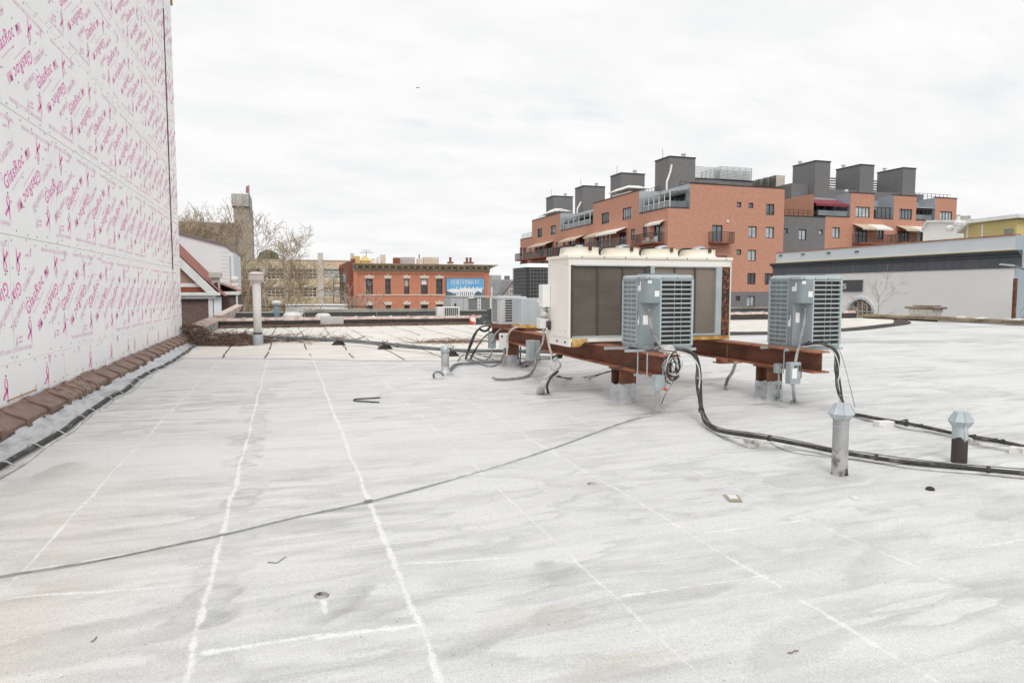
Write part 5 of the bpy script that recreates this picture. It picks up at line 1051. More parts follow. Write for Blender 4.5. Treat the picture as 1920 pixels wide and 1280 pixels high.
q = gy(927, 604, 31.1); q[2] = .012; mb = MB(); mb.prism([(q[0] - .28, q[1] - .2, .0), (q[0] + .22, q[1] - .2, .0), (q[0] + .22, q[1] + .25, .0), (q[0] - .28, q[1] + .25, .0)], [(q[0] - .3, q[1] - .25, .75), (q[0] + .25, q[1] - .25, .85), (q[0] + .25, q[1] + .3, .8), (q[0] - .3, q[1] + .3, .75)]); tag(mb.build('black_bin', ['bag_black'], bevel=.03), 'black bin standing behind the rubbish bag', 'bin')

# ------------------------------------------------------------------ things on the next roof
t = thing('black_parapet', 'black membrane parapet with pale metal coping on the next roof', 'parapet', (5, 37, -.12))
mb = MB(); mb.box((-2.4, 37, -.12), (32, 37.35, .46)); mb.build('upstand', ['black_membrane'], t)
mb = MB(); x = 1.1
for xa, xb in ((-2.5, .9), (.92, 4.3), (4.32, 8.9), (8.92, 15), (15.02, 22), (22.02, 32)): mb.box((xa, 36.95, .462), (xb, 37.42, .52 + .10 * (xa > .8 and xa < 8)))
mb.build('metal_coping', ['metal_coping'], t)
mb = MB(); mb.box((-2.4, 36.96, .16), (20, 36.995, .19)); mb.build('termination_bar', ['galv_dull'], t)
mb = MB()
for x in (.9, 4.6): mb.box((x, 36.94, .10), (x + .03, 36.958, .45))
mb.build('seam_strip', ['metal_coping'], t)
mb = MB(); mb.prism([(-3.1, 33, .1), (-2.7, 33, .1), (-2.4, 37, .3), (-2.8, 37, .3)], [(-3.1, 33, .5), (-2.7, 33, .5), (-2.2, 40, .85), (-2.6, 40, .85)]); tag(mb.build('stone_kerb', ['clay_pale']), 'sloping clay capped kerb behind the parapet corner', 'kerb')
for (px_, py_, r_, h_, lb) in ((548, 592, .42, .30, 'low wide round vent cap behind the tiled parapet'), (606, 591, .36, .22, 'low round vent cap right of the wide one')):
    q = gz(px_, py_ + 14, -.12); mb = MB(); q[1] = 35.5; q = np.array([gy(px_, py_, 35.5)[0], 35.5, .05]); mb.lathe(q, [(r_ * .8, -.17), (r_ * .8, .16), (r_ * 1.05, .2), (r_ * 1.05, .2 + h_ * .5), (r_ * .7, .2 + h_)], 20); tag(mb.build('round_vent', ['vent_white'], smooth=False), lb, 'roof vent')
q = np.array([gy(561, 592, 35.6)[0], 35.6, -.12]); mb = MB(); mb.box(q + [-.16, -.15, 0], q + [.16, .15, .55]); mb.box(q + [-.2, -.19, .55], q + [.2, .19, .62]); tag(mb.build('vent_box', ['vent_white'], bevel=.02), 'small square white vent box between the round caps', 'roof vent')
q = np.array([gy(519, 590, 35.4)[0], 35.4, -.12]); t = thing('vent_pipe', 'slim blue grey vent pipe with a white cap', 'vent pipe', q)
mb = MB(); mb.lathe(q, [(.13, 0), (.13, 1.08)], 14); mb.build('pipe', ['blue_pipe'], t, smooth=True); mb = MB(); mb.lathe(q, [(.14, 1.02), (.24, 1.1), (.22, 1.2), (.1, 1.24)], 14); mb.build('cap', ['vent_white'], t, smooth=True)
xa, xb = gy(821, 590, 34)[0], gy(862, 590, 34)[0]; t = thing('heat_pump', 'low white heat pump with a dark grille behind the tiled parapet', 'heat pump', (xa, 34, -.12))
mb = MB(); mb.box((xa, 34, -.1), (xb, 34.5, .78)); mb.build('cabinet', ['white_paint'], t, bevel=.02)
g0, g1 = xa + (xb - xa) * .30, xb - .08
mb = MB(); mb.box((g0, 33.985, .32), (g1, 33.999, .73)); mb.build('grille', ['coil_dark'], t)
mb = MB()
for u in np.linspace(g0, g1, 8): mb.box((u - .008, 33.97, .32), (u + .008, 33.984, .73))
for z in np.linspace(.32, .73, 5): mb.box((g0, 33.972, z - .006), (g1, 33.983, z + .006))
mb.build('grille_bars', ['white_paint'], t)
Yr = 39; xa, xm, xn, xb = gy(845.5, 580, Yr)[0], gy(879, 580, Yr)[0], gy(899, 580, Yr)[0], gy(920, 580, Yr)[0]; zt_ = gy(880, 557, Yr)[2]
t = thing('rooftop_unit', 'grey rooftop air handling unit in front of the poster', 'air handler', (xa, Yr, -.12))
mb = MB(); mb.box((xa, Yr, -.05), (xm, Yr + 2, zt_)); mb.build('cabinet', ['steel_unit'], t, bevel=.02)
mb = MB(); mb.box((xm + .002, Yr + .06, -.05), (xb, Yr + 2, zt_ - .1)); mb.build('coil_section', ['steel_dark'], t)
mb = MB(); mb.box((xa - .03, Yr - .05, zt_), (xb + .05, Yr + 2.05, zt_ + .07)); mb.build('roof_lid', ['steel_unit'], t)
mb = MB(); mb.box((xn - .12, Yr + .0, -.05), (xn - .05, Yr + .059, zt_ - .001)); mb.box((xn + .02, Yr + .0, -.05), (xn + .09, Yr + .059, zt_ - .001))
for z in np.arange(0, zt_ - .1, .2): mb.box((xn - .049, Yr + .02, z), (xn + .019, Yr + .058, z + .08))
mb.box((xb - .05, Yr - .01, -.05), (xb + .03, Yr + .05, zt_ - .001)); mb.build('corner_posts', ['white_paint'], t)
for a, b in (((xa + .2, Yr - .012, .7), (xa + .32, Yr - .002, .86)), ((xa + .2, Yr - .012, -.0), (xa + .3, Yr - .002, .1)), ((xm - .1, Yr - .012, .2), (xm - .03, Yr - .002, .3))): mb = MB(); mb.box(a, b); mb.build('vent_opening', ['tar_black'], t)
mb = MB(); mb.box((xa + .75, Yr - .008, .0), (xa + .765, Yr - .002, zt_ - .05)); mb.box((xa + 1.05, Yr - .008, .0), (xa + 1.065, Yr - .002, zt_ - .05)); mb.build('panel_seams', ['steel_dark'], t)
# small equipment right of it, and a pipe mast
q = np.array([gy(922, 560, 38)[0], 38, -.12]); mb = MB(); mb.tube([q, (q[0], q[1], gy(922, 538, 38)[2])], .045, 8); mb.box(q + [.1, 0, 0], q + [.9, .5, .32]); tag(mb.build('vent_mast', ['vent_white']), 'thin white mast standing right of the grey rooftop unit', 'mast')

# ------------------------------------------------------------------ facades
class Face:
    """a wall plane: axis 'Y' faces the camera at y=c, axis 'X' faces left at x=c; a runs along it, d into it"""
    def __init__(s, axis, c): s.ax, s.c = axis, c
    def P(s, a, d, z): return (a, s.c + d, z) if s.ax == 'Y' else (s.c + d, a, z)
    def px(s, x, y):
        p = gy(x, y, s.c) if s.ax == 'Y' else gx(x, y, s.c); return (p[0] if s.ax == 'Y' else p[1]), p[2]
    def rect(s, x0, y0, x1, y1):
        a = s.px(x0, (y0 + y1) / 2)[0]; b = s.px(x1, (y0 + y1) / 2)[0]; m = (x0 + x1) / 2
        return min(a, b), max(a, b), s.px(m, y1)[1], s.px(m, y0)[1]
    def box(s, mb, a0, a1, d0, d1, z0, z1, m=0):
        p, q = s.P(a0, d0, z0), s.P(a1, d1, z1); mb.box(tuple(min(u, v) for u, v in zip(p, q)), tuple(max(u, v) for u, v in zip(p, q)), m)
    def wall(s, mb, outl, holes, dep=.22, msel=lambda a, z: 0):
        A = sorted({v for r in outl + holes for v in r[:2]}); Z = sorted({v for r in outl + holes for v in r[2:4]} | {MSPLIT} if MSPLIT is not None else {v for r in outl + holes for v in r[2:4]})
        ins = lambda a, z, rs: any(r[0] < a < r[1] and r[2] < z < r[3] for r in rs)
        for a0, a1 in zip(A[:-1], A[1:]):
            for z0, z1 in zip(Z[:-1], Z[1:]):
                a, z = (a0 + a1) / 2, (z0 + z1) / 2
                if a1 - a0 < 1e-6 or z1 - z0 < 1e-6: continue
                if ins(a, z, outl) and not ins(a, z, holes): mb.quad(s.P(a0, 0, z0), s.P(a1, 0, z0), s.P(a1, 0, z1), s.P(a0, 0, z1), m=msel(a, z))
        for (a0, a1, z0, z1) in holes:
            mm = msel((a0 + a1) / 2, (z0 + z1) / 2)
            for (p, q) in (((a0, z0), (a1, z0)), ((a1, z0), (a1, z1)), ((a1, z1), (a0, z1)), ((a0, z1), (a0, z0))):
                mb.quad(s.P(p[0], 0, p[1]), s.P(q[0], 0, q[1]), s.P(q[0], dep + .05, q[1]), s.P(p[0], dep + .05, p[1]), m=mm)
    def window(s, parent, r, nv=1, nh=0, pane='glass', frame='win_frame', fw=.09, dep=.16, name='window', curtain=None):
        a0, a1, z0, z1 = r; mb = MB()
        s.box(mb, a0, a0 + fw, dep - .05, dep + .03, z0, z1); s.box(mb, a1 - fw, a1, dep - .05, dep + .03, z0, z1); s.box(mb, a0 + fw, a1 - fw, dep - .05, dep + .03, z0, z0 + fw); s.box(mb, a0 + fw, a1 - fw, dep - .05, dep + .03, z1 - fw, z1)
        for k in range(nv): u = a0 + (a1 - a0) * (k + 1) / (nv + 1); s.box(mb, u - fw * .4, u + fw * .4, dep - .04, dep + .02, z0 + fw, z1 - fw)
        for k in range(nh): u = z0 + (z1 - z0) * (k + 1) / (nh + 1); s.box(mb, a0 + fw, a1 - fw, dep - .045, dep + .015, u - fw * .4, u + fw * .4)
        o = mb.build(name, [frame], parent)
        mb = MB(); mb.quad(s.P(a0, dep + .04, z0), s.P(a1, dep + .04, z0), s.P(a1, dep + .04, z1), s.P(a0, dep + .04, z1)); mb.build('pane', [pane], o)
        if curtain:
            c0, c1, zz0, cm = curtain; mb = MB(); s.box(mb, a0 + (a1 - a0) * c0 + .02, a0 + (a1 - a0) * c1 - .02, dep + .022, dep + .036, z0 + (z1 - z0) * zz0, z1 - fw); mb.build('blind', [cm], o)
        return o
    def balcony(s, parent, a0, a1, z0, z1, out=1.3, rail='railing', slab='balcony_slab', sub=True):
        mb = MB(); s.box(mb, a0, a1, -out, .0 - .003, z0 - .22, z0); o = mb.build('balcony', [slab], parent)
        mb = MB()
        def bars(p0, p1):
            n = max(2, int(np.hypot(p1[0] - p0[0], p1[1] - p0[1]) / .22))
            for k in range(n + 1):
                t = k / n; a = p0[0] + (p1[0] - p0[0]) * t; d = p0[1] + (p1[1] - p0[1]) * t; s.box(mb, a - .02, a + .02, d - .02, d + .02, z0, z1)
        bars((a0, -out + .03), (a1, -out + .03)); bars((a0 + .01, -out + .25), (a0 + .01, -.1)); bars((a1 - .01, -out + .25), (a1 - .01, -.1))
        s.box(mb, a0 - .03, a1 + .03, -out - .0, -out + .06, z1, z1 + .06); s.box(mb, a0 - .03, a0 + .03, -out + .06, -.004, z1, z1 + .06); s.box(mb, a1 - .03, a1 + .03, -out + .06, -.004, z1, z1 + .06)
        mb.build('railing', [rail], o); return o
    def awning(s, parent, a0, a1, zh, zl, out, mat):
        mb = MB(); v = [s.P(a0, -.01, zh), s.P(a1, -.01, zh), s.P(a1, -out, zl), s.P(a0, -out, zl)]; q = [(x, y, z - .07) for x, y, z in v]; f = [s.P(a0, -out, zl - .3), s.P(a1, -out, zl - .3)]
        mb.prism(q, v); mb.box(tuple(np.minimum(s.P(a0, -out - .02, zl - .30), s.P(a1, -out + .02, zl - .071))), tuple(np.maximum(s.P(a0, -out - .02, zl - .30), s.P(a1, -out + .02, zl - .071)))); return mb.build('awning', [mat], parent)
MSPLIT = None
panes = ['glass', 'glass', 'glass_pale', 'glass']
Z8 = lambda *r: (940 + r[0] / 3.5556, 270 + r[1] / 3.5556, 940 + r[2] / 3.5556, 270 + r[3] / 3.5556)
Z9 = lambda *r: (960 + r[0] / 5.818, 380 + r[1] / 5.818, 960 + r[2] / 5.818, 380 + r[3] / 5.818)
Z1 = lambda *r: (1400 + r[0] / 3.692, 280 + r[1] / 3.692, 1400 + r[2] / 3.692, 280 + r[3] / 3.692)

# ---- the big brick apartment block
apt = thing('apartment_building', 'large brick apartment block with stepped terraces and black towers behind the cream unit', 'building', (60, 90, -6))
XL, YF, ZT1, ZT2 = 51.2, 85., 13.2, 16.7
FF, FL = Face('Y', YF), Face('X', XL)
fw_ = [FF.rect(*Z8(*r)) for r in ((1570, 387, 1600, 423), (1648, 392, 1680, 428), (1765, 400, 1820, 475), (1647, 548, 1703, 625), (1762, 553, 1818, 628), (1568, 703, 1600, 738), (1643, 705, 1698, 780), (1640, 860, 1695, 935), (1755, 862, 1810, 937), (1563, 1013, 1592, 1045), (1635, 1013, 1690, 1085), (1395, 1013, 1450, 1085), (1395, 860, 1450, 935))]
fd_ = [FF.rect(*Z8(*r)) for r in ((1405, 540, 1475, 655), (1358, 700, 1430, 812))]
MSPLIT = 1.45
mb = MB(); FF.wall(mb, [(XL, 70.9, -6, ZT1), (54.7, 70.9, ZT1, ZT2)], fw_ + fd_, msel=lambda a, z: 1 if z < MSPLIT else 0); mb.build('front_wall', ['brick_apt', 'brick_grey'], apt)
for i, r in enumerate(fw_):
    sm = (r[1] - r[0]) < 1.2
    FF.window(apt, r, 0 if sm else 1, 0, pane=['glass', 'glass', 'glass', 'glass_pale', 'glass_pale', 'glass', 'glass_pale', 'glass_dark', 'glass_dark', 'glass_dark', 'glass_pale', 'glass', 'glass'][i], fw=.10)
for i, r in enumerate(fd_):
    FF.window(apt, r, 1, 0, pane='glass_pale' if i else 'glass', fw=.12, name='balcony_door'); b = FF.rect(*Z8(1380, 588, 1518, 655)) if i == 0 else FF.rect(*Z8(1350, 745, 1470, 812)); FF.balcony(apt, b[0], b[1], r[2], r[2] + 1.35)
lf = FF.rect(*Z8(1500, 508, 1514, 522)); mb = MB(); FF.box(mb, lf[0], lf[1], -.15, -.002, lf[2], lf[3]); mb.build('wall_lamp', ['cream'], apt)
lw = [FL.rect(*Z9(*r)) for r in ((1205, 55, 1303, 185), (975, 110, 1058, 230), (422, 248, 480, 348), (275, 283, 327, 378), (1295, 288, 1343, 405), (1425, 262, 1475, 375), (838, 368, 875, 475), (555, 420, 583, 475), (475, 430, 507, 525), (250, 472, 275, 540), (187, 485, 212, 570), (85 + 0, 490, 110, 585))]
ld = [FL.rect(*Z9(*r)) for r in ((1548, 235, 1640, 440), (930, 355, 985, 500), (1165, 325, 1245, 490), (628, 400, 683, 510), (735, 385, 790, 500), (312, 460, 350, 590), (382, 445, 440, 590), (122, 490, 155, 620))]
ld += [(a, b, z0 - 3.45, z1 - 3.45) for a, b, z0, z1 in ld]; lw += [(a, b, z0 - 3.45, z1 - 3.45) for a, b, z0, z1 in lw[4:]]
lw = [r for r in lw if not any(r[0] < d[1] and d[0] < r[1] and r[2] < d[3] and d[2] < r[3] for d in ld)]
mb = MB(); FL.wall(mb, [(85, 148.6, -6, ZT1), (93.4, 109.7, ZT1, ZT2), (124.8, 140.8, ZT1, ZT2)], lw + ld, msel=lambda a, z: 1 if z < MSPLIT else 0); mb.build('side_wall', ['brick_apt', 'brick_grey'], apt)
for i, r in enumerate(lw): FL.window(apt, r, 3 if i < 4 else 1, 0, pane=['glass_pale', 'glass'][i % 2], fw=.12)
for i, r in enumerate(ld): FL.window(apt, r, 1, 1, pane='glass_dark' if i % 3 else 'glass', fw=.14, name='balcony_door')
bal = [FL.rect(*Z9(*r)) for r in ((1395, 300, 1662, 445), (900, 395, 1250, 505), (515, 440, 800, 505), (205, 490, 450, 597))]; bal.append((143.5, 147.8, bal[0][2], 0))
for k in (0, 1):
    for i, (a, b, z0, z1) in enumerate(bal):
        zz = bal[0][2] - 3.45 * k
        FL.balcony(apt, a, b, zz, zz + 1.35, out=1.5 if i < 4 else 1.6, rail=['railing', 'railing_grey'][(i + k) % 2])
aw = [FL.rect(*Z9(*r)) for r in ((1505, 155, 1670, 210), (1020, 255, 1255, 345), (885, 300, 1015, 345), (605, 320, 800, 385), (260, 400, 455, 450))]
for i, (a, b, z0, z1) in enumerate(aw):
    zt_ = bal[0][2] + 3.1; FL.awning(apt, a, b, zt_, zt_ - (.75 if i else .35), 1.9 if i else .8, ['awning_white', 'awning_white', 'awning_tan', 'awning_tan', 'awning_tan'][i])
for (a, z) in ((86.9, bal[0][2]), (89.2, bal[0][2])):
    mb = MB(); FL.box(mb, a, a + .9, -1.2, -.5, z + .01, z + .45); FL.box(mb, a, a + .9, -.6, -.5, z + .45, z + .9); mb.build('balcony_seat', ['white_paint'], apt)
for (a0, a1) in ((100.2, 103.2),):
    mb = MB(); z = bal[0][2]
    for a in (a0, (a0 + a1) / 2, a1): FL.box(mb, a - .06, a + .06, -1.45, -1.35, z, z + 2.5)
    FL.box(mb, a0, a1, -1.46, -1.34, z + 2.5, z + 2.62); mb.build('canopy_frame', ['white_paint'], apt)
# upper storey set back behind the terraces, roofs and copings
mb = MB(); FU = Face('X', 54.7); tw_ = [(86.2, 92.4, ZT1 + .05, ZT1 + 2.3), (112, 123.5, ZT1 + .05, ZT1 + 2.3)]
FU.wall(mb, [(85.03, 93.35, ZT1, ZT2)], tw_[:1]); mb.build('terrace_wall', ['metal_siding'], apt); mb = MB(); FU.wall(mb, [(109.75, 124.75, ZT1, ZT2)], tw_[1:]); mb.build('terrace_wall', ['metal_siding'], apt); mb = MB(); FU.wall(mb, [(140.85, 148.6, ZT1, ZT2)], [])
mb.build('terrace_wall', ['metal_siding'], apt); mb = MB(); mb.quad((XL, 93.38, ZT1), (54.7, 93.38, ZT1), (54.7, 93.38, ZT2), (XL, 93.38, ZT2)); mb.build('terrace_wall', ['metal_siding'], apt); mb = MB(); mb.quad((XL, 124.78, ZT1), (54.7, 124.78, ZT1), (54.7, 124.78, ZT2), (XL, 124.78, ZT2)); mb.build('terrace_wall', ['metal_siding'], apt); mb = MB(); mb.quad((XL + .01, 148.6, -6), (70, 148.6, -6), (70, 148.6, ZT2), (XL + .01, 148.6, ZT1)); mb.build('rear_wall', ['brick_apt'], apt)
for r in tw_: FU.window(apt, r, 4, 0, pane='glass_dark', fw=.12, name='terrace_glazing')
mb = MB(); mb.quad((XL + .02, 85.02, ZT1 - .02), (70.9, 85.02, ZT1 - .02), (70.9, 148.6, ZT1 - .02), (XL + .02, 148.6, ZT1 - .02)); mb.quad((54.72, 85.02, ZT2 - .05), (70.9, 85.02, ZT2 - .05), (70.9, 148.6, ZT2 - .05), (54.72, 148.6, ZT2 - .05)); mb.quad((XL + .02, 93.4, ZT2 - .04), (54.72, 93.4, ZT2 - .04), (54.72, 109.7, ZT2 - .04), (XL + .02, 109.7, ZT2 - .04)); mb.quad((XL + .02, 124.8, ZT2 - .04), (54.72, 124.8, ZT2 - .04), (54.72, 140.8, ZT2 - .04), (XL + .02, 140.8, ZT2 - .04)); mb.quad((70.9, 85, -6), (70.9, 148, -6), (70.9, 148, ZT2), (70.9, 85, ZT2)); mb.quad((XL, 109.72, ZT1), (54.7, 109.72, ZT1), (54.7, 109.72, ZT2), (XL, 109.72, ZT2)); mb.quad((XL, 140.82, ZT1), (54.7, 140.82, ZT1), (54.7, 140.82, ZT2), (XL, 140.82, ZT2)); mb.build('roof', ['grey_roof'], apt)
mb = MB()
for a0, a1, z in ((54.65, 70.95, ZT2), (XL - .05, 54.6, ZT1)): FF.box(mb, a0, a1, -.06, .3, z + .002, z + .14)
for a0, a1, z in ((93.3, 109.75, ZT2), (124.7, 140.85, ZT2), (85.31, 93.2, ZT1), (109.8, 124.6, ZT1), (140.9, 148.6, ZT1)): FL.box(mb, a0, a1, -.06, .3, z + .002, z + .14)
mb.build('coping', ['dark_coping'], apt)
def rail_line(parent, face, a0, a1, d, z, h=1.0, mat='railing_grey', step=.9):
    mb = MB()
    for a in np.arange(a0, a1, step): face.box(mb, a - .03, a + .03, d - .03, d + .03, z, z + h)
    for hh in (.5, 1.): face.box(mb, a0, a1, d - .02, d + .02, z + h * hh - .03, z + h * hh + .03)
    return mb.build('roof_railing', [mat], parent)
rail_line(apt, FL, 141, 148.4, .3, ZT1 + .15); rail_line(apt, FL, 126, 140.5, 1.5, ZT2 + .0, 1.0); rail_line(apt, FL, 94, 108, 4.0, ZT2, 1.0, 'railing'); rail_line(apt, FF, 55.5, 62, 4.0, ZT2, .9, 'railing')
# glass screens, pergolas on the terraces
for (a0, a1, cover) in ((85.4, 92.8, True), (112, 124.2, True)):
    mb = MB()
    for a in np.arange(a0, a1 + .1, (a1 - a0) / 5): FL.box(mb, a - .05, a + .05, .45, .55, ZT1 + .15, ZT1 + 2.2)
    FL.box(mb, a0, a1, .44, .56, ZT1 + 2.2, ZT1 + 2.32); FL.box(mb, a0, a1, .46, .54, ZT1 + 1.05, ZT1 + 1.12); mb.build('terrace_frame', ['white_paint'], apt)
    mb = MB(); FL.box(mb, a0, a1, .485, .515, ZT1 + .15, ZT1 + 1.04); mb.build('terrace_screen', ['glass'], apt)
    mb = MB(); v = [FL.P(a0, .4, ZT1 + 2.34), FL.P(a1, .4, ZT1 + 2.34), FL.P(a1, 3.3, ZT1 + 2.9), FL.P(a0, 3.3, ZT1 + 2.9)]; mb.prism([(x, y, z - .05) for x, y, z in v], v); mb.build('terrace_awning', ['awning_white'], apt)
mb = MB(); FF.box(mb, XL + .5, 54.6, .45, .55, ZT1 + .15, ZT1 + 1.05); mb.build('terrace_screen', ['glass'], apt)
# roof towers and plant
for X0, Y0, x1p, xlp, yt in ((57, 94.5, 1302, 1227, 294), (57, 110.6, 1208, 1144, 325), (57, 126.8, 1134, 1078, 349), (57, 143, 1074, 1024, 368)):
    cpx = {94.5: 1252, 110.6: 1162, 126.8: 1092, 143: 1036}[Y0]; X1 = gy(x1p, 400, Y0)[0]; Y1 = gx(xlp, 400, X0)[1]; zt_ = gy(cpx, yt, Y0)[2]
    mb = MB(); mb.box((X0, Y0, ZT2 - .1), (X1, Y1, zt_)); t_ = mb.build('roof_tower', ['brick_grey'], apt)
    mb = MB(); mb.box((X0 - .08, Y0 - .08, zt_ + .002), (X1 + .08, Y1 + .08, zt_ + .18)); mb.build('tower_coping', ['dark_coping'], t_)
    mb = MB(); mb.lathe((X1 - 1.2, Y0 + 1.5, zt_ + .18), [(.3, 0), (.3, .5), (.4, .6), (.4, .8), (.2, .95)], 10); mb.build('roof_ventilator', ['vent_white'], t_)
    mb = MB(); mb.tube([(X0 + 1, Y1 - .6, zt_ + .1), (X0 + 1, Y1 - .6, zt_ + 2)], .04, 5); mb.build('aerial', ['railing_grey'], t_)
mb = MB(); mb.tube([(56.3, 94.0, ZT2), (56.3, 94.0, ZT2 + 1.6), (56.9, 94.0, ZT2 + 3.2), (57.1, 94.0, ZT2 + 4.3)], .16, 8); mb.tube([(55.8, 127, ZT2), (55.8, 127, ZT2 + 1.2), (56.6, 127, ZT2 + 2.6)], .16, 8); mb.build('flue_pipe', ['cream'], apt)
Y0 = 97.; xa, xb, xm = gy(1302, 333, Y0)[0], gy(1410, 333, Y0)[0], gy(1352, 333, Y0)[0]; zb_, zt_ = gy(1380, 337, Y0)[2], gy(1380, 313, Y0)[2]
mb = MB(); mb.box((xa - .3, Y0 + .3, ZT2 - .1), (xb + .3, Y0 + 7, zb_ - .15)); mb.build('plant_room', ['brick_grey'], apt)
mb = MB(); mb.box((xa, Y0 + .2, zb_ - .12), (xb + .5, Y0 + 7, zb_)); mb.build('plant_deck', ['dark_coping'], apt)
mb = MB()
for k in range(9):
    z = zb_ + .05 + (zt_ - zb_) * k / 9
    mb.box((xa, Y0 + 1.3, z), (xm, Y0 + 1.4, z + .13)); mb.box((xm, Y0, z), (xb, Y0 + .1, z + .13)); mb.box((xm - .05, Y0 + .1, z), (xm + .05, Y0 + 6, z + .13))
for x in np.linspace(xm, xb, 6): mb.box((x - .06, Y0 + .101, zb_), (x + .06, Y0 + .2, zt_))
mb.build('plant_screen', ['lattice_white'], apt)
mb = MB(); 
for k in range(4): mb.box((xm + .6 + k * 1.6, Y0 + 1, zb_ + .01), (xm + 1.7 + k * 1.6, Y0 + 3, zt_ - .3))
mb.build('plant_units', ['steel_unit'], apt)
mb = MB(); mb.box((53.0, 100, ZT2), (56, 106, ZT2 + .9)); mb.prism([(52.6, 99.5, ZT2 + 1.4), (56.3, 99.5, ZT2 + 1.4), (56.3, 107, ZT2 + 1.4), (52.6, 107, ZT2 + 1.4)], [(53.5, 101, ZT2 + 2.0), (55.5, 101, ZT2 + 2.0), (55.5, 105.5, ZT2 + 2.0), (53.5, 105.5, ZT2 + 2.0)]); mb.build('roof_gazebo', ['awning_white'], apt); mb = MB(); mb.box((52.8, 131, ZT2 + .9), (56, 138, ZT2 + 1.1)); mb.prism([(52.6, 130.5, ZT2 + 1.1), (56.2, 130.5, ZT2 + 1.1), (56.2, 138.4, ZT2 + 1.1), (52.6, 138.4, ZT2 + 1.1)], [(53.6, 133, ZT2 + 1.9), (55, 133, ZT2 + 1.9), (55, 136, ZT2 + 1.9), (53.6, 136, ZT2 + 1.9)]); mb.build('roof_gazebo', ['awning_white'], apt)

# ---- second wing
w2 = thing('apartment_building', 'second brick apartment wing with three black roof towers and a red awning', 'building', (90, 90, -6))
YW = 88.; FW = Face('Y', YW); 
ww = [FW.rect(*Z1(*r)) for r in ((755, 398, 853, 472), (1057, 413, 1145, 487), (1338, 430, 1423, 500), (593, 540, 645, 615), (257, 548, 285, 585), (360, 553, 413, 628), (500, 557, 527, 592), (900, 555, 947, 625), (1180, 570, 1215, 640))]
wd = [FW.rect(*Z1(*r)) for r in ((752, 548, 835, 650), (1045, 565, 1125, 645))]
MSPLIT = 13.3; G0, G1 = 70.95, 81.35
pil = [FW.rect(*Z1(*r)) for r in ((718, 303, 882, 460), (1018, 323, 1175, 475), (1305, 340, 1453, 490))]
outl = [(G0, G1, -6, 13.12), (G1, 108.9, -6, 13.3)] + [(p[0], p[1], 13.3, ZT2 + .5) for p in pil]
mb = MB(); FW.wall(mb, outl, ww + wd, msel=lambda a, z: 1 if a < G1 else 0); mb.build('front_wall', ['brick_apt', 'brick_grey'], w2)
for i, r in enumerate(ww): FW.window(w2, r, 3 if i < 3 else (0 if r[1] - r[0] < 1.3 else 1), 0, pane=['glass_pale', 'glass', 'glass_pale'][i % 3], fw=.11)
for i, r in enumerate(wd):
    FW.window(w2, r, 2, 1, pane='glass', fw=.14, name='balcony_door'); FW.balcony(w2, r[0] - .6, r[1] + 4.2, r[2], r[2] + 1.3, out=1.6)
for r, m in (((735, 517, 830, 560), 'awning_tan'), ((832, 520, 945, 560), 'awning_white'), ((1035, 528, 1125, 570), 'awning_tan'), ((1127, 533, 1225, 573), 'awning_white')): q = FW.rect(*Z1(*r)); FW.awning(w2, q[0], q[1], q[3], q[3] - .8, 2.0, m)
mb = MB(); DR = 3.2
recs = [(81.4 - 2.4, pil[0][0]), (pil[0][1], pil[1][0]), (pil[1][1], pil[2][0])]
for a, b in recs:
    mb = MB(); mb.quad((a, YW + DR, 13.2), (b, YW + DR, 13.2), (b, YW + DR, ZT2), (a, YW + DR, ZT2)); mb.build('terrace_wall', ['metal_siding'], w2)
mb = MB()
for p in pil:
    for a in p[:2]: mb = MB(); mb.quad((a, YW + .01, 13.3), (a, YW + DR, 13.3), (a, YW + DR, ZT2 + .5), (a, YW + .01, ZT2 + .5)); mb.build('terrace_reveal', ['metal_siding'], w2)
for i, (a, b) in enumerate(recs):
    FR = Face('Y', YW + DR - .3); FR.window(w2, (a + .8, b - .5, 13.3, 15.4) if i != 1 else (a + 2.2, a + 3.6, 13.4, 15.2), 4 if i != 1 else 1, 0, pane='glass_dark', fw=.12, name='terrace_glazing')
    if i != 1: mb = MB(); FW.box(mb, max(a, G1 - 1.5) + .3, b - .2, .3, .36, 13.5, 14.3); mb.build('terrace_screen', ['glass'], w2)
    mb = MB()
    for u in np.linspace(max(a, G1 - 1.5) + .3, b - .3, 5): FW.box(mb, u - .05, u + .05, .4, .5, 13.4, 15.1)
    FW.box(mb, max(a, G1 - 1.5), b, .38, .5, 15.1, 15.22); mb.build('terrace_frame', ['railing'], w2)
q = (G1 - 2.0, pil[0][0] - .2)
mb = MB(); mb.prism([(q[0], YW + DR - .02, 16.3), (q[1], YW + DR - .02, 16.3), (q[1], YW + .1, 15.25), (q[0] + .2, YW + .1, 15.25)], [(q[0], YW + DR - .02, 16.4), (q[1], YW + DR - .02, 16.4), (q[1], YW + .1, 15.35), (q[0] + .2, YW + .1, 15.35)]); mb.box((q[0] + .2, YW + .06, 14.95), (q[1], YW + .098, 15.35)); mb.build('red_awning', ['awning_red'], w2)
q = recs[2]; mb = MB(); mb.prism([(q[0], YW + DR - .02, 15.9), (q[1], YW + DR - .02, 15.9), (q[1], YW + .2, 15.4), (q[0], YW + .2, 15.4)], [(q[0], YW + DR - .02, 16.0), (q[1], YW + DR - .02, 16.0), (q[1], YW + .2, 15.5), (q[0], YW + .2, 15.5)]); mb.build('terrace_awning', ['steel_unit'], w2)
mb = MB(); q = recs[1]; FRx = YW + DR - .34; mb.box((q[0] + .5, FRx - .6, 14.9), (q[0] + 1.6, FRx, 15.7)); mb.build('wall_unit', ['white_paint'], w2)
mb = MB()
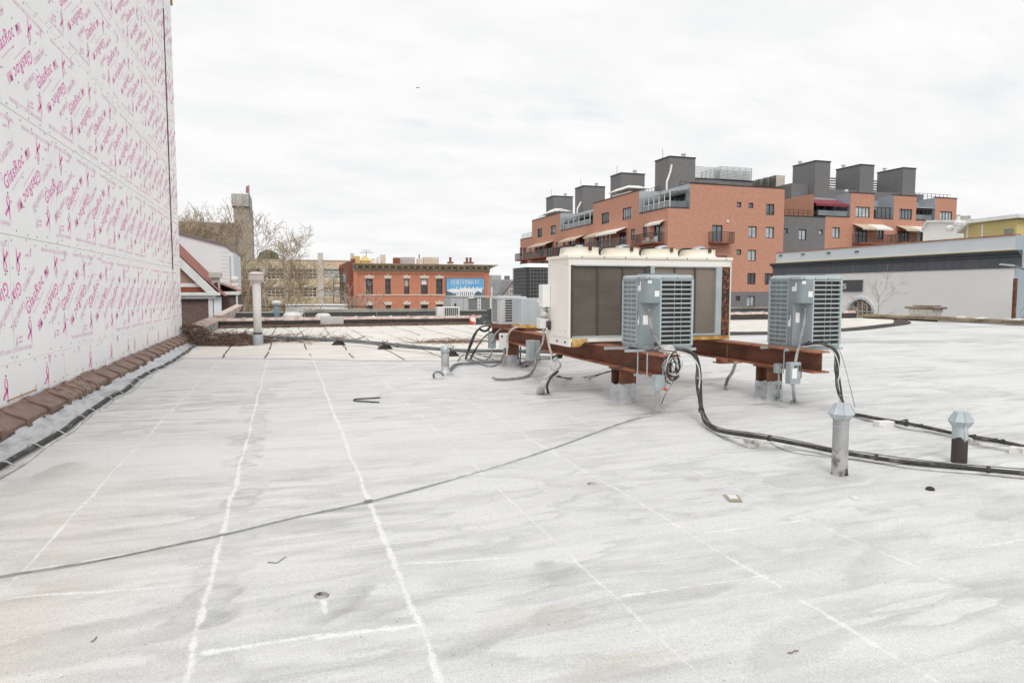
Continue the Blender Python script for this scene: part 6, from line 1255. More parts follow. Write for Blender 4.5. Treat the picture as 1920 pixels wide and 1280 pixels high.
mb.quad((79, YW + .02, 13.25), (79, 101, 13.25), (79, 101, ZT2 + .05), (79, YW + .02, ZT2)); mb.build('side_wall', ['brick_apt'], w2)
mb = MB(); mb.quad((G0, YW + .03, 13.1), (108.9, YW + .03, 13.1), (108.9, 102, 13.1), (G0, 102, 13.1)); mb.quad((79, YW + DR, ZT2 - .03), (108.9, YW + DR, ZT2 - .03), (108.9, 102, ZT2 - .03), (79, 102, ZT2 - .03)); mb.quad((108.9, YW, -6), (108.9, 102, -6), (108.9, 102, ZT2), (108.9, YW, ZT2)); mb.quad((G0, 102, -6), (108.9, 102, -6), (108.9, 102, ZT2), (G0, 102, ZT2)); mb.build('roof', ['grey_roof'], w2)
mb = MB()
for a0, a1, z in [(G0, G1 + .05, 13.12)] + [(p[0] - .05, p[1] + .05, ZT2 + .5) for p in pil] + [(pil[0][1] + .1, pil[1][0] - .1, 13.3), (pil[1][1] + .1, pil[2][0] - .1, 13.3), (G1 + .1, pil[0][0] - .1, 13.3)]: FW.box(mb, a0, a1, -.06, .3, z + .002, z + .14)
mb.build('coping', ['dark_coping'], w2)
rail_line(w2, FW, G0 + .2, G1 - .2, .5, 13.26, .9, 'railing'); rail_line(w2, FW, pil[1][1] + 1, pil[2][1], 1.2, ZT2 + .4, .9, 'railing_grey')
for cp, x1p, xlp, yt in ((1526, 1554, 1484, 302), (1610, 1636, 1565, 309), (1690, 1714, 1642, 315)):
    Y0 = 92.; X0 = gy(cp, 400, Y0)[0]; X1 = gy(x1p, 400, Y0)[0]; Y1 = gx(xlp, 400, X0)[1]; zt_ = gy(cp, yt, Y0)[2]
    mb = MB(); mb.box((X0, Y0, ZT2 - .1), (X1, Y1, zt_)); t_ = mb.build('roof_tower', ['brick_grey'], w2)
    mb = MB(); mb.box((X0 - .08, Y0 - .08, zt_ + .002), (X1 + .08, Y1 + .08, zt_ + .16)); mb.build('tower_coping', ['dark_coping'], t_)
    mb = MB(); mb.lathe((X0 + .8, Y1 - .8, zt_ + .16), [(.25, 0), (.25, .4), (.35, .5), (.35, .65), (.15, .8)], 10); mb.build('roof_ventilator', ['vent_white'], t_)
mb = MB(); mb.box((83.5, 92.4, ZT2 - .1), (106.5, 97.5, 18.4)); mb.build('penthouse', ['brick_grey'], w2)
mb = MB(); mb.box((79.3, 93.5, ZT2), (83.35, 102, 19.2)); mb.build('penthouse', ['brick_grey'], w2)
mb = MB()
for k in range(7): mb.box((79.2, 97.5, 19.25 + k * .26), (79.4, 112, 19.4 + k * .26)); mb.box((86.6, 97.6, 18.6 + k * .42), (106, 97.8, 18.8 + k * .42))
for yy in np.arange(97.5, 112.1, 1.45): mb.box((79.41, yy, 19.2), (79.5, yy + .15, 21.1))
mb.build('plant_screen', ['lattice_dark'], w2)
mb = MB()
for k in range(7): mb.box((79.7, 98 + k * 2, 19.3), (81.7, 99.3 + k * 2, 21.25))
mb.build('plant_units', ['concrete_pale'], w2)
q = gy(1590, 357, 91); mb = MB(); mb.box((q[0] - .2, 91.3, q[2] - .15), (q[0] + .35, 91.6, q[2] + .2)); mb.build('roof_lamp', ['white_paint'], w2)
# far plant box right of the wing
mb = MB(); q0, q1 = gy(1790, 418, 110), gy(1840, 404, 110); mb.box((q0[0], 110, -6), (q1[0], 116, q1[2] - .8))
for k in range(6): mb.box((q0[0] + .6 + k * .75, 110.2, q1[2] - .8), (q0[0] + 1.1 + k * .75, 111, q1[2] - rng.uniform(0, .5)))
tag(mb.build('distant_building', ['concrete_grey']), 'distant pale roof plant peeking out right of the brick wing', 'building')

# ---- white shop building with the dark band
wb = thing('shop_building', 'long white walled building with a dark cornice band and grey blue parapet', 'building', (48, 40, -6))
WXX = 45.; FX = Face('X', WXX); ya, yb = 32.05, 54.85; MSPLIT = None
ar = FX.rect(1588, 561, 1640, 596); ac, arr, zs = (ar[0] + ar[1]) / 2, (ar[1] - ar[0]) / 2, ar[2]
mb = MB(); zb1, zb2, zp = 3.08, 4.2, 5.19; arc = [(ac + arr * math.cos(q), zs + (ar[3] - zs) * math.sin(q)) for q in np.linspace(0, math.pi, 17)]
mb.quad(*[FX.P(a, 0, z) for a, z in ((ya, -6), (ya, zs), (ar[0], zs), (ar[0], -6))]) ; mb.quad(*[FX.P(a, 0, z) for a, z in ((yb, -6), (yb, zs), (ar[1], zs), (ar[1], -6))]); mb.quad(*[FX.P(a, 0, z) for a, z in ((ar[0], -6), (ar[1], -6), (ar[1], zs - 1.5), (ar[0], zs - 1.5))])
prev = None
for (a, z) in arc:      # strips from the arch up to the band
    if prev: mb.quad(FX.P(prev[0], 0, prev[1]), FX.P(a, 0, z), FX.P(a, 0, zb1), FX.P(prev[0], 0, zb1)); mb.quad(FX.P(prev[0], 0, prev[1]), FX.P(a, 0, z), FX.P(a, .35, z), FX.P(prev[0], .35, prev[1]))
    prev = (a, z)
mb.quad(*[FX.P(a, 0, z) for a, z in ((ya, zs), (ar[0], zs), (ar[0], zb1), (ya, zb1))]); mb.quad(*[FX.P(a, 0, z) for a, z in ((ar[1], zs), (yb, zs), (yb, zb1), (ar[1], zb1))])
mb.quad(FX.P(yb, 0, -6), FX.P(yb, 20, -6), FX.P(yb, 20, zp), FX.P(yb, 0, zp)); mb.build('wall', ['facade_white'], wb)
mb = MB(); prof = [(0.0, zb1), (-.06, zb1), (-.06, zb1 + .05), (-.02, zb1 + .07), (-.02, zb1 + .68), (-.10, zb1 + .72), (-.14, zb1 + .84), (-.30, zb1 + .92), (-.42, zb1 + 1.06), (-.46, zb1 + 1.12), (0, zb1 + 1.14)]
mb.prism([FX.P(ya - .46, d, z) for d, z in prof], [FX.P(yb + .46, d, z) for d, z in prof]); n = 34
for k in range(n): a = ya + (yb - ya) * (k + .5) / n; FX.box(mb, a - .02, a + .02, -.035, -.0205, zb1 + .08, zb1 + .66)
cb_ = mb.build('cornice_band', ['facade_band'], wb)
mb = MB(); FX.box(mb, ya + .012, yb, .0, .35, zb2 + .03, zp); mb.build('parapet', ['facade_parapet'], wb)
mb = MB(); FX.box(mb, ya + .01, yb, -.05, -.001, zb2 + .025, zb2 + .075); mb.build('sill_strip', ['yellow_paint'], wb)
mb = MB(); a = ya
while a < yb: FX.box(mb, a, min(a + .42, yb), -.06, .42, zp + .001, zp + .07 + rng.uniform(0, .02)); a += .44
mb.build('tile_coping', ['terracotta'], wb)
for px_, py_ in ((1464, 479), (1506, 476.5), (1554, 474), (1607, 471.5)): a, z = FX.px(px_, py_); mb = MB(); FX.box(mb, a - .2, a + .2, -.08, -.002, z - .06, z + .06); mb.build('scupper', ['facade_band'], wb)
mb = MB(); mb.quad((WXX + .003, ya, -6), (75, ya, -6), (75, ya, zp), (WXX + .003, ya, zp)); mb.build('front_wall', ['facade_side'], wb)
mb = MB(); mb.quad((WXX + .3, ya, zp - .3), (75, ya, zp - .3), (75, yb, zp - .3), (WXX + .3, yb, zp - .3)); mb.build('roof', ['grey_roof'], wb)
mb = MB(); q_ = [FX.P(a, .28, z) for a, z in arc] + [FX.P(ar[0], .28, zs - 1.5), FX.P(ar[1], .28, zs - 1.5)]; mb.add(q_, [tuple(range(len(q_)))]); aw_ = mb.build('arched_window', ['glass_dark'], wb)
mb = MB()
for a in np.linspace(ar[0], ar[1], 7)[1:-1]: FX.box(mb, a - .05, a + .05, .2, .27, zs - 1.5, zs + math.sqrt(max(0, 1 - ((a - ac) / arr) ** 2)) * (ar[3] - zs) * .98)
FX.box(mb, ar[0], ar[1], .19, .27, zs + .05, zs + .2); FX.box(mb, ar[0], ar[1], .19, .27, zs + .52, zs + .60); mb.build('glazing_bars', ['curtain'], aw_)
mb = MB(); A0 = [(ac + (arr + .22) * math.cos(q), zs + (ar[3] - zs + .22) * math.sin(q)) for q in np.linspace(0, math.pi, 17)]
for (p, q, r_, s_) in zip(arc[:-1], arc[1:], A0[1:], A0[:-1]): mb.prism([FX.P(*(p[0], -.08, p[1])), FX.P(q[0], -.08, q[1]), FX.P(r_[0], -.08, r_[1]), FX.P(s_[0], -.08, s_[1])], [FX.P(p[0], -.001, p[1]), FX.P(q[0], -.001, q[1]), FX.P(r_[0], -.001, r_[1]), FX.P(s_[0], -.001, s_[1])])
mb.build('arch_trim', ['facade_parapet'], wb)
sr = FX.rect(1562, 525, 1618, 546); sg = thing('wall_sign', 'dark grey sign panel with a white letter on the long white wall', 'sign', (WXX - .1, sr[0], sr[2]))
mb = MB(); FX.box(mb, sr[0], sr[1], -.14, -.03, sr[2], sr[3]); mb.build('panel', ['sign_grey'], sg)
v, f = fit('S', .42, .42, .01); a_, z_ = FX.px(1586, 544); mb = MB(); mb.add([(WXX - .145, a_ + .21 - p[0], z_ + .12 + p[1]) for p in v], f); mb.build('letter', ['sticker'], sg)
sl = gx(1886, 497, 40); t = thing('street_lamp', 'grey street lamp head on a thin curved arm at the right edge', 'street lamp', (sl[0] + 2.5, sl[1] - 3, -6))
mb = MB(); b_ = (sl[0] + 2.5, sl[1] - 3.0); mb.tube([(b_[0], b_[1], -6), (b_[0], b_[1], 1.5)], .09, 8); mb.build('pole', ['railing_grey'], t, smooth=True)
mb = MB(); mb.tube(spline([(b_[0], b_[1], 1.4), (b_[0] - .4, b_[1] + .5, 2.3), (sl[0] + 1.1, sl[1] - 1.3, sl[2] - .55), sl + [.3, -.3, -.06]], 6), .05, 8); mb.build('arm', ['railing_grey'], t, smooth=True)
mb = MB(); mb.prism([sl + [.25, -.36, -.10], sl + [.36, -.22, -.10], sl + [-.15, .32, .02], sl + [-.28, .22, .02]], [sl + [.25, -.33, .02], sl + [.34, -.24, .02], sl + [-.12, .26, .10], sl + [-.22, .2, .10]]); mb.build('lamp_head', ['box_grey'], t)
q = gx(1909, 545, 44); mb = MB(); mb.box((43.6, q[1] - .12, -6), (43.75, q[1] + .06, gx(1909, 522, 43.8)[2])); tag(mb.build('rusty_post', ['rust']), 'rusty brown post against the grey blue wall at the right edge', 'post')

# ---- houses beyond the white shop building
hw = thing('white_house', 'white sided house showing its roof end above the grey blue parapet', 'house', (62, 46, -6))
F6 = Face('X', 62.); P6 = lambda x, y: F6.px(x, y)
pts = [P6(1731, 460), P6(1731, 432), P6(1741, 417), P6(1806, 417), P6(1806, 460)]
mb = MB(); pts2 = [(pts[0][0], -6)] + pts[1:4] + [(pts[4][0], -6)]; mb.prism([F6.P(a, 0, z) for a, z in pts2], [F6.P(a, 8, z) for a, z in pts2]); mb.build('wall', ['facade_white'], hw)
mb = MB(); 
for (u, v) in ((1, 2), (2, 3)): a, b = pts[u], pts[v]; mb.prism([F6.P(a[0], -.3, a[1]), F6.P(b[0], -.3, b[1]), F6.P(b[0], 8, b[1]), F6.P(a[0], 8, a[1])], [F6.P(a[0], -.3, a[1] + .22), F6.P(b[0], -.3, b[1] + .22), F6.P(b[0], 8, b[1] + .22), F6.P(a[0], 8, a[1] + .22)])
mb.build('roof', ['white_paint'], hw)
hy = thing('yellow_house', 'ochre yellow house with white roof edge at the far right', 'house', (61, 40, -6))
F7 = Face('X', 60.); P7 = lambda x, y: F7.px(x, y); a0, z0_ = P7(1822, 419); a1, z1_ = P7(1907, 411); a2, z2_ = P7(1807, 432)
mb = MB(); pts = [(a2, -6), (a2, z2_), (a0, z0_), (a1, z1_), (a1, -6)]; mb.prism([F7.P(a, 0, z) for a, z in pts], [F7.P(a, 7, z) for a, z in pts]); mb.build('wall', ['olive_wall'], hy)
mb = MB()
for (p, q) in (((a2 + .3, z2_ - .25), (a0, z0_)), ((a0, z0_), (a1 - .5, z1_ + .08))): mb.prism([F7.P(p[0], -.5, p[1]), F7.P(q[0], -.5, q[1]), F7.P(q[0], 7.5, q[1]), F7.P(p[0], 7.5, p[1])], [F7.P(p[0], -.5, p[1] + .32), F7.P(q[0], -.5, q[1] + .32), F7.P(q[0], 7.5, q[1] + .32), F7.P(p[0], 7.5, p[1] + .32)])
mb.build('roof_edge', ['white_paint'], hy)
mb = MB()
for x in (1815, 1843): a, _ = P7(x, 430); F7.box(mb, a - .06, a + .06, -.1, -.002, -6, P7(x, 421)[1])
mb.build('downpipe', ['cream'], hy)
a, z = P7(1894, 435); mb = MB(); F7.box(mb, a - .25, a + .25, -.4, -.002, z - .2, z + .25); mb.build('wall_box', ['steel_dark'], hy)
a, z = P7(1810, 418); mb = MB(); mb.lathe(F7.P(a, -.9, z - .3), [(.3, 0), (.35, .3), (.2, .5), (.1, .9)], 8); mb.lathe(F7.P(a + .8, -.9, z - .7), [(.3, 0), (.35, .3), (.2, .5)], 8); mb.build('roof_ornament', ['white_paint'], hy)

# ---- red brick building with the poster
rb = thing('red_brick_building', 'two storey red brick building with a bracketed cornice across the street', 'building', (17, 88, -6))
FR_ = Face('Y', 88.); RX0, RX1, ZR = 8.15, 25.9, 3.75; MSPLIT = None
wr1 = [FR_.rect(660 + a / 6.4, 480 + 272 / 6.4, 660 + b / 6.4, 480 + 455 / 6.4) for a, b in ((167, 250), (400, 463), (625, 688), (828, 908), (1010, 1086))]
wr2_ = [(a, b, z0 - 3.36, z1 - 3.36) for a, b, z0, z1 in wr1]
mb = MB(); FR_.wall(mb, [(RX0 + .5, RX1 - .75, -6, 4.05)], wr1 + wr2_, dep=.3); mb.build('front_wall', ['brick_red'], rb)
mb = MB(); FR_.box(mb, RX0, RX0 + .499, -.14, .3, -6, 4.05); FR_.box(mb, RX1 - .749, RX1 - .35, -.07, .3, -6, 4.05); FR_.box(mb, RX1 - .349, RX1, -.14, .3, -6, 4.05); FR_.box(mb, RX0 + .5, RX1 - .75, -.12, .0 - .002, 3.82, 4.05); FR_.box(mb, RX0 + .5, RX1 - .75, -.06, -.003, 3.7, 3.819); mb.build('pilasters', ['brick_red'], rb)
mb = MB(); FR_.box(mb, RX0 + .01, RX1 - .01, .301, 14, -6, 4.3); mb.build('wall_core', ['brick_red'], rb)
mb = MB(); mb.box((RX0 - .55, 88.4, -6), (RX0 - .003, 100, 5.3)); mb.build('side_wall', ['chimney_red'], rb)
curt = [None, None, (0, 1, .45, 'curtain'), (0, 1, .62, 'poster_white'), None]
for i, r in enumerate(wr1): FR_.window(rb, r, 0, 1, pane='glass_dark', fw=.08, dep=.2, curtain=curt[i], frame='win_frame')
for i, r in enumerate(wr2_): FR_.window(rb, r, 0, 1, pane='glass_dark', fw=.08, dep=.2)
for r in wr1 + wr2_:
    mb = MB(); a0, a1, z0, z1 = r; m_x = (a0 + a1) / 2
    v = [(a0 - .22, z1 + .32), (a0 - .06, z1 + .02), (a1 + .06, z1 + .02), (a1 + .22, z1 + .32), (a1 + .12, z1 + .40), (a1 - .1, z1 + .36), (m_x + .18, z1 + .40), (m_x + .12, z1 + .52), (m_x - .12, z1 + .52), (m_x - .18, z1 + .40), (a0 + .1, z1 + .36), (a0 - .12, z1 + .40)]
    mb.prism([FR_.P(a, -.10, z) for a, z in v], [FR_.P(a, -.002, z) for a, z in v]); mb.build('lintel', ['stone_trim'], rb)
mb = MB(); FR_.box(mb, RX0 + .5, RX1 - .75, -.09, -.003, .98, 1.12); mb.build('string_course', ['stone_trim'], rb)
mb = MB(); prof = [(-.10, 4.05), (-.12, 4.45), (-.30, 4.52), (-.34, 4.62), (-.80, 4.72), (-1.0, 4.92), (-1.02, 5.02), (.3, 5.04), (.3, 4.05)]
mb.prism([FR_.P(RX0 - .05, d, z) for d, z in prof], [FR_.P(RX1 + .1, d, z) for d, z in prof])
prof = [(-.12, 4.1), (-.2, 4.12), (-.2, 4.18), (-.12, 4.2)]; mb.prism([FR_.P(RX0 - .06, d, z) for d, z in prof], [FR_.P(RX1 + .1, d, z) for d, z in prof])
mb.prism([FR_.P(RX1 + .1, 0, 4.5), FR_.P(RX1 + .1, 10, 4.5), FR_.P(RX1 + .1, 10, 5.03), FR_.P(RX1 + .1, 0, 5.03)], [FR_.P(RX1 + .25, 0, 4.55), FR_.P(RX1 + .25, 10, 4.55), FR_.P(RX1 + 1.1, 10, 5.02), FR_.P(RX1 + 1.1, -1., 5.02)])
co_ = mb.build('cornice', ['cornice_tan'], rb)
for k in range(22):
    a = RX0 + .4 + k * .81; mb = MB(); FR_.box(mb, a - .10, a + .10, -.75, -.301, 4.50, 4.72); mb.build('bracket', ['cornice_tan'], co_)
mb = MB(); 
for k in range(21): a = RX0 + .62 + k * .81; FR_.box(mb, a, a + .4, -.36, -.302, 4.53, 4.60)
mb.build('soffit_gaps', ['tar_black'], co_)
# poster
br_ = FR_.rect(836.5, 522, 907, 578); po = thing('poster', 'large blue poster lettered YOU FIND IT over a white columned house', 'poster', (br_[0], 87.8, br_[2]))
pw, ph = br_[1] - br_[0], br_[3] - (-.9); pz = -.9
U = lambda u, v, d=0: (br_[0] + u * pw, 87.80 - d, pz + v * ph)
mb = MB(); mb.box(U(-.01, -.01, -.08), U(1.01, 1.01, -.02)); mb.build('backing', ['win_frame'], po)
def lay(name, polys, mat, d): 
    mb = MB()
    for k, p in enumerate(polys): mb.add([U(a, b, d + k * .0007) for a, b in p], [tuple(range(len(p)))])
    return mb.build(name, [mat], po)
sk = lambda a0, b0, a1, b1: [(a0, b0), (a1, b0), (a1, b1), (a0, b1)]
lay('printed_sky', [sk(0, 0, 1, 1)], 'poster_sky', .02)
lay('printed_trees', [[(0, .0), (.32, .0), (.32, .50), (.22, .56), (.12, .58), (.05, .55), (0, .60)], [(.72, .0), (1, .0), (1, .60), (.96, .64), (.93, .56), (.84, .54), (.78, .48), (.72, .44)], sk(.32, 0, .72, .3)], 'poster_grey', .024)
hs = [sk(.03, .60, .30, .64), sk(.10, .64, .28, .67), [(.26, .20), (.72, .20), (.72, .64), (.66, .67), (.58, .69), (.42, .69), (.34, .67), (.26, .64)], sk(.66, .655, .95, .695), sk(.72, .52, .94, .65), sk(.04, .54, .26, .61)]
for k in range(6): hs.append(sk(.25 + k * .11, .692, .28 + k * .11, .735))
lay('printed_house', hs, 'poster_white', .030)
lay('printed_bushes', [[(0, .40), (.10, .42), (.17, .50), (.10, .58), (0, .58)], [(.74, .40), (.88, .44), (.94, .54), (.82, .60), (.76, .54)], sk(.0, .0, .08, .4)], 'poster_dark', .038)
lay('printed_columns', [sk(.36 + k * .052, .42, .380 + k * .052, .57) for k in range(6)] + [sk(.29, .48, .31, .56), sk(.67, .48, .69, .56)], 'poster_dark', .042)
mb = MB(); mb.box(U(.497, .70, .045), U(.503, .80, .035)); mb.build('printed_flagpole', ['poster_white'], po)
# serif capitals from strokes: (x0,y0,x1,y1,width) in a unit box
SER = {'Y': (.9, [(.05, 1, .45, .48, .14), (.85, 1, .45, .48, .06), (.45, .5, .45, 0, .13), (-.05, .98, .25, .98, .05), (.68, .98, .98, .98, .05), (.28, .02, .62, .02, .05)]),
       'U': (.9, [(.15, 1, .15, .3, .13), (.15, .3, .28, .06, .12), (.28, .06, .55, .04, .08), (.55, .04, .75, .25, .07), (.75, .25, .75, 1, .06), (0, .98, .32, .98, .05), (.6, .98, .9, .98, .05)]),
       'F': (.72, [(.18, 1, .18, 0, .14), (.05, .97, .68, .97, .06), (.18, .52, .52, .52, .06), (.66, 1, .66, .8, .05), (.03, .02, .36, .02, .05)]),
       'I': (.42, [(.2, 1, .2, 0, .14), (.04, .98, .37, .98, .05), (.04, .02, .37, .02, .05)]),
       'N': (.95, [(.14, 1, .14, 0, .06), (.12, 1, .80, 0, .14), (.80, 1, .80, 0, .06), (0, .98, .22, .98, .05), (0, .02, .28, .02, .05), (.66, .98, .94, .98, .05)]),
       'D': (.92, [(.17, 1, .17, 0, .14), (.03, .97, .5, .97, .06), (.03, .03, .5, .03, .06), (.5, .97, .78, .72, .10), (.78, .72, .78, .28, .14), (.78, .28, .5, .03, .10)]),
       'T': (.8, [(.4, 1, .4, 0, .14), (0, .97, .8, .97, .06), (.02, 1, .02, .8, .05), (.78, 1, .78, .8, .05), (.24, .02, .56, .02, .05)]),
       'O': (1.0, [(.5 + .42 * math.cos(a), .5 + .5 * math.sin(a), .5 + .42 * math.cos(a + .42), .5 + .5 * math.sin(a + .42), .06 + .09 * abs(math.cos(a + .2))) for a in np.arange(0, 6.28, .4189)]), '.': (.25, [(.1, .0, .1, .12, .12)]), ' ': (.30, [])}
txt = 'YOU FIND IT.'; tot = sum(SER[c][0] for c in txt); cur = .10; sc_ = .80 / tot; hh_ = .135; mb = MB()
for c in txt:
    for (a, b, c2, d2, wd_) in SER[c][1]:
        p = np.array([cur + a * sc_, .81 + b * hh_]); q = np.array([cur + c2 * sc_, .81 + d2 * hh_]); P1, Q1 = p * [pw, ph], q * [pw, ph]; dd = Q1 - P1; dd /= np.linalg.norm(dd); nn = np.array([-dd[1], dd[0]]) * wd_ * sc_ * pw * .62
        mb.add([(br_[0] + v[0], 87.80 - .05, pz + v[1]) for v in (P1 + nn, P1 - nn, Q1 - nn, Q1 + nn)], [(0, 1, 2, 3)])
    cur += SER[c][0] * sc_
mb.build('lettering', ['poster_white'], po)
# things standing on its roof
def on_roof(name, lb, cat, px0, px1, py0, Y, mat, cap=None, base=4.9, dep=1.2, extra=None):
    a, b = gy(px0, 490, Y)[0], gy(px1, 490, Y)[0]; zt_ = gy((px0 + px1) / 2, py0, Y)[2]; mb = MB(); mb.box((a, Y, 4.3), (b, Y + dep, zt_))
    if extra == 'grille':
        for k in range(5): mb.box((a + .1, Y - .03, 5.1 + k * (zt_ - 5.2) / 5), (b - .1, Y, 5.1 + (k + .5) * (zt_ - 5.2) / 5))
    t = tag(mb.build(name, [mat], bevel=.03), lb, cat)
    if cap: mb = MB(); mb.box((a - .12, Y - .12, zt_ + .002), (b + .12, Y + dep + .12, zt_ + .16)); c2 = mb.build('cap', [cap]); c2.parent = t; 
    return t
on_roof('stair_bulkhead', 'yellow bulkhead at the left end of the red building roof', 'bulkhead', 663, 675, 480, 92, 'yellow_paint')
on_roof('chimney', 'white capped red chimney left of the yellow bulkhead', 'chimney', 659, 666, 485, 91, 'chimney_red')
mb = MB(); a, b = gy(677, 490, 94)[0], gy(695, 490, 94)[0]; mb.box((a, 94, 4.3), (b, 97, 5.6)); mb.prism([(a - .1, 93.9, 5.6), (b + .1, 93.9, 5.6), (b + .1, 97, 5.6), (a - .1, 97, 5.6)], [(a + .55, 95, 6.35), (b - .55, 95, 6.35), (b - .55, 96, 6.35), (a + .55, 96, 6.35)]); tag(mb.build('roof_skylight', ['yellow_paint']), 'pyramid topped yellow skylight on the red building roof', 'skylight')
q = gy(687, 480, 95); mb = MB(); mb.tube([(q[0], 95, 5.5), (q[0], 95, gy(687, 471, 95)[2])], .04, 5)
for k, w_ in enumerate((.9, .7, .5)): z = gy(687, 473, 95)[2] + k * .18 - .1; mb.tube([(q[0] - w_, 95, z), (q[0] + w_, 95, z + .05)], .025, 4)
tag(mb.build('tv_aerial', ['railing_grey']), 'thin roof aerial above the pyramid skylight', 'aerial')
on_roof('chimney', 'tall pale chimney with a wide cap on the red building roof', 'chimney', 715, 723, 477, 93, 'concrete_pale')
on_roof('chimney', 'pair of short white flues left of the tall pale chimney', 'chimney', 698, 704, 484, 92, 'white_paint'); on_roof('chimney', 'thicker white flue touching the tall pale chimney', 'chimney', 708, 714.5, 481, 92, 'white_paint')
on_roof('chimney', 'red chimney stump beside the long grey roof unit', 'chimney', 739, 750, 483, 92, 'chimney_red'); on_roof('roof_unit', 'long grey slatted unit on the middle of the red building roof', 'roof unit', 752, 778, 482, 93, 'steel_unit', extra='grille'); on_roof('roof_unit', 'wide white slatted unit on the right half of the red building roof', 'roof unit', 795, 823, 482, 93, 'concrete_pale', extra='grille'); on_roof('roof_unit', 'low pale box left of the wide white slatted unit', 'roof unit', 784, 793, 485, 92, 'concrete_pale')
q = gy(786, 480, 93); mb = MB(); mb.tube([(q[0], 93, 4.5), (q[0], 93, gy(786, 477, 93)[2])], .09, 6); tag(mb.build('flue_pipe', ['steel_dark']), 'thin dark flue between the two slatted roof units', 'flue')
for px_, n, lb in ((845.5, 1, 'single terracotta pot on a white base on the red building roof'), (880, 2, 'pair of terracotta pots on a white base on the red building roof')):
    t = thing('chimney', lb, 'chimney', (gy(px_, 490, 91)[0], 91, 4.4)); c_ = gy(px_, 490, 91)[0]
    mb = MB(); w_ = .28 * n; mb.box((c_ - w_, 91, 4.4), (c_ + w_, 91.7, 5.35)); mb.build('stack', ['white_paint'], t); mb = MB(); mb.box((c_ - w_ - .1, 90.9, 5.351), (c_ + w_ + .1, 91.8, 5.5)); mb.build('cap', ['chimney_red'], t)
    for k in range(n): mb = MB(); mb.lathe((c_ + (k - (n - 1) / 2) * .5, 91.35, 5.5), [(.18, 0), (.15, .5), (.2, .52), (.2, .62)], 10); mb.build('pot', ['chimney_red'], t)

# ---- beige factory on the left
fb = thing('factory_building', 'long beige factory with wide multi pane windows behind the bare trees', 'building', (0, 110, -6))
FB = Face('Y', 110.); ZE = lambda x, y: (320 + x / 3.764, 340 + y / 3.764)
ha = [FB.rect(*ZE(x0, y0), *ZE(x1, y1)) for (x0, y0, x1, y1) in ((678, 618, 802, 692), (838, 618, 1035, 692), (1078, 618, 1215, 692), (1245, 618, 1290, 692), (678, 748, 802, 818), (838, 748, 1035, 818), (1078, 748, 1215, 818), (1245, 748, 1290, 818), (480, 618, 640, 692), (480, 748, 640, 818))]
mb = MB(); zt_ = FB.px(600, 489)[1]; FB.wall(mb, [(-24, 12, -6, zt_)], ha, dep=.3); mb.build('wall', ['brick_tan'], fb)
mb = MB(); mb.box((-24, 110.36, -6), (12, 130, zt_ - .2)); mb.build('wall_core', ['grey_roof'], fb)
for i, r in enumerate(ha): FB.window(fb, r, 5 if r[1] - r[0] > 4 else 3, 2, pane=['glass_dark', 'glass_dark', 'glass_pale', 'glass_pale'][i % 4], frame='win_frame_white', fw=.14)
for x0, x1, yt in ((596, 606, 474), (533.5, 541.5, 488), (491, 498, 492), (657, 664, 475), (447, 455, 490)):
    a, b = FB.px(x0, 500)[0], FB.px(x1, 500)[0]; zz = FB.px(x0, yt)[1]; mb = MB(); FB.box(mb, a, b, -.35, -.003, -6, zz); mb.build('pier', ['concrete_pale'], fb)
mb = MB(); FB.box(mb, -24, 12, -.08, -.004, ha[0][3] + .05, ha[0][3] + .3); FB.box(mb, -24, 12, -.08, -.004, ha[4][3] + .05, ha[4][3] + .25); FB.box(mb, -24, 12, -.1, .3, zt_ + .002, zt_ + .15); mb.build('string_course', ['concrete_pale'], fb)
q = gy(503, 480, 118); mb = MB(); mb.lathe((q[0], 118, 5.5), [(.4, 0), (1.5, .3), (1.8, 1.2), (1.4, 2.2), (.4, 2.7)], 9); tag(mb.build('roof_shrub', ['dark_leaf']), 'dark green clump on the factory roof behind branches', 'shrub')
# brown block with tower
bb = thing('brown_tower_block', 'dark brown block with a pale topped tower behind the bare trees', 'building', (-10, 150, -6))
FT = Face('Y', 150.); 
mb = MB(); a0, z0_ = FT.px(300, 414); a1, _ = FT.px(441, 414); mb.box((a0, 150, -6), (a1, 170, z0_)); mb.build('block', ['brick_dark'], bb)
a0, z1_ = FT.px(433, 362); a1, _ = FT.px(468, 362); _, z2_ = FT.px(450, 386); a2, _ = FT.px(437, 400); a3, _ = FT.px(476, 560)
mb = MB(); mb.prism([(a2, 151, -6), (a3, 151, -6), (a3, 160, -6), (a2, 160, -6)], [(a2, 151, z2_), (a1 + .2, 151, z2_), (a1 + .2, 160, z2_), (a2, 160, z2_)]); mb.build('tower_shaft', ['brick_tower'], bb)
mb = MB(); mb.box((a0, 150.5, z2_ + .002), (a1, 161, z1_)); mb.build('tower_top', ['concrete_grey'], bb)
mb = MB()
for k in range(5): u = a0 + (a1 - a0) * (k + .5) / 5; mb.box((u - .05, 150.44, z2_ + .1), (u + .05, 150.498, z1_ - .1))
mb.build('tower_ribs', ['concrete_pale'], bb)
t = thing('flag', 'small faded red flag on a pole at the tower corner', 'flag', (a1 - .3, 150.4, z1_)); mb = MB(); mb.tube([(a1 - .1, 150.3, z1_ - 4), (a1 - .1, 150.3, z1_ + 1.8)], .08, 5); mb.build('pole', ['railing_grey'], t); mb = MB(); mb.prism([(a1 - .75, 150.3, z1_ + .2), (a1 - .2, 150.3, z1_ + .1), (a1 - .2, 150.3, z1_ + 1.7), (a1 - .65, 150.3, z1_ + 1.5)], [(a1 - .75, 150.36, z1_ + .2), (a1 - .2, 150.36, z1_ + .1), (a1 - .2, 150.36, z1_ + 1.7), (a1 - .65, 150.36, z1_ + 1.5)]); mb.build('cloth', ['flag_red'], t)

